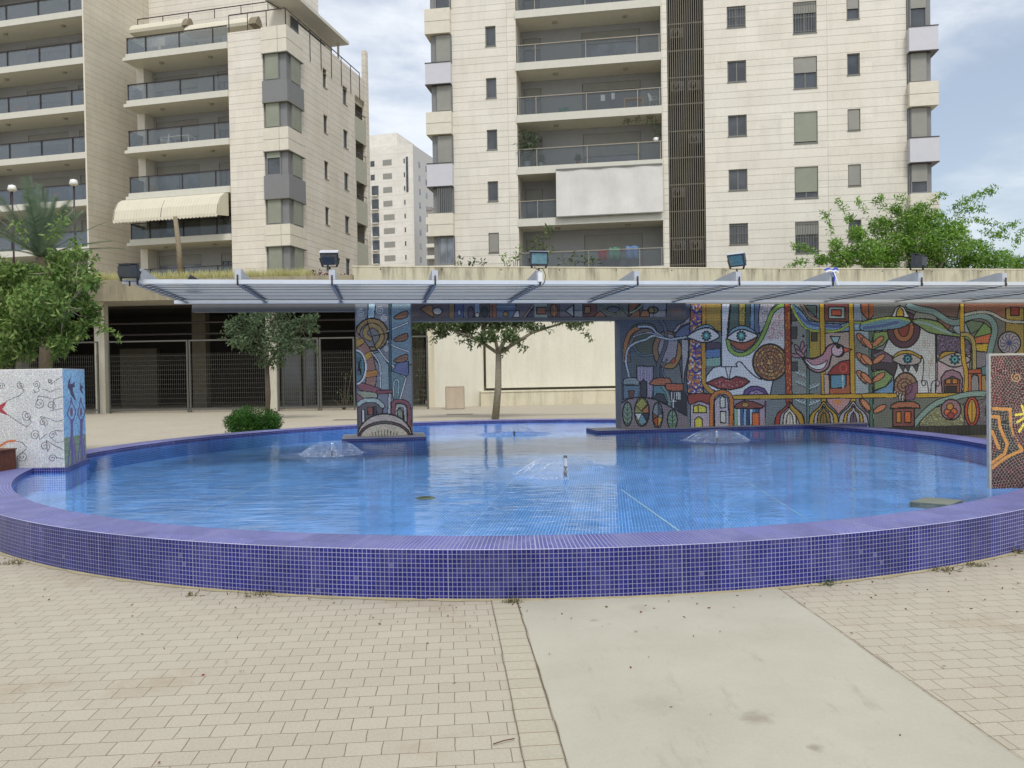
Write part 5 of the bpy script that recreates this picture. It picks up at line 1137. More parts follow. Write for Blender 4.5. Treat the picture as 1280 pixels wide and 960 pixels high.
# ================================================================== mosaic block on the left, dark panel on the right
BZ = 1.63
A = atZ(81, 584, RZ); B = atZ(108, 573, RZ)
d = (B-A).normalized(); D_ = (B-A).length; fu = Vector((1, 0.0, 0)); fu = Vector((math.cos(-.02), math.sin(-.02), 0)); WB = 3.0
blk = empty('mosaic_block', (A.x, A.y, 0), 0, 'low pale wall block with swirling spiral mosaic and swallows on its blue end', 'mosaic wall')
n_ = Vector((-d.y, d.x, 0)); eps = .004
c1 = Vector((0, 0, 0)); c2 = d*D_; c3 = c2-fu*WB; c4 = -fu*WB; g = lambda p: (p.x, p.y)
mb = MB(); ins = lambda p, q: (p.x+q[0]*eps, p.y+q[1]*eps)
mb.prism([ins(c4, (1, 1)), ins(c1, (-1, 1)), ins(c2, (-1, -1)), ins(c3, (1, -1))], 'z', RZ-.02, BZ-.01); mb.build('block_core', M['core_wall'], blk)
mb = MB(); mb.prism([g(c4), g(c1), g(c2), g(c3)], 'z', BZ-.01, BZ+.006); mb.build('block_cap', simple('white_mortar_cap', s2l((206, 206, 202)), .8, var=.08, sc=8), blk)
bpy.context.view_layer.update()
m = Mosaic(A-fu*WB+Vector((0, 0, RZ-A.z)), fu, Vector((0, 0, 1)), WB, BZ-RZ-.01, .008, (190, 192, 190)); paint_block_front(m); m.grout(.024, .93, .01, .006); m.build('spiral_mosaic', blk, .10)
m = Mosaic(A+Vector((0, 0, RZ-A.z)), d, Vector((0, 0, 1)), D_, BZ-RZ-.01, .012, (120, 160, 190)); paint_block_side(m); m.build('swallow_mosaic', blk, .12, 1.3)
A2 = atZ(1238.5, 611, WZ); th = .035; WS = 1.9; f2 = Vector((math.cos(.03), math.sin(.03), 0)); w2 = Vector((-f2.y, f2.x, 0))
sb = empty('mosaic_stele', (A2.x, A2.y, 0), .03, 'upright dark red mosaic panel with a golden maze band and yellow figure', 'mosaic slab')
ZS = atY(1239, 442, A2.y).z; zb = WZ-.0
mb = MB(); mb.box(0, WS, .004, th, zb-.0, ZS-.02); mb.build('panel_core', M['core_wall'], sb)
mb = MB(); mb.box(-.012, WS, -.003, th+.006, ZS-.02, ZS); mb.box(-.012, -.001, -.003, th+.006, zb, ZS-.02); mb.build('panel_edge', simple('pale_mortar_edge', s2l((176, 172, 162)), .85, var=.15, sc=20), sb)
mb = MB(); mb.box(.4, WS-.15, .01, th-.01, .0, zb+.0); mb.build('footing', M['core_wall'], sb)
m = Mosaic(Vector((A2.x, A2.y, zb+.0)), f2, Vector((0, 0, 1)), WS, ZS-zb-.02, .0052, (80, 40, 44)); paint_slab(m); bpy.context.view_layer.update(); m.build('maze_mosaic', sb, .2)
# tiled foot of the block, standing out into the pool
ft = empty('block_plinth', (A.x, A.y, 0), 0, 'blue tiled foot of the pale swirl block jutting into the pool', 'plinth', 'tiled plinths in the pool')
e_ = .035; q4 = [c4-Vector((0, e_, 0)), c1+fu*e_-Vector((0, e_, 0)), c2+fu*e_+d*e_, c3+d*e_]
for nm, za, zb_, mt in (('tiled_side', WZ-.02, RZ-.003, 'pool_tile'), ('sunken_side', FZ, WZ-.02, 'basin_tile')):
    mb = MB(); s_ = 0
    for k in range(3):
        a0, a1 = q4[k], q4[k+1]; l_ = (a1-a0).length; mb.quad((a0.x, a0.y, za), (a1.x, a1.y, za), (a1.x, a1.y, zb_), (a0.x, a0.y, zb_), [(s_, za), (s_+l_, za), (s_+l_, zb_), (s_, zb_)]); s_ += l_
    mb.build(nm, M[mt], ft)
mb = MB(); mb.face([(p.x, p.y, RZ-.003) for p in q4], [(p.x, p.y) for p in q4]); mb.build('tiled_top', M['pool_coping'], ft)
# rusty box at the far left on the rim
Q = atY(20, 583, 9.95); t = empty('rusty_box', (Q.x-.30, Q.y-.0, RZ), -.05, 'rusty brown steel box on the pool rim beside the pale swirl mosaic', 'metal box')
zt = atY(20, 564, Q.y).z-RZ
mb = MB(); mb.box(-1.2, 0, 0, .45, 0.0, zt-.015); mb.build('box_body', M['rust'], t); mb = MB(); mb.box(-1.22, .012, -.012, .46, zt-.015, zt); mb.build('box_lid', M['rust'], t)

# ================================================================== building kit
def wall_holes(mb, u0, u1, z0, z1, w, holes, depth=.25, axis='u', flip=False):
    """plane with rectangular openings and their reveals; axis 'u': plane w=const, axis 'w': plane u=const"""
    def P(a, z, d=0.0): return (a, w+d, z) if axis == 'u' else (w-d, a, z)
    hs = [h for h in holes if h[1] > u0 and h[0] < u1 and h[3] > z0 and h[2] < z1]
    us = sorted({u0, u1, *[min(max(x, u0), u1) for h in hs for x in h[:2]]}); 
    for i in range(len(us)-1):
        a, b = us[i], us[i+1]; m_ = (a+b)/2; col = sorted([(max(h[2], z0), min(h[3], z1)) for h in hs if h[0] < m_ < h[1]])
        z = z0
        for (p, q) in col+[(z1, z1)]:
            if p > z+1e-6: mb.quad(P(a, z), P(b, z), P(b, p), P(a, p))
            z = max(z, q)
    for (a, b, p, q) in hs:
        mb.quad(P(a, p), P(a, p, depth), P(a, q, depth), P(a, q)); mb.quad(P(b, p, depth), P(b, p), P(b, q), P(b, q, depth))
        mb.quad(P(a, p), P(b, p), P(b, p, depth), P(a, p, depth)); mb.quad(P(a, q, depth), P(b, q, depth), P(b, q), P(a, q))
def window(par, a, b, z0, z1, w, depth=.16, shut=0.0, bars=False, split=True, axis='u', shm='shutter', fm='frame', pane='pane', slats=False, fr=.06):
    """frame part with pane / shutter sub-parts"""
    def BX(mb, x0, x1, d0, d1, za, zb):
        if axis == 'u': mb.box(x0, x1, w+d0, w+d1, za, zb)
        else: mb.box(w-d1, w-d0, x0, x1, za, zb)
    mb = MB(); BX(mb, a+.002, a+fr, depth-.08, depth, z0+.002, z1-.002); BX(mb, b-fr, b-.002, depth-.08, depth, z0+.002, z1-.002); BX(mb, a+fr, b-fr, depth-.08, depth, z0+.002, z0+fr); BX(mb, a+fr, b-fr, depth-.08, depth, z1-fr, z1-.002)
    if split: BX(mb, (a+b)/2-.03, (a+b)/2+.03, depth-.07, depth, z0+fr, z1-fr)
    BX(mb, a-.02, b+.02, -.03, .05, z0-.05, z0-.001)
    wf = mb.build('window', M[fm], par)
    if shut < 1:
        mb = MB(); BX(mb, a+fr-.01, b-fr+.01, depth-.03, depth-.01, z0+fr-.01, z1-fr+.01); mb.build('pane', M[pane], wf)
    if shut > 0:
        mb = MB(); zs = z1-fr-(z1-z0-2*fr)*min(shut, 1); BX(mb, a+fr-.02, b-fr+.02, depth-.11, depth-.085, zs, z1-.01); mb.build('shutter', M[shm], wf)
    if bars:
        mb = MB(); n = max(3, int((b-a)/.13))
        for k in range(1, n): x = a+(b-a)*k/n; BX(mb, x-.009, x+.009, .0, .018, z0, z1)
        for z in (z0+.12, (z0+z1)/2, z1-.12): BX(mb, a, b, .004, .022, z-.01, z+.01)
        mb.build('window_bars', M['frame'], wf)
    if slats:
        mb = MB(); n = int((b-a)/.11)
        for k in range(n): x = a+(b-a)*k/n; BX(mb, x, x+.04, -.25, -.22, z0, z1)
        mb.build('slat_screen', M['frame'], wf)
    return wf
def balcony(par, u0, u1, wf_, wb, z, th=.42, rail='light', posts=(), ceiling=True, left_return=False, rail_h=1.05, glass=True):
    mb = MB(); mb.box(u0, u1, wf_, wb, z-th, z); sl = mb.build('balcony', M['slab_white'], par)
    mb = MB(); mb.box(u0+.05, u1-.05, wf_+.25, wb-.002, z-th-.006, z-th-.001)
    mb.build('soffit', M['soffit'], sl)
    mat = M['rail_light' if rail == 'light' else 'rail_dark']
    mb = MB(); zr = z+rail_h; d = wf_+.10
    mb.box(u0+.02, u1-.02, d-.03, d+.03, zr-.05, zr)
    for p in posts: mb.box(p-.022, p+.022, d-.02, d+.02, z, zr-.05)
    if left_return: mb.box(u0+.02, u0+.07, d, wb-.6, zr-.05, zr); mb.box(u0+.02, u0+.06, d+.0, d+.04, z, zr-.05)
    mb.build('railing', mat, sl)
    if glass:
        mb = MB(); mb.box(u0+.06, u1-.03, d+.035, d+.045, z+.03, zr-.06)
        if left_return: mb.box(u0+.04, u0+.05, d+.05, wb-.6, z+.03, zr-.06)
        mb.build('glass_panel', M['rail_glass'], sl)
    mb = MB()
    for q in (.27, .76):
        uu = u0+(u1-u0)*q; mb.lathe([(.0, -.09), (.12, -.085), (.15, -.04), (.15, 0)], (uu, wf_+.9, z-th-.006), 12)
    mb.build('ceiling_lamp', simple('opal_lamp', s2l((150, 146, 128)), .5) if 'opal' not in M else M['opal'], sl)
    return sl
M['opal'] = simple('opal_lamp', s2l((150, 146, 128)), .5)

# ================================================================== right tower
tw = empty('apartment_tower', FB.o, FB.a, 'tall pale stone apartment tower with glass balconies and a dark louvred shaft', 'apartment tower', )
f = FB; zb1 = f.Z(648, 79); per = (f.Z(648, 79)-f.Z(648, 274))/3
F = [zb1+per*k for k in (-4, -3, -2, -1, 0, 1, 2)]          # balcony floor levels
TOP = F[-1]+3.4
uL, uW0, uR0, uR1 = f.U(541), f.U(567), f.U(647), f.U(828)
uS0, uS1 = f.U(835.5), f.U(881.5); uBR, uE = f.U(1134.5), f.U(1164)
holes = []; wins = []
def rows(u0, u1, y1, y0, px, specs):   # specs: per storey offset -> options
    a, b = f.Z(px, y0), f.Z(px, y1)
    for k, kw in specs.items(): holes.append((u0, u1, a+per*k, b+per*k)); wins.append((u0, u1, a+per*k, b+per*k, kw))
rows(f.U(609), f.U(622), 162, 187, 615, {2: dict(split=False), 1: dict(split=False), 0: dict(split=False), -1: dict(split=False), -2: dict(shut=1, shm='shutter'), 3: dict(split=False), -3: dict(shut=1)})
rows(f.U(910.5), f.U(934), 143.6, 170, 922, {3: dict(), 2: dict(bars=True), 1: dict(), 0: dict(), -1: dict(), -2: dict(bars=True), -3: dict()})
rows(f.U(993), f.U(1022.5), 139.5, 179, 1008, {3: dict(shut=.3), 2: dict(shut=.35, bars=True), 1: dict(shut=.5), 0: dict(shut=.97, shm='shutter_green'), -1: dict(shut=.82, shm='shutter_green'), -2: dict(shut=.4, bars=True), -3: dict(shut=1)})
rows(f.U(1060), f.U(1076), 136, 163, 1068, {3: dict(split=False), 2: dict(shut=.5, split=False), 1: dict(split=False), 0: dict(shut=1), -1: dict(shut=1, shm='shutter'), -2: dict(split=False), -3: dict(split=False)})
D = 15
mb = MB(); wall_holes(mb, uW0, uR0, 0, TOP, 0, holes, .18); wall_holes(mb, uR1, uS0, 0, TOP, 0, [], .1); wall_holes(mb, uS1, uBR, 0, TOP, 0, holes, .18)
lowz = F[0]-.42
wall_holes(mb, uR0, uR1, 0, lowz, 0, [], .1)
mb.quad((uL+.1, .3, 0), (uL+.1, D, 0), (uL+.1, D, TOP), (uL+.1, .3, TOP)); mb.quad((uE-.1, D, 0), (uE-.1, .3, 0), (uE-.1, .3, TOP), (uE-.1, D, TOP)); mb.quad((uE-.1, D, 0), (uL+.1, D, 0), (uL+.1, D, TOP), (uE-.1, D, TOP)); mb.quad((uL+.1, 0, TOP), (uE-.1, 0, TOP), (uE-.1, D, TOP), (uL+.1, D, TOP))
mb.quad((uW0, 0, 0), (uW0, .5, 0), (uW0, .5, TOP), (uW0, 0, TOP)); mb.quad((uBR, .5, 0), (uBR, 0, 0), (uBR, 0, TOP), (uBR, .5, TOP))
mb.build('stone_wall', M['stoneB'], tw)
RD = 1.85
mb = MB()
mb.quad((uR0, 0, lowz), (uR0, RD, lowz), (uR0, RD, TOP), (uR0, 0, TOP)); mb.quad((uR1, RD, lowz), (uR1, 0, lowz), (uR1, 0, TOP), (uR1, RD, TOP)); mb.build('recess_side_wall', M['stone_pale'], tw)
dh = []; 
for z in F: dh += [(f.U(729, RD), f.U(802, RD), z+.02, z+2.2), (f.U(656, RD), f.U(678, RD), z+.02, z+2.12)]
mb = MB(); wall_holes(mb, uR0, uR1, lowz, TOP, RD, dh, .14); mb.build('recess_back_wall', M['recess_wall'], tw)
shd = [.42, .35, .62, .2, .30, .25, .3]
for k, h in enumerate(dh): window(tw, *h, RD, .13, shut=shd[(k//2) % 7] if k % 2 == 0 else .3, pane='pane_light' if k % 4 == 0 else 'pane', fm='frame', shm='shutter')
for k, z in enumerate(F): balcony(tw, uR0-.04, uR1, -.05, RD, z, .44, 'light', [uR0+.1, f.U(671), f.U(734), f.U(798), uR1-.1])
for (a, b, p, q, kw) in wins: window(tw, a, b, p, q, 0, .16, **kw)
# louvred shaft
mb = MB(); mb.quad((uS0, 0, 0), (uS0, 1.1, 0), (uS0, 1.1, TOP), (uS0, 0, TOP)); mb.quad((uS1, 1.1, 0), (uS1, 0, 0), (uS1, 0, TOP), (uS1, 1.1, TOP)); mb.quad((uS0, 1.1, 0), (uS1, 1.1, 0), (uS1, 1.1, TOP), (uS0, 1.1, TOP)); mb.build('shaft_wall', M['shaft_dark'], tw)
mb = MB(); n = 17
for k in range(n): x = uS0+.06+(uS1-uS0-.12)*k/(n-1); mb.box(x-.019, x+.019, .04, .10, 0, TOP-.1)
z = F[0]-6
while z < TOP-.3: mb.box(uS0, uS1, .11, .17, z, z+.07); z += per/2
mb.build('louvre_screen', M['louvre'], tw)
acw = simple('white_painted_casing', s2l((104, 103, 98)), .6)
for k, z in enumerate(F):
    for j in (0, 1):
        if (k+j) % 3 == 2: continue
        mb = MB(); x = uS0+.2+j*.95; mb.box(x, x+.75, .45, .8, z+.9, z+1.45); c = mb.build('air_conditioner', acw, tw)
        mb = MB(); mb.lathe([(0, 0), (.2, 0), (.2, .015), (0, .015)], (0, 0, 0), 14); mb.v = [(x+.28+v[0], .445-v[2], z+1.18+v[1]) for v in mb.v]; mb.build('fan_grille', M['frame_dark'], c)
# corner bays
def bay(u_in, u_out, px, bands, side, wpx_out):
    s = -1 if side == 'L' else 1
    uo = u_out; ui = u_in
    for (kind, y0, y1) in bands:
        z1, z0 = f.Z(px, y0, -.3), f.Z(px, y1, -.3)
        if kind in ('stone', 'white', 'base'):
            mb = MB(); mb.box(ui, uo+s*.26, -.42, 1.6, z0, z1); p = mb.build('bay_spandrel', M['stone_pale' if kind != 'white' else 'white_panel'], tw)
            if kind == 'white':
                
                for a_, b__ in ((z1, z1+.05), (z0-.05, z0)): mb = MB(); mb.box(ui, uo+s*.28, -.44, 1.6, a_, b__); mb.build('edge_trim', M['frame_dark'], p)
            elif kind == 'stone':
                mb = MB(); mb.box(ui, uo+s*.265, -.424, 1.6, (z0+z1)/2-.012, (z0+z1)/2+.012); mb.build('panel_joint', M['frame'], p)
        else:
            op = kind; a, b = min(ui, uo), max(ui, uo)
            mb = MB(); mb.box(a+.02, b-.02, -.10, 1.5, z0, z1); p = mb.build('bay_frame', M['grey_panel'], tw)
            kw = dict(full=dict(shut=1), half=dict(shut=.62), glass=dict(shut=.35), slat=dict(shut=0, slats=True), curt=dict(shut=.0, pane='pane_light'))[op]
            window(tw, a+(.10 if side == 'R' else .34), b-(.24 if side == 'R' else .02), z0+.05, z1-.05, -.14, .03, fm='grey_panel', split=(op == 'curt'), **kw)
bandsL = [('glass', -40, 11), ('stone', 11, 42), ('full', 42, 79), ('white', 79, 105), ('full', 105, 140), ('stone', 140, 168), ('full', 168, 205), ('white', 205, 233), ('slat', 233, 267), ('stone', 267, 295), ('curt', 295, 332), ('stone', 332, 700)]
bay(uW0, uL, 553, bandsL, 'L', 0)
bandsR = [('full', -34, -6) , ('glass', -6, 34.5), ('white', 34.5, 64), ('full', 64, 103), ('stone', 103, 133), ('full', 133, 173), ('white', 173, 203), ('half', 203, 242), ('stone', 242, 272), ('full', 272, 312), ('stone', 312, 700)]
bay(uBR, uE, 1150, bandsR, 'R', 0)
mb = MB(); mb.box(uL, uE, -.1, D, TOP, TOP+.3); mb.build('roof_parapet', M['stone_pale'], tw)

# white canvas blind over a balcony
b0, b1 = f.U(695), f.U(828, 0); zt, zbm = f.Z(760, 209, -.2), f.Z(760, 268, -.2)
t = empty('canvas_blind', f.P(b0, -.14, zbm), f.a, 'large white canvas blind let down over a tower balcony', 'blind')
mb = MB(); n = 40
for i in range(n):
    for j in range(8):
        def Q(i, j): x = (b1-b0)*i/n; zz = (zt-zbm)*j/8; return (x, -.02*math.sin(i*.55+j*.3)-.10*(1-j/8)**2, zz)
        mb.quad(Q(i, j), Q(i+1, j), Q(i+1, j+1), Q(i, j+1))
mb.build('canvas', M['blind'], t); mb = MB(); mb.bar((0, -.11, -.02), (b1-b0, -.11, -.02), .06); mb.bar((0, 0, zt-zbm+.03), (b1-b0, 0, zt-zbm+.03), .08); mb.build('blind_bar', M['frame'], t)

# ================================================================== left block
f = FA
bk = empty('apartment_block', FA.o, FA.a, 'pale stone apartment block with dark railed balconies and grey corner windows', 'apartment block')
zt_ = f.Z(366, 29, 0); pa = (f.Z(285, 112)-f.Z(285, 292))/3; G = [f.Z(285, 292)+pa*(k-1) for k in range(0, 6)]   # slab tops; last is the terrace
uP0, uP1, uB = f.U(287, .12, 170), f.U(330, .12, 170), -.3
uN = f.U(158, 0, 128); wEnd = f.side(461, 200, uB)[0]; wSp = f.side(381, 170, 0)[0]
sh = []; 
for y0, y1 in ((87, 110), (144, 166), (201, 223), (258, 280), (314, 337)): a, b = f.side(404.5, 150, uB)[0], f.side(409.5, 150, uB)[0]; sh.append((a, b, f.side(407, y1, uB)[1], f.side(407, y0, uB)[1]))
for y0, y1 in ((108, 130), (162, 184), (215, 236), (269, 290), (322, 342)): a, b = f.side(429, 150, uB)[0], f.side(434.5, 150, uB)[0]; sh.append((a, b, f.side(431, y1, uB)[1], f.side(431, y0, uB)[1]))
eb = []
for y0, y1 in ((122, 146), (174, 196), (225, 247), (277, 300)): a, b = f.side(444, 150, uB)[0], f.side(456, 150, uB)[0]; eb.append((a, b, f.side(450, y1+3, uB)[1], f.side(450, y0+1, uB)[1]))
mb = MB(); wall_holes(mb, uP0, uP1, 0, zt_-.02, .12, []); wall_holes(mb, uP1, -.35, 0, zt_-3, .45, [])
ZS_ = f.side(441, 88, uB)[1]; wall_holes(mb, wSp, wEnd, 0, ZS_, uB, sh+eb, .2, axis='w')
mb.quad((uP1, .12, 0), (uP1, .45, 0), (uP1, .45, zt_), (uP1, .12, zt_)); mb.quad((uP0, 2.2, 0), (uP0, .12, 0), (uP0, .12, zt_), (uP0, 2.2, zt_))
mb.quad((uB, wEnd, 0), (uN-3, wEnd, 0), (uN-3, wEnd, zt_-.2), (uB, wEnd, zt_-.2)); mb.quad((uN, 2.2, zt_-.9), (uB, 2.2, zt_-.9), (uB, wEnd, zt_-.9), (uN, wEnd, zt_-.9))
mb.quad((uB, wSp, 0), (uB-.4, wSp, 0), (uB-.4, wSp, zt_), (uB, wSp, zt_)); mb.quad((uB-.2, wSp, zt_-1.2), (uB, wSp, ZS_), (uB, wEnd, ZS_), (uB-.2, wEnd, zt_-1.2))
mb.build('stone_wall', M['stoneA'], bk)
for (a, b, p, q) in sh: window(bk, a, b, p, q, uB, .17, axis='w', split=False, shut=random.choice([0, 0, .4]))
for k, (a, b, p, q) in enumerate(eb):
    mb = MB(); mb.box(uB-1.6, uB-.21, a, b, p-.1, p); e = mb.build('end_balcony', M['green_panel'], bk); mb = MB(); mb.box(uB-1.6, uB-.21, a, b, q, q+.1); mb.build('balcony_ceiling', M['green_panel'], e)
    mb = MB(); mb.box(uB-1.65, uB-1.6, a, b-1.0, p, q); mb.build('back_panel', M['recess_wall'], e); mb = MB(); mb.bar((uB+.05, a, p+.35), (uB+.05, b, p+.35), .05); mb.build('railing', M['rail_dark'], e)
    mb = MB(); mb.box(uB+.004, uB+.03, a-.1, b+.2, p-1.75, p-.02); mb.build('parapet_panel', M['green_panel'], e)
mb = MB(); mb.box(uB-.25, uB+.06, f.side(457, 150, uB)[0], wEnd+.05, 0, f.side(460, 67, uB)[1]); mb.build('end_pier', M['stoneA'], bk)
# corner bay bands, y measured on the front corner
bands = [('stone', 29, 62), ('win', 62, 97), ('grey', 97, 124), ('win', 124, 157), ('stone', 157, 186), ('winh', 186, 217), ('grey', 217, 246), ('win', 246, 279), ('stone', 279, 306), ('win', 306, 343), ('grey', 343, 700)]
for kind, y0, y1 in bands:
    z1, z0 = f.Z(367, y0), f.Z(367, y1)
    if kind in ('stone', 'grey'):
        u_l = uP1; mb = MB(); mb.box(u_l, 0, 0, wSp, z0, z1); p = mb.build('bay_spandrel', M['stone_pale' if kind == 'stone' else 'grey_panel'], bk)
        if kind == 'stone':
            mb = MB(); mb.box(u_l, .004, -.004, wSp, (z0+z1)/2-.012, (z0+z1)/2+.012); mb.box(-.62, -.6, -.004, .1, z0, z1); mb.build('panel_joint', M['frame'], p)
        mb = MB(); mb.box(u_l, .02, -.02, wSp, z0-.05, z0); mb.build('edge_trim', M['frame'], p)
    else:
        mb = MB(); mb.box(uP1+.05, -.16, .22, wSp-.1, z0-.02, z1+.02); mb.build('bay_frame', M['grey_panel'], bk)
        window(bk, uP1+.14, -.62, z0+.05, z1-.02, .17, .05, shut=1 if kind == 'win' else .25, shm='shutter_green', fm='grey_panel', split=False)
        window(bk, .62, wSp-.35, z0+.05, z1-.02, -.11, .05, axis='w', shut=1, shm='shutter_green', fm='grey_panel', split=False)
# balcony recess
BW = 2.3
mb = MB(); dh = []
for z in G[:-1]: dh += [(f.U(196, BW), f.U(249, BW), z+.02, z+2.2), (f.U(274, BW), f.U(288, BW), z+.5, z+2.15)]
uC0, uC1 = f.U(171, 1.4), f.U(182, 1.4)
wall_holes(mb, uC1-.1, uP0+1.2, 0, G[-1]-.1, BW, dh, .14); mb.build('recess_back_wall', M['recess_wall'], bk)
for k, h in enumerate(dh): window(bk, *h, BW, .13, shut=[.3, .2, .25, .5, .4][(k//2) % 5], pane='pane_light' if k % 4 == 0 else 'pane')
mb = MB(); mb.box(uC1-.55, uC1, 1.4, BW, 0, G[-1]-.4); mb.build('corner_column', M['stone_pale'], bk)
mb = MB(); mb.box(uN-.1, uC1-.7, 4.6, 4.9, 0, G[-1]+2); mb.build('notch_wall', M['recess_wall'], bk)
for k, z in enumerate(G):
    sl = balcony(bk, uN, uP0-.002, 0, BW, z, .40, 'dark', [f.U(x, .1) for x in (185, 227, 269)], left_return=True)
    mb = MB(); mb.box(uN-.22, uN, .0, BW, z-.40, z-.2); mb.build('slab_lip', M['slab_white'], sl)
# terrace, penthouse and railings
zT = G[-1]
mb = MB(); mb.box(uN, f.U(300, 4), 4.0, 4.2, zT, zT+2.7); mb.build('penthouse_wall', M['recess_wall'], bk)
for (x0, x1) in ((176, 201), (205, 250), (255, 280)): window(bk, f.U(x0, 4), f.U(x1, 4), zT+.1, zT+2.1, 4.0, -.005, shut=.2, pane='pane_light')
mb = MB(); zr = ZS_+.22
mb.bar((uP0, .3, zr), (-.2, .3, zr), .05); mb.bar((-.2, .3, zr), (-.3, wEnd-1.5, zr+.0), .05)
for q in range(8): w_ = .5+(wEnd-2)*q/7; mb.bar((-.28, w_, zt_-.9), (-.28, w_, zr), .04)
for q in range(4): u_ = uP0+(-.2-uP0)*q/3; mb.bar((u_, .3, zt_-.1), (u_, .3, zr), .04)
mb.build('terrace_railing', M['rail_dark'], bk)
zu = f.Z(175, 24, 3.0); u_a, u_b = f.U(172, 3.0, 24), f.U(335, 3.0, 10)
mb = MB(); mb.bar((u_a, 3.0, zu), (u_b, 3.0, zu), .05); mb.bar((u_b, 3.0, zu), (u_b+.6, 6, zu), .05)
for q in range(6): u_ = u_a+(u_b-u_a)*q/5; mb.bar((u_, 3.0, zu-.6), (u_, 3.0, zu), .04)
mb.build('upper_railing', M['rail_dark'], bk)
# penthouse roof on the side wing
wa, za = f.side(400, 19, -.9); wb_, zb_ = f.side(452, 72, -.9)
mb = MB(); uR_ = -3.1; mb.box(uR_, -.9, 2.8, 11.0, za-.22, za); mb.build('penthouse_roof', M['slab_white'], bk)
mb = MB(); mb.box(uR_-.6, -2.2, 4.2, 10.8, zt_-.9, za-.22); mb.build('penthouse_room', M['stone_pale'], bk); mb = MB(); mb.box(-2.19, -2.15, 4.6, 9.6, zt_-.6, za-.6); mb.build('penthouse_glazing', M['pane'], bk)
mb = MB(); mb.bar((-1.6, 10.6, zt_-.9), (-1.6, 10.6, za-.2), .12); mb.build('roof_post', M['slab_white'], bk)
# rear wing and left wing
WL = -.7; uL_ = f.U(107.5, WL, 150); TOPA = zT+9.5
uC = f.U(336, 5.6, 5)
mb = MB(); mb.quad((uL_, WL, 0), (uL_, 5.6, 0), (uL_, 5.6, TOPA), (uL_, WL, TOPA)); mb.build('side_wall', M['stoneAside_shade'], bk)
mb = MB(); wall_holes(mb, uL_, uC, zT+2.2, TOPA, 5.6, []); mb.quad((uC, 5.6, zT-3), (uC, 13, zT-3), (uC, 13, TOPA), (uC, 5.6, TOPA)); mb.quad((uL_-14, 13, 0), (uC, 13, 0), (uC, 13, TOPA), (uL_-14, 13, TOPA)); mb.quad((uL_, 5.6, 0), (uN+.5, 5.6, 0), (uN+.5, 5.6, zT+2.2), (uL_, 5.6, zT+2.2))
mb.quad((uL_-14, WL, TOPA), (uL_, WL, TOPA), (uL_, 13, TOPA), (uL_-14, 13, TOPA)); mb.quad((uL_, 5.6, TOPA), (uC, 5.6, TOPA), (uC, 13, TOPA), (uL_, 13, TOPA)); mb.quad((uL_-14, WL, 0), (uL_-14, 13, 0), (uL_-14, 13, TOPA), (uL_-14, WL, TOPA)); mb.build('rear_wall', M['stoneA'], bk)
zl = f.Z(104, 71, WL); pl = (f.Z(104, 9, WL)-f.Z(104, 306, WL))/5; GL = [zl+pl*(k-5) for k in range(0, 9)]
uw0 = uL_-9.5; LB = WL+2.2
mb = MB(); dh = []
for z in GL: dh += [(f.U(36, LB), f.U(86, LB), z+.02, z+2.2), (f.U(100, LB), f.U(107, LB), z+.02, z+2.2)]
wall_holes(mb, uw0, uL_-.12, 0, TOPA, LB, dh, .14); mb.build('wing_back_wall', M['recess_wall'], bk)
mb = MB(); mb.box(uw0-4, uw0, WL, LB, 0, TOPA); mb.box(uL_-.12, uL_-.004, WL, LB, 0, TOPA); mb.build('wing_pier', M['stone_pale'], bk)
for k, h in enumerate(dh): window(bk, *h, LB, .13, shut=[.2, .55, .3, .35, .4][(k//2) % 5])
for z in GL: balcony(bk, uw0, uL_-.125, WL, LB, z, .40, 'dark', [f.U(x, WL+.1) for x in (-70, -28, 12, 52, 91)])

# cream striped awning with scalloped edge
AZ = f.Z(285, 241, -.02); W0 = -.02; u0, u1 = uN-.1, uP0-.05; drop = f.Z(287, 241)-f.Z(287, 268, -1.1)
t = empty('awning', f.P(u0, 0, AZ-drop), f.a, 'cream striped domed awning with scalloped edge over a block balcony', 'awning')
mb = MB(); n = 30; prof = [(0, drop), (-.35, drop*.96), (-.75, drop*.78), (-1.05, drop*.45), (-1.18, drop*.08)]
AW = u1-u0
for i in range(n):
    x0, x1 = -.15+(AW+.1)*i/n, -.15+(AW+.1)*(i+1)/n
    for k in range(4): mb.smooth = True; mb.quad((x0, prof[k+1][0], prof[k+1][1]), (x1, prof[k+1][0], prof[k+1][1]), (x1, prof[k][0], prof[k][1]), (x0, prof[k][0], prof[k][1]))
    mb.smooth = False; xm = (x0+x1)/2; mb.face([(x0, -1.185, drop*.08), (x0, -1.185, -.02), (x0+.25*(x1-x0), -1.185, -.08), (xm, -1.185, -.10), (x1-.25*(x1-x0), -1.185, -.08), (x1, -1.185, -.02), (x1, -1.185, drop*.08)])
for x in (-.15, AW-.05): mb.face([(x, 0, drop*.1)]+[(x, a, b) for a, b in prof][::1]+[(x, -1.15, 0), (x, 0, 0)][:1])
mb.build('awning_canvas', M['awning_cream'], t)
mb = MB()
for x in (-.1, AW*.45, AW-.1): mb.tube([(x, a, b-.02) for a, b in prof], .02, 5); mb.bar((x, 0, drop*.2), (x, -1.15, .05), .03)
mb.build('awning_frame', M['rail_dark'], t)
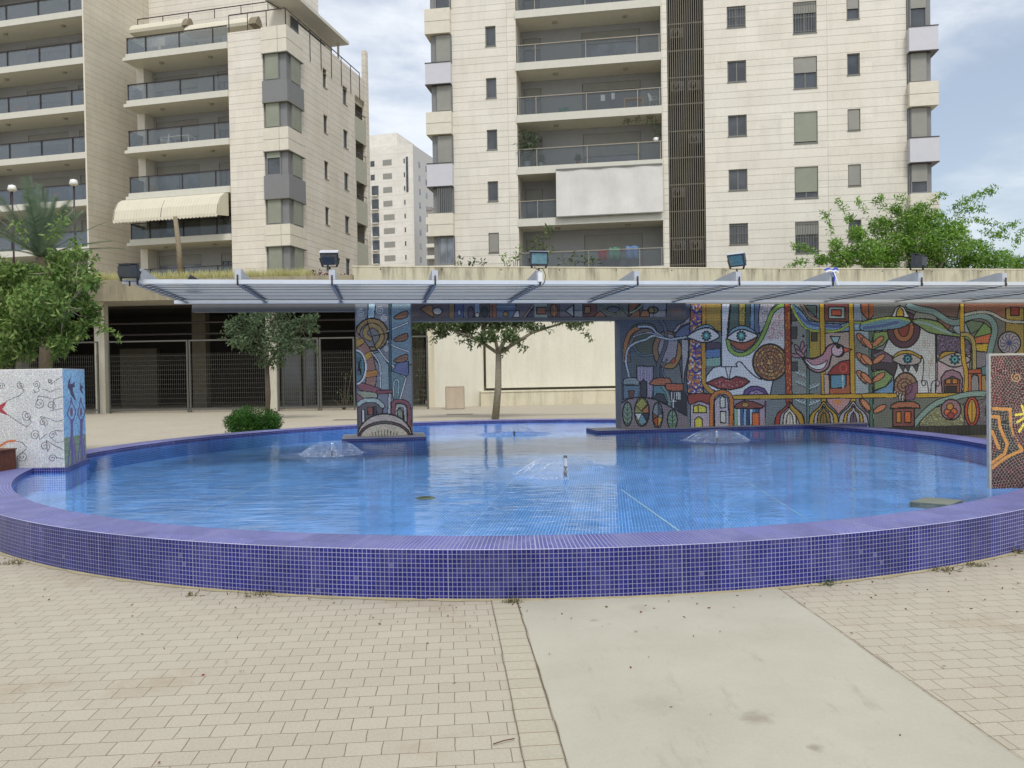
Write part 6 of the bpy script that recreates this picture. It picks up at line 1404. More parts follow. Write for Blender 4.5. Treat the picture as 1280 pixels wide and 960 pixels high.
for i, (x0, x1) in enumerate(((173, 238), (241, 320))):
    ua, ub = f.U(x0, 2.6, 30), f.U(x1, 2.6, 20); zq = f.Z(x0, 43, 2.6)
    t = empty('rolled_awning', f.P(ua, 2.6, zq), f.a, ['short rolled cream awning at the left of the roof terrace', 'longer rolled cream awning beside the brown half disc on the roof terrace'][i], 'awning', 'rolled awnings on the roof terrace')
    L = ub-ua; mb = MB(); P = [(0, -.35), (.0, .30), (.25, .42), (.55, .36), (.8, .18), (.95, -.1), (.9, -.28), (.5, -.36)]; mb.prism([(-y, z) for y, z in P], 'x', 0, L); mb.build('canvas', M['awning_cream'], t)
    mb = MB(); mb.prism([(-.95+.95*q/8, .62*math.sin(PI*q/8)-.25) for q in range(9)], 'x', L-.02, L+.35 if i == 0 else L+.5); mb.build('end_cap', M['pole_wood'], t)

# things on balconies
def potted(fr, u, w_, z, h, label, mat='leaf_dark', pot='white_plastic', r=.16, n=160):
    t = empty('potted_plant', fr.P(u, w_, z), fr.a, label, 'potted plant', 'plants on the balconies')
    mb = MB(); mb.lathe([(0, 0), (r*.7, 0), (r, r*1.9), (r*.85, r*1.9), (r*.8, r*1.7), (0, r*1.7)], n=12); mb.build('pot', M[pot], t)
    leaves_mesh('foliage', cluster_pts([(0, 0, r*1.9+h*.55, h*.5), (.1, .05, r*1.9+h*.3, h*.35)], n/h/h*3, 1.1), .22*h**.5, .07, M[mat], t)
    mb = MB(); mb.tube([(0, 0, r), (0.02, 0, r*1.9+h*.5)], .012, 5); mb.build('stem', M['bark_dark'], t)
fB = FB; FF = F
zq = FF[2]   # storey with the plants
zpl = fB.Z(660, 207)
potted(fB, fB.U(659, .5), .55, zpl, 1.7, 'tall dark plant in a grey pot at the end of a tower balcony', n=420, r=.2)
potted(fB, fB.U(676, .4), .4, zpl, .55, 'small plant in a white pot beside the tall balcony plant', r=.12)
potted(fB, fB.U(722, .5), .5, zpl, .35, 'low balcony plant behind the middle of the glass balustrade', r=.12, pot='terracotta')
t = empty('hanging_plant', fB.P(fB.U(820, .25), .25, zpl+2.45), fB.a, 'trailing plant in a white basket hanging at the balcony pier', 'hanging plant')
mb = MB(); mb.lathe([(0, -1.5), (.12, -1.48), (.17, -1.25), (.15, -1.25), (0, -1.3)], n=12); mb.build('basket', M['white_plastic'], t); mb = MB(); mb.tube([(0, 0, 0), (.0, 0, -1.25)], .01, 5); mb.build('hanger', M['wire_dark'], t)
leaves_mesh('foliage', cluster_pts([(0, 0, -1.05, .28), (0, 0, -.6, .3), (-.3, .1, -.15, .35), (-1.0, .1, -.1, .3), (-1.6, .1, -.15, .3)], 380, .8), .16, .06, M['leaf_mid'], t)
def chair(fr, u, w_, z, rz, label, mat='white_plastic'):
    t = empty('garden_chair', fr.P(u, w_, z), fr.a+rz, label, 'chair')
    for s in (-1, 1):
        for y in (-.2, .22): mb = MB(); mb.bar((s*.22, y, 0), (s*.2, y*.9, .42), .035); mb.build('leg', M[mat], t)
        mb = MB(); mb.bar((s*.24, -.2, .64), (s*.24, .22, .66), .04, .025); mb.bar((s*.24, -.2, .42), (s*.24, -.2, .64), .03); mb.build('armrest', M[mat], t)
    mb = MB(); mb.box(-.23, .23, -.22, .22, .41, .44); mb.build('seat', M[mat], t); mb = MB()
    for x in (-.2, -.1, 0, .1, .2): mb.bar((x, .21, .43), (x, .30, .88), .05, .015)
    mb.bar((-.22, .30, .88), (.22, .30, .88), .05); mb.build('backrest', M[mat], t)
z2 = fB.Z(820, 132)
chair(fB, fB.U(819, .6), .6, z2, 1.2, 'white plastic garden chair at the pier end of the tower balcony')
def table(fr, u, w_, z, L, D_, h, label, mat):
    t = empty('balcony_table', fr.P(u, w_, z), fr.a, label, 'table'); mb = MB(); mb.box(0, L, 0, D_, h-.04, h); mb.build('tabletop', M[mat], t)
    for x in (.03, L-.03):
        for y in (.03, D_-.03): mb = MB(); mb.bar((x, y, 0), (x, y, h-.04), .05); mb.build('leg', M[mat], t)
table(fB, fB.U(781, .7), .7, z2, 1.1, .6, .78, 'pale wooden table on the tower balcony next to the white chair', 'wood')
def cloth(fr, u, w_, z, W_, H_, label, mat, group='laundry and cloths on the balconies', seed=0):
    t = MB(); n = 10
    for i in range(n):
        def Q(i, zz): return (W_*i/n, .03*math.sin(i*1.1+seed)+(0 if zz else .02), zz)
        a, b, c, d = Q(i, 0), Q(i+1, 0), Q(i+1, H_), Q(i, H_); t.quad(a, b, c, d); t.quad(*[(p[0], p[1]+.02, p[2]) for p in (d, c, b, a)])
    t.quad((0, 0, H_), (W_, 0, H_), (W_, .03, H_), (0, .03, H_))
    o = t.build('hanging_cloth', M[mat], None, fr.P(u, w_, z), fr.a); tag(o, label, 'cloth', group)
cloth(fB, fB.U(752, .5), .5, z2+.65, .25, .35, 'small white cloth drying left of the wooden table', 'white_plastic'); cloth(fB, fB.U(765, .5), .5, z2+.7, .2, .35, 'narrow white cloth drying above the wooden table', 'white_plastic', seed=2); cloth(fB, fB.U(700, .5), .5, z2+.12, .6, .3, 'green cloth lying low behind the tower balustrade', 'green_cloth', seed=3)
zb5 = fB.Z(760, 332); zf5 = F[0]
cloth(fB, fB.U(745, .3), .3, F[0]+.45, .55, .62, 'bright red towel on the lowest visible tower balcony', 'red_cloth', seed=1); cloth(fB, fB.U(760, .3), .3, F[0]+.5, .6, .7, 'teal towel next to the red towel', 'green_cloth', seed=5); cloth(fB, fB.U(781, .35), .35, F[0]+.5, .7, .75, 'dark blue cloth hanging on the lowest visible tower balcony', 'blue_cloth', seed=4)
zA2 = G[3]; table(FA, FA.U(211, .9), .9, G[3], 1.5, .7, .75, 'white framed table on a block balcony', 'white_plastic'); chair(FA, FA.U(206, .9), .9, G[3], -1.0, 'pale chair beside the white framed table on the block')
cloth(FA, FA.U(188, .5), .5, G[2]+.1, .35, .45, 'yellow cushion cloth on a block balcony', 'wood', seed=6)
cloth(FA, FA.U(48, WL+.5), WL+.5, GL[1+1]+.5, .45, .6, 'purple cloth hanging on the left wing balcony', 'red_cloth', seed=7); cloth(FA, FA.U(64, WL+.5), WL+.5, GL[2]+.05, .7, .65, 'pink laundry on the left wing balcony', 'terracotta', seed=8); cloth(FA, FA.U(84, WL+.5), WL+.5, GL[2]+.05, .5, .7, 'pale blue laundry on the left wing balcony', 'blue_cloth', seed=9)
cloth(FA, FA.U(20, WL+.6), WL+.6, GL[4]+.1, .7, .5, 'terracotta cushion cloth on the upper left wing balcony', 'terracotta', seed=10); cloth(FA, FA.U(93, WL+.5), WL+.5, GL[4]+.35, .5, .5, 'round sky blue cloth at the end of an upper left wing balcony', 'blue_cloth', seed=11)

# ================================================================== distant buildings
FE = Frame((462-640)/1000*178, 178, -16)
t = empty('distant_tower', FE.P(6, 5, 0), FE.a, 'distant pale high-rise seen between the two apartment buildings', 'apartment tower')
f = FE; o = FE.P(6, 5, 0)
ue = f.U(517, 0, 250); z0 = 0; zt = f.Z(500, 182)
class SH: pass
def lb(mb, a, b, c, d, e, g): mb.box(a-6, b-6, c-5, d-5, e, g)
dst = stone_mat('far_limestone', s2l((212, 207, 197)), s2l((220, 216, 208)), (.5,), z0=0, line=.05); dst2 = simple('far_grey_side', s2l((180, 179, 177)), .8, var=.05)
mb = MB(); lb(mb, -4, ue, 0, 12, 0, zt); lb(mb, -8, f.U(487, 0, 180), 4, 14, zt, f.Z(475, 168, 4)); mb.build('tower_wall', dst, t)
we, _ = f.side(530, 250, ue)
mb = MB(); lb(mb, ue+.02, ue+.06, .0, 12, 0, zt+.01); mb.build('grey_side_wall', dst2, t)
hs = 3.0
for k in range(16):
    zc = f.Z(485, 203)-k*hs
    if zc < 2: break
    wdt = 492 if k > 3 else 489.5
    for (x0, x1, hh) in ((478.5, wdt, .6), (463, 468, .6), (504.5, 506, .5)):
        if x0 == 463 and k > 1:
            mb = MB(); lb(mb, f.U(464), f.U(472.5), -.9, -.02, zc-1.35, zc-1.15); p = mb.build('balcony', M['slab_white'], t); mb = MB(); lb(mb, f.U(464), f.U(472.5), -.05, -.02, zc-1.15, zc+1.1); mb.build('balcony_opening', M['pane'], p); continue
        mb = MB(); lb(mb, f.U(x0), f.U(x1), -.06, -.02, zc-hh, zc+hh); mb.build('window', M['pane'] if x0 != 478.5 else M['shutter'], t)
    for wq in (3.0, 7.0):
        mb = MB(); lb(mb, ue+.07, ue+.1, wq, wq+.9, zc-.8, zc+.4); mb.build('window', M['pane_light'], t)
mb = MB(); lb(mb, f.U(507.5), f.U(510), -.12, -.02, f.Z(508, 240), f.Z(508, 196)); mb.build('dark_notch', M['pane'], t)  # dark strip standing in for a notch in the facade, its shade given as colour
FE2 = Frame((536-640)/1000*165, 165, -8); f = FE2
t = empty('distant_block', FE2.o, FE2.a, 'lower distant block with stacked white balconies beside the tower', 'apartment block')
mb = MB(); mb.box(f.U(531.5), f.U(560), .5, 9, 0, f.Z(540, 262)); mb.box(f.U(531.5), f.U(538), .4, 5, f.Z(540, 262), f.Z(540, 258)); mb.build('block_wall', simple('far_block_wall', s2l((136, 132, 126)), .8), t)
for k in range(16):
    zc = f.Z(538, 281)-k*2.35
    if zc < 1: break
    mb = MB(); mb.box(f.U(532), f.U(555), -.8, .5, zc, zc+.7 if k else zc+1.4); mb.build('balcony', M['slab_white'], t)

# ================================================================== cream wall, parapet, undercroft
f = FC
t = empty('cream_wall', FC.o, FC.a, 'long cream rendered wall with a low ledge seen through the mosaic opening', 'wall')
xa, xb = f.U(535, 0, 460), f.U(605, 0, 460)
mb = MB(); mb.box(xa, xb-.15, 0, 1.2, 0, 4.75); mb.lathe([(.15, 0), (.15, 4.75)], (xb-.15, .15, 0), 16); mb.box(xb-.16, xb, .15, 1.2, 0, 4.75); mb.build('wall_pier', M['cream'], t)
mb = MB(); mb.box(xa-.012, xa+.28, -.03, -.002, 0, 4.75); mb.build('corner_strip', M['cream_low'], t)
ztop = f.Z(700, 487, -.35); mb = MB(); mb.box(f.U(607.6, .25, 460), 34, .25, 1.0, ztop+.11, 4.75); mb.build('wall_panel', M['cream'], t)
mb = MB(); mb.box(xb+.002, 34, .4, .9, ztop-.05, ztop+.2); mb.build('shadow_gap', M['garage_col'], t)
mb = MB(); mb.box(f.U(601, -.35, 495), 34, -.35, .4, 0, ztop-.06); mb.build('ledge', M['cream_low'], t); mb = MB(); mb.box(f.U(601, -.37, 495), 34, -.38, .4, ztop-.06, ztop); mb.build('ledge_cap', M['concrete_cap'], t)
t = empty('concrete_parapet', f.P(f.U(440, -.3, 345), -.3, 0), f.a, 'long weathered concrete parapet above the canopy with a pale cap', 'parapet'); x0 = f.U(440, -.3, 345); zp = f.Z(640, 333, -.3)
mb = MB(); mb.box(0, 36, 0, .3, 4.76, zp-.05); mb.box(-.0, xa-x0, .3, 5, 4.76, 4.95); mb.build('parapet_wall', M['concrete_wall'], t); mb = MB(); mb.box(-.02, 36, -.02, .34, zp-.05, zp); mb.build('parapet_cap', M['concrete_cap'], t)
mb = MB()
for k in range(14): mb.lathe([(.03, 0), (.03, .01), (0, .012)], (1.2+k*2.6, 0, 0), 8); 
mb.v = [(v[0], -.004-v[2]*.6, zp-.14+v[1]) for v in mb.v]; mb.build('drain_hole', M['wire_dark'], t)
f = FG
zf1, zf0 = f.Z(200, 349.5), f.Z(150, 377); u0 = f.U(-160, -1, 400); u1 = f.U(441, -.2, 350)
t = empty('parking_undercroft', FG.o, FG.a, 'open undercroft with a stained concrete deck edge and pale columns', 'parking undercroft')
mb = MB(); mb.box(u0, u1, -.25, 0, zf0, zf1); mb.box(u0, u1, 0, 17, zf1-.45, zf1-.25); mb.build('deck_fascia', M['deck_fascia'], t)
mb = MB(); uQ = f.U(531, 1.8, 450); mb.box(u0, uQ-.3, .002, 3.2, zf0+.10, zf0+.16); mb.build('soffit', M['soffit'], t)
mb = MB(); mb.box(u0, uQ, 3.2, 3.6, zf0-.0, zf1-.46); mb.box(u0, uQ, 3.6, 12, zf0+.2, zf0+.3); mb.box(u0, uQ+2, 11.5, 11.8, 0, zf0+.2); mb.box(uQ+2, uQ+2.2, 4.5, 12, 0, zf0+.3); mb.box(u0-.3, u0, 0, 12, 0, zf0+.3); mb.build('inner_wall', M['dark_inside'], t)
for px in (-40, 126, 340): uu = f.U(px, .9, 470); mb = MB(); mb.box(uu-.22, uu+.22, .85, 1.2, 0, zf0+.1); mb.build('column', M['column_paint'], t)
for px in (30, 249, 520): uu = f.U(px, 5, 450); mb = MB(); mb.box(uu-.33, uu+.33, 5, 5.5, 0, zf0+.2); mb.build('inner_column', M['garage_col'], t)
mb = MB()
for w_, z_ in ((3.0, f.Z(200, 404, 3.0)), (3.1, f.Z(200, 418, 3.1))): mb.tube([(u0, w_, z_), (u1+3, w_, z_)], .05, 6)
mb.build('pipe', M['frame_dark'], t)
for px0, px1 in ((352, 376), (379, 400)):
    a, b = f.U(px0, 4.5, 450), f.U(px1, 4.5, 450); mb = MB(); mb.box(a, a+.1, 4.5, 4.56, 0, 3.2); mb.box(b-.1, b, 4.5, 4.56, 0, 3.2); mb.box(a+.1, b-.1, 4.5, 4.56, 3.1, 3.2); mb.box(a+.1, b-.1, 4.5, 4.56, 0, .1); d_ = mb.build('entrance_door', M['frame'], t); mb = MB(); mb.box(a+.1, b-.1, 4.52, 4.54, .1, 3.1); mb.build('pane', M['pane'], d_)
mb = MB(); mb.box(f.U(150, 8, 450), f.U(196, 8, 450), 8, 8.3, 0, 3.0); mb.build('partition', M['garage_col'], t)
# wire fence panels
def fence(px0, px1, label, w_=.45, top=3.05, tall=True):
    a, b = f.U(px0, w_, 480), f.U(px1, w_, 480); t = empty('wire_fence', f.P(a, w_, 0), f.a, label, 'fence', 'wire fence panels before the undercroft'); W_ = b-a; zm = 2.5
    for x in (.0, W_-.07): mb = MB(); mb.box(x, x+.06, -.03, .03, 0, top); mb.build('post', M['wire'], t)
    
    for a_, b__ in ((top-.06, top), (.12, .18)): mb = MB(); mb.box(.06, W_-.07, -.02, .02, a_, b__); mb.build('rail', M['wire'], t)
    mb = MB(); n = int(W_/.09)
    for k in range(n+1): x = .08+(W_-.17)*k/n; mb.box(x-.0035, x+.0035, -.006, .001, .18, zm)
    z = .2
    while z < zm: mb.box(.06, W_-.07, .002, .009, z-.004, z+.004); z += .2
    mb.build('wire_mesh', M['wire'], t)
fence(2, 124, 'wire fence panel behind the leafy tree and the pale column'); fence(136, 236, 'wire fence panel right of the first pale column'); fence(237, 334, 'wire fence panel left of the column with a tree before it'); fence(347, 399, 'narrow wire fence panel before the entrance doors'); fence(400, 444, 'wire fence panel beside the mosaic pillar'); fence(514, 536, 'short wire fence panel between the pillar and the cream wall')
# plaza furniture
P = atZ(569, 511, 0); t = empty('litter_bin', P, 0, 'squat stone litter bin standing against the cream wall', 'litter bin')
hh = atY(569, 483, P.y).z; mb = MB(); mb.prism([(x*.38 if abs(x) < .9 else x*.38, y*.36) for x, y in ((-.85, -1), (.85, -1), (1, -.85), (1, .85), (.85, 1), (-.85, 1), (-1, .85), (-1, -.85))], 'z', 0.02, hh-.03); mb.build('bin_body', M['bin_stone'], t); mb = MB(); mb.lathe([(.36, hh-.03), (.38, hh-.02), (.38, hh+.01), (.24, hh+.02), (.22, hh-.05)], n=20); mb.build('bin_rim', M['bin_stone'], t)
mb = MB(); mb.lathe([(0, hh-.08), (.22, hh-.08), (.22, hh-.0)], n=20); mb.build('bin_liner', M['frame_dark'], t)
for i, (px, py, w_, d_, lab) in enumerate(((575, 518, .95, .35, 'dark drain grate in the pavement beyond the pool, near the bin'), (434, 525, .9, .35, 'dark drain grate left of the mosaic pillar, near the fence'))):
    P = atZ(px, py, 0); mb = MB(); mb.box(-w_/2, w_/2, -d_/2, d_/2, .002, .010)
    for k in range(12): x = -w_/2+.04+k*(w_-.08)/12; mb.box(x, x+.03, -d_/2+.03, d_/2-.03, .010, .016)
    o = mb.build('drain_grate', simple('drain_iron', s2l((110, 106, 94)), .7, var=.2, sc=10), None, P, 0); tag(o, lab, 'drain grate')

# deck lamps and pole
for px, py, lab in ((15, 232, 'white capped lamp post at the far edge of the left wing'), (92, 225, 'white capped lamp post before the corner of the left wing')):
    Y = 41; p = atY(px, py, Y); t = empty('lamp_post', (p.x, Y, zf1-.25), 0, lab, 'lamp post', 'white capped lamps on the deck'); h = p.z-zf1+.25
    mb = MB(); mb.tube([(0, 0, 0), (0, 0, h-.3)], [.05, .04], 8); mb.build('post', M['rail_dark'], t); mb = MB(); mb.lathe([(0, h+.05), (.16, h), (.22, h-.22), (.19, h-.24), (.10, h-.30), (.0, h-.30)], n=14); mb.build('lamp_head', M['white_plastic'], t)
p0, p1 = atY(219, 271, 43), atY(226, 350, 43); t = MB(); v = p1-p0; t.tube([(0, 0, 0), tuple((p0-p1)*.5+Vector((.05, 0, 0))), tuple(p0-p1)], [.17, .14, .12], 8); o = t.build('timber_pole', M['pole_wood'], None, p1); tag(o, 'leaning weathered timber pole in front of the striped awning', 'pole')

# ================================================================== greenery
# leafy tree at the left edge
def tree(name, base, top, cl, per, L, W, mat, bark, r0, label, squash=.8, droop=.15, group=None, extra=None, nmain=5, lf=1.0):
    t = empty(name, base, 0, label, 'tree', group); b = Vector(base)
    c2 = [(x-b.x, y-b.y, z-b.z, r) for x, y, z, r in cl]
    mb = MB(); limbs(mb, (0, 0, 0), Vector(top)-b, c2, r0, nmain=nmain, lf=lf); mb.build('trunk', bark, t)
    C = cluster_pts(c2, per, squash)
    if extra is not None: C = np.concatenate([C, extra-np.array([b.x, b.y, b.z])])
    leaves_mesh('crown', C, L, W, mat, t, droop)
    return t
def blobs(spec, Y, dy=.5):
    out = []
    for px, py, rpx in spec: p = atY(px, py, Y+random.uniform(-dy, dy)); out.append((p.x, p.y, p.z, rpx/1000*Y))
    return out
def spray(px0, py0, px1, py1, Y, n, sp=.04, sag=0.0):
    a, b = atY(px0, py0, Y), atY(px1, py1, Y); q = rng.random(n); P = np.array(a)[None]*(1-q)[:, None]+np.array(b)[None]*q[:, None]; P[:, 2] += sag*4*q*(1-q)
    return P+rng.normal(size=(n, 3))*sp
Y = 14.5
spec = [(20, 340, 14), (72, 322, 15), (98, 318, 11), (5, 356, 26), (45, 350, 28), (85, 345, 25), (112, 352, 13), (10, 375, 34), (50, 378, 34), (88, 372, 26), (112, 385, 14), (20, 415, 28), (60, 410, 30), (92, 412, 18), (-30, 340, 40), (-35, 400, 42), (0, 445, 16), (30, 440, 14), (75, 430, 14), (118, 400, 8)]
ex = np.concatenate([spray(100, 400, 152, 423, Y, 90, .04, .05), spray(60, 300, 85, 262, Y, 60, .05), spray(110, 350, 120, 318, Y, 50, .05), spray(90, 420, 66, 452, Y, 60, .05), spray(30, 300, 20, 275, Y, 40, .05), spray(95, 315, 92, 290, Y, 30, .05), spray(20, 440, 8, 462, Y, 60, .05)])
b = atZ(26, 470, 0); B_ = atY(24, 470, Y); tree('leafy_tree', (B_.x-.1, Y, 0), atY(28, 425, Y), blobs(spec, Y, .9), 5200, .12, .052, M['leaf_left'], M['bark'], .12, 'broad leafy olive green tree behind the pale mosaic block', droop=.5, extra=ex, nmain=3, lf=.5)
# palm behind it
Y = 30.; c = atY(52, 322, Y); t = empty('palm_tree', (c.x, Y, 0), 0, 'grey green palm with arching fronds rising behind the leafy tree', 'palm')
hz = c.z; mb = MB(); mb.tube([(0, 0, 0), (.1, 0, hz*.5), (0, 0, hz)], [.28, .22, .2], 10); mb.build('trunk', M['bark_dark'], t)
for k in range(30):
    az = k*2.399; el = R(85-62*((k % 10)/9.)); L = random.uniform(2.2, 3.1); P = []; 
    for q in range(7): s = q/6; r = L*s*math.cos(el)*(1+.15*s); P.append(Vector((r*math.cos(az), r*math.sin(az), hz+L*s*math.sin(el)-.75*s*s*(1.1-math.sin(el)))))
    mb = MB(); mb.tube(P, [.03, .025, .02, .016, .012, .008, .004], 4)
    for q in range(1, 44):
        s = q/44; i = min(5, int(s*6)); pt = P[i].lerp(P[i+1], s*6-i); d = (P[i+1]-P[i]).normalized(); sd_ = d.cross(Vector((0, 0, 1))).normalized(); l = .50*(1-abs(s-.45))
        for sg in (-1, 1):
            e = pt+sd_*sg*l*.8+d*l*.6+Vector((0, 0, -.10*l)); n2_ = d*.028; mb.face([pt-n2_, pt+n2_, e])
    mb.build('frond', M['palm_leaf'], t)
# street tree framed by the opening
Y = 20.4; b = atZ(619, 524, 0); Y = b.y
spec = [(620, 396, 24), (590, 398, 22), (560, 400, 20), (532, 402, 18), (650, 398, 20), (612, 420, 12), (636, 418, 11), (580, 412, 12), (552, 415, 9), (665, 408, 8), (700, 395, 12), (718, 404, 10), (735, 398, 10), (760, 392, 10), (645, 425, 8), (600, 425, 8), (598, 380, 24), (640, 378, 26), (680, 382, 18), (560, 384, 20)]
ex = np.concatenate([spray(640, 412, 655, 438, Y, 90, .06), spray(600, 415, 572, 428, Y, 60, .05), spray(560, 410, 535, 428, Y, 70, .05), spray(715, 400, 740, 424, Y, 60, .05), spray(655, 400, 690, 412, Y, 60, .05), spray(525, 400, 508, 412, Y, 60, .06), spray(585, 415, 588, 437, Y, 50, .04), spray(640, 425, 628, 444, Y, 50, .04), spray(770, 392, 782, 402, Y, 50, .05)])
tree('street_tree', (b.x, Y, 0), atY(623, 442, Y), blobs(spec, Y, .5), 3300, .16, .055, M['leaf_mid'], M['bark'], .11, 'young street tree with a forked grey trunk framed by the mosaic opening', squash=.7, droop=.3, extra=ex)
# darker tree by the undercroft column
Y = 27.; spec = [(300, 408, 20), (330, 405, 22), (358, 412, 18), (380, 405, 14), (345, 432, 22), (320, 430, 20), (370, 432, 16), (300, 428, 14), (345, 450, 14), (330, 452, 10), (386, 430, 9), (392, 412, 8), (315, 392, 18), (350, 388, 18), (388, 398, 8)]
ex = np.concatenate([spray(290, 400, 278, 425, Y, 60, .06), spray(385, 420, 396, 440, Y, 50, .05), spray(392, 408, 396, 392, Y, 50, .04)])
b = atZ(334, 525, 0); tree('dark_tree', (atY(333, 500, Y).x, Y, 0), atY(334, 460, Y), blobs(spec, Y, .4), 1500, .15, .06, M['leaf_dark'], M['bark_dark'], .08, 'grey green small tree in front of the pale undercroft column', droop=.2, extra=ex)
# bright tree over the parapet
Y = 40.; spec = [(1052, 322, 18), (1082, 315, 22), (1118, 308, 26), (1152, 302, 28), (1186, 304, 27), (1218, 316, 22), (1250, 325, 17), (1072, 292, 12), (1102, 283, 17), (1136, 276, 19), (1166, 275, 18), (1192, 286, 16), (1045, 305, 9), (1026, 325, 9), (1100, 332, 24), (1160, 332, 28), (1214, 336, 24), (1272, 330, 14), (1300, 335, 20), (1062, 274, 6), (1120, 262, 9), (1150, 260, 9)]
sp = [(1060, 275, 1045, 248, 40), (1085, 270, 1072, 250, 40), (1110, 265, 1098, 245, 50), (1135, 258, 1120, 246, 40), (1160, 258, 1182, 242, 60), (1190, 262, 1245, 237, 170), (1195, 268, 1230, 262, 90), (1200, 275, 1255, 285, 90), (1240, 300, 1272, 280, 80), (1040, 290, 1030, 265, 60), (1020, 318, 990, 308, 90), (1010, 328, 985, 335, 60), (1225, 290, 1262, 300, 60), (1268, 310, 1280, 290, 50), (1100, 262, 1092, 252, 30)]
ex = np.concatenate([spray(a, b_, c_, d_, Y, int(n*2.2), .09, .15) for a, b_, c_, d_, n in sp])
b = atY(1165, 400, Y); tree('bright_tree', (b.x, Y, 0), (b.x, Y, 5.2), blobs(spec, Y, 1.0), 2000, .20, .065, M['leaf_bright'], M['bark'], .2, 'fresh green feathery tree spreading above the concrete parapet', droop=.1, extra=ex)
# clipped bush
b = atZ(316, 530, 0); Y = 18.3; p = atY(315, 540, Y); t = empty('clipped_bush', (p.x, Y, 0), 0, 'rounded dark green clipped bush behind the far pool rim', 'bush')
cl = []; hb = atY(315, 509, Y).z; wbx = .00077*50*Y
for k in range(80): a = random.uniform(0, 2*PI); q = random.random()**.5; x = q*.58*math.cos(a); y = q*.45*math.sin(a); cl.append((x, y, .12+random.random()*(hb-.22)*(1-.25*q**4), .17))
leaves_mesh('foliage', cluster_pts(cl, 7000, 1), .055, .02, M['leaf_bush'], t, -.5); mb = MB()
for k in range(5): a = k*1.25; mb.tube([(0, 0, 0), (.2*math.cos(a), .2*math.sin(a), hb*.6)], [.03, .01], 5)
mb.build('stem', M['bark_dark'], t)
# shrubs above the parapet and saplings
def shrub(spec, Y, z0, per, L, W, mat, label, name='shrub', cat='shrub', group=None, ex=None, droop=0):
    cl = blobs(spec, Y, .2); x = sum(c[0] for c in cl)/len(cl); t = empty(name, (x, Y, z0), 0, label, cat, group)
    c2 = [(a-x, b_-Y, c_-z0, r) for a, b_, c_, r in cl]; C = cluster_pts(c2, per, .9)
    if ex is not None: C = np.concatenate([C, ex-np.array([x, Y, z0])])
    leaves_mesh('foliage', C, L, W, mat, t, droop); mb = MB()
    for c in c2[:6]: mb.tube([(0, 0, 0), (c[0]*.6, c[1], c[2]*.6), (c[0], c[1], c[2])], [.04, .02, .01], 4)
    mb.build('stem', M['bark_dark'], t)
PG = 'shrubs growing behind the concrete parapet'
shrub([(575, 326, 7), (590, 328, 7), (603, 328, 6)], 37, 4.95, 300, .22, .09, M['leaf_mid'], 'low green shrub behind the parapet at the left tower corner', group=PG)
shrub([(633, 326, 6), (628, 320, 5), (645, 318, 6), (650, 308, 4), (642, 326, 6)], 37, 4.95, 300, .2, .08, M['leaf_bright'], 'upright green shrub behind the parapet under the stone wall', group=PG)
shrub([(672, 305, 12), (683, 312, 10), (685, 292, 6), (665, 315, 8), (672, 326, 8)], 37.5, 4.95, 260, .22, .08, M['leaf_mid'], 'taller feathery sapling just behind the teal floodlight', group=PG, ex=spray(680, 300, 688, 282, 37.5, 50, .08))
shrub([(718, 324, 9), (732, 322, 9), (742, 326, 8), (705, 327, 7)], 37, 4.95, 260, .24, .08, M['leaf_mid'], 'wide feathery shrub behind the parapet in front of the balcony', group=PG)
shrub([(390, 343, 8), (402, 344, 8), (382, 347, 5), (397, 350, 8)], 33.6, zf1-.3, 500, .16, .07, M['leaf_red'], 'wide purple leaved shrub on the deck left of the bright floodlight', group='purple shrubs on the deck edge')
shrub([(428, 348, 6), (434, 347, 5)], 33.6, zf1-.3, 600, .16, .07, M['leaf_red'], 'small purple leaved shrub between the bright floodlight and the parapet', group='purple shrubs on the deck edge')
shrub([(440, 460, 0.1), (432, 470, 7), (425, 490, 7), (436, 498, 8), (418, 500, 5)], 33.9, 0, 400, .13, .04, M['leaf_mid'], 'thin scrubby sapling behind the wire fence beside the pillar')
shrub([(524, 470, 12), (522, 495, 14), (528, 440, 12), (518, 420, 14), (530, 405, 14)], 36.5, 0, 330, .2, .07, M['leaf_dark'], 'dark greenery behind the short fence next to the cream wall')
# grass on the deck edge
n = 22000; C = np.empty((n, 3)); uu = rng.uniform(u0, FG.U(385, 0, 345), n); ww = rng.uniform(.05, 1.2, n); den = .5+.5*np.sin(uu*1.7)+.3*np.sin(uu*5.1)
k = rng.random(n) < (.6+.4*den); uu, ww = uu[k], ww[k]; n = len(uu)
C = np.stack([FG.o.x+FG.u.x*uu+FG.w.x*ww, FG.o.y+FG.u.y*uu+FG.w.y*ww, np.full(n, zf1-.22)+0*uu], 1); dirs = np.tile([0, 0, 1.6], (n, 1))
o = leaves_mesh('grass', C, .56, .026, M['dry_grass'], dirs=dirs); tag(o, 'dry yellow grass along the deck edge', 'grass', kind='stuff')
mb = MB(); P_ = [FG.P(u0, .0, zf1-.245), FG.P(u1, .0, zf1-.245), FG.P(u1, 16, zf1-.245), FG.P(u0, 16, zf1-.245)]; mb.quad(*P_); tag(mb.build('planting_soil', simple('dry_soil', s2l((150, 136, 96)), .95, var=.2)), kind='structure')
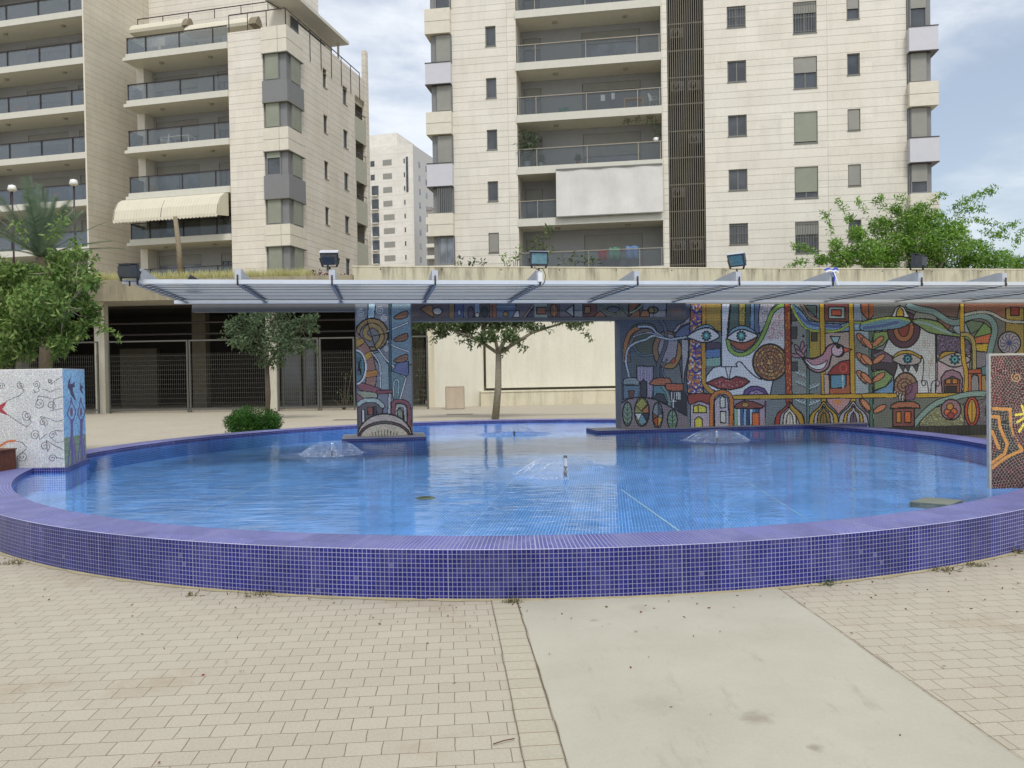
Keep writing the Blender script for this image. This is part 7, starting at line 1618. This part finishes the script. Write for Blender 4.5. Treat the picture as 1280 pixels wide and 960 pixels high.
# weeds and dead leaves at the foot of the pool wall
def tuft(px, py, r, label, n=70, mat='weed', h=.05):
    p = atZ(px, py, 0); C = rng.normal(size=(n, 3))*np.array([r, r*.45, .0])+np.array([0, 0, .006]); dirs = np.tile([0, 0, .35], (n, 1)); o = leaves_mesh('weed_tuft', C, h*.75, h*.16, M[mat], dirs=dirs, loc=(p.x, p.y, 0)); tag(o, label, 'weed', 'weeds at the foot of the pool wall')
tuft(320, 745, .07, 'flat green brown weed tuft at the wall foot, left of the path'); tuft(14, 706, .06, 'weed tuft at the far left end of the pool wall', mat='weed'); tuft(240, 745, .03, 'tiny weed tuft left of the flat green brown one', 30); tuft(640, 754, .028, 'grey weed knot at the corner of the concrete path', 90, h=.045); tuft(990, 733, .03, 'small green weed at the far corner of the concrete path', 50, 'leaf_mid'); tuft(1030, 731, .05, 'larger green weed beside the path corner weed', 90, 'leaf_mid'); tuft(1180, 714, .05, 'brown weed tuft at the wall foot toward the far end', 60); tuft(1268, 691, .05, 'grassy weed tuft at the far right end of the pool wall', 90, 'weed', .08); tuft(1220, 708, .04, 'dark dead leaf clump on the paving near the far tuft', 60)
rd = leaf_mat('dead_leaf', s2l((120, 78, 52)), s2l((100, 84, 62)), s2l((150, 70, 54)))
n = 280; C = np.empty((n, 3)); k = 0
while k < n:
    x, y = rng.uniform(-7, 6), rng.uniform(2.6, 9.5); d_ = math.hypot(x-PC.x, y-PC.y)
    if RO+.03 < d_ and rng.random() < math.exp(-(d_-RO)*2.2)+.03+(.25*math.exp(-((x-2.6)**2+(y-5.2)**2)*1.2)): C[k] = (x, y, .010); k += 1
dd = rng.normal(size=(n, 3)); dd[:, 2] = .0
o = leaves_mesh('fallen_leaves', C, .022, .012, rd, dirs=dd*2.2); o.data.transform(Matrix.Identity(4)); tag(o, 'scattered small dead leaves and twigs on the paving', 'fallen leaves', kind='stuff')
for px, py, L, a, lab in ((630, 930, .09, .5, 'short reddish twig lying on the paving left of the path'),):
    p = atZ(px, py, 0); mb = MB(); mb.tube([(-L*.5, -.012, .008), (0, .004, .012), (L*.5, .02, .010)], .0025, 5); o = mb.build('twig', rd, None, p, a-.4); tag(o, lab, 'twig')
print('OBJECTS', len(bpy.data.objects))
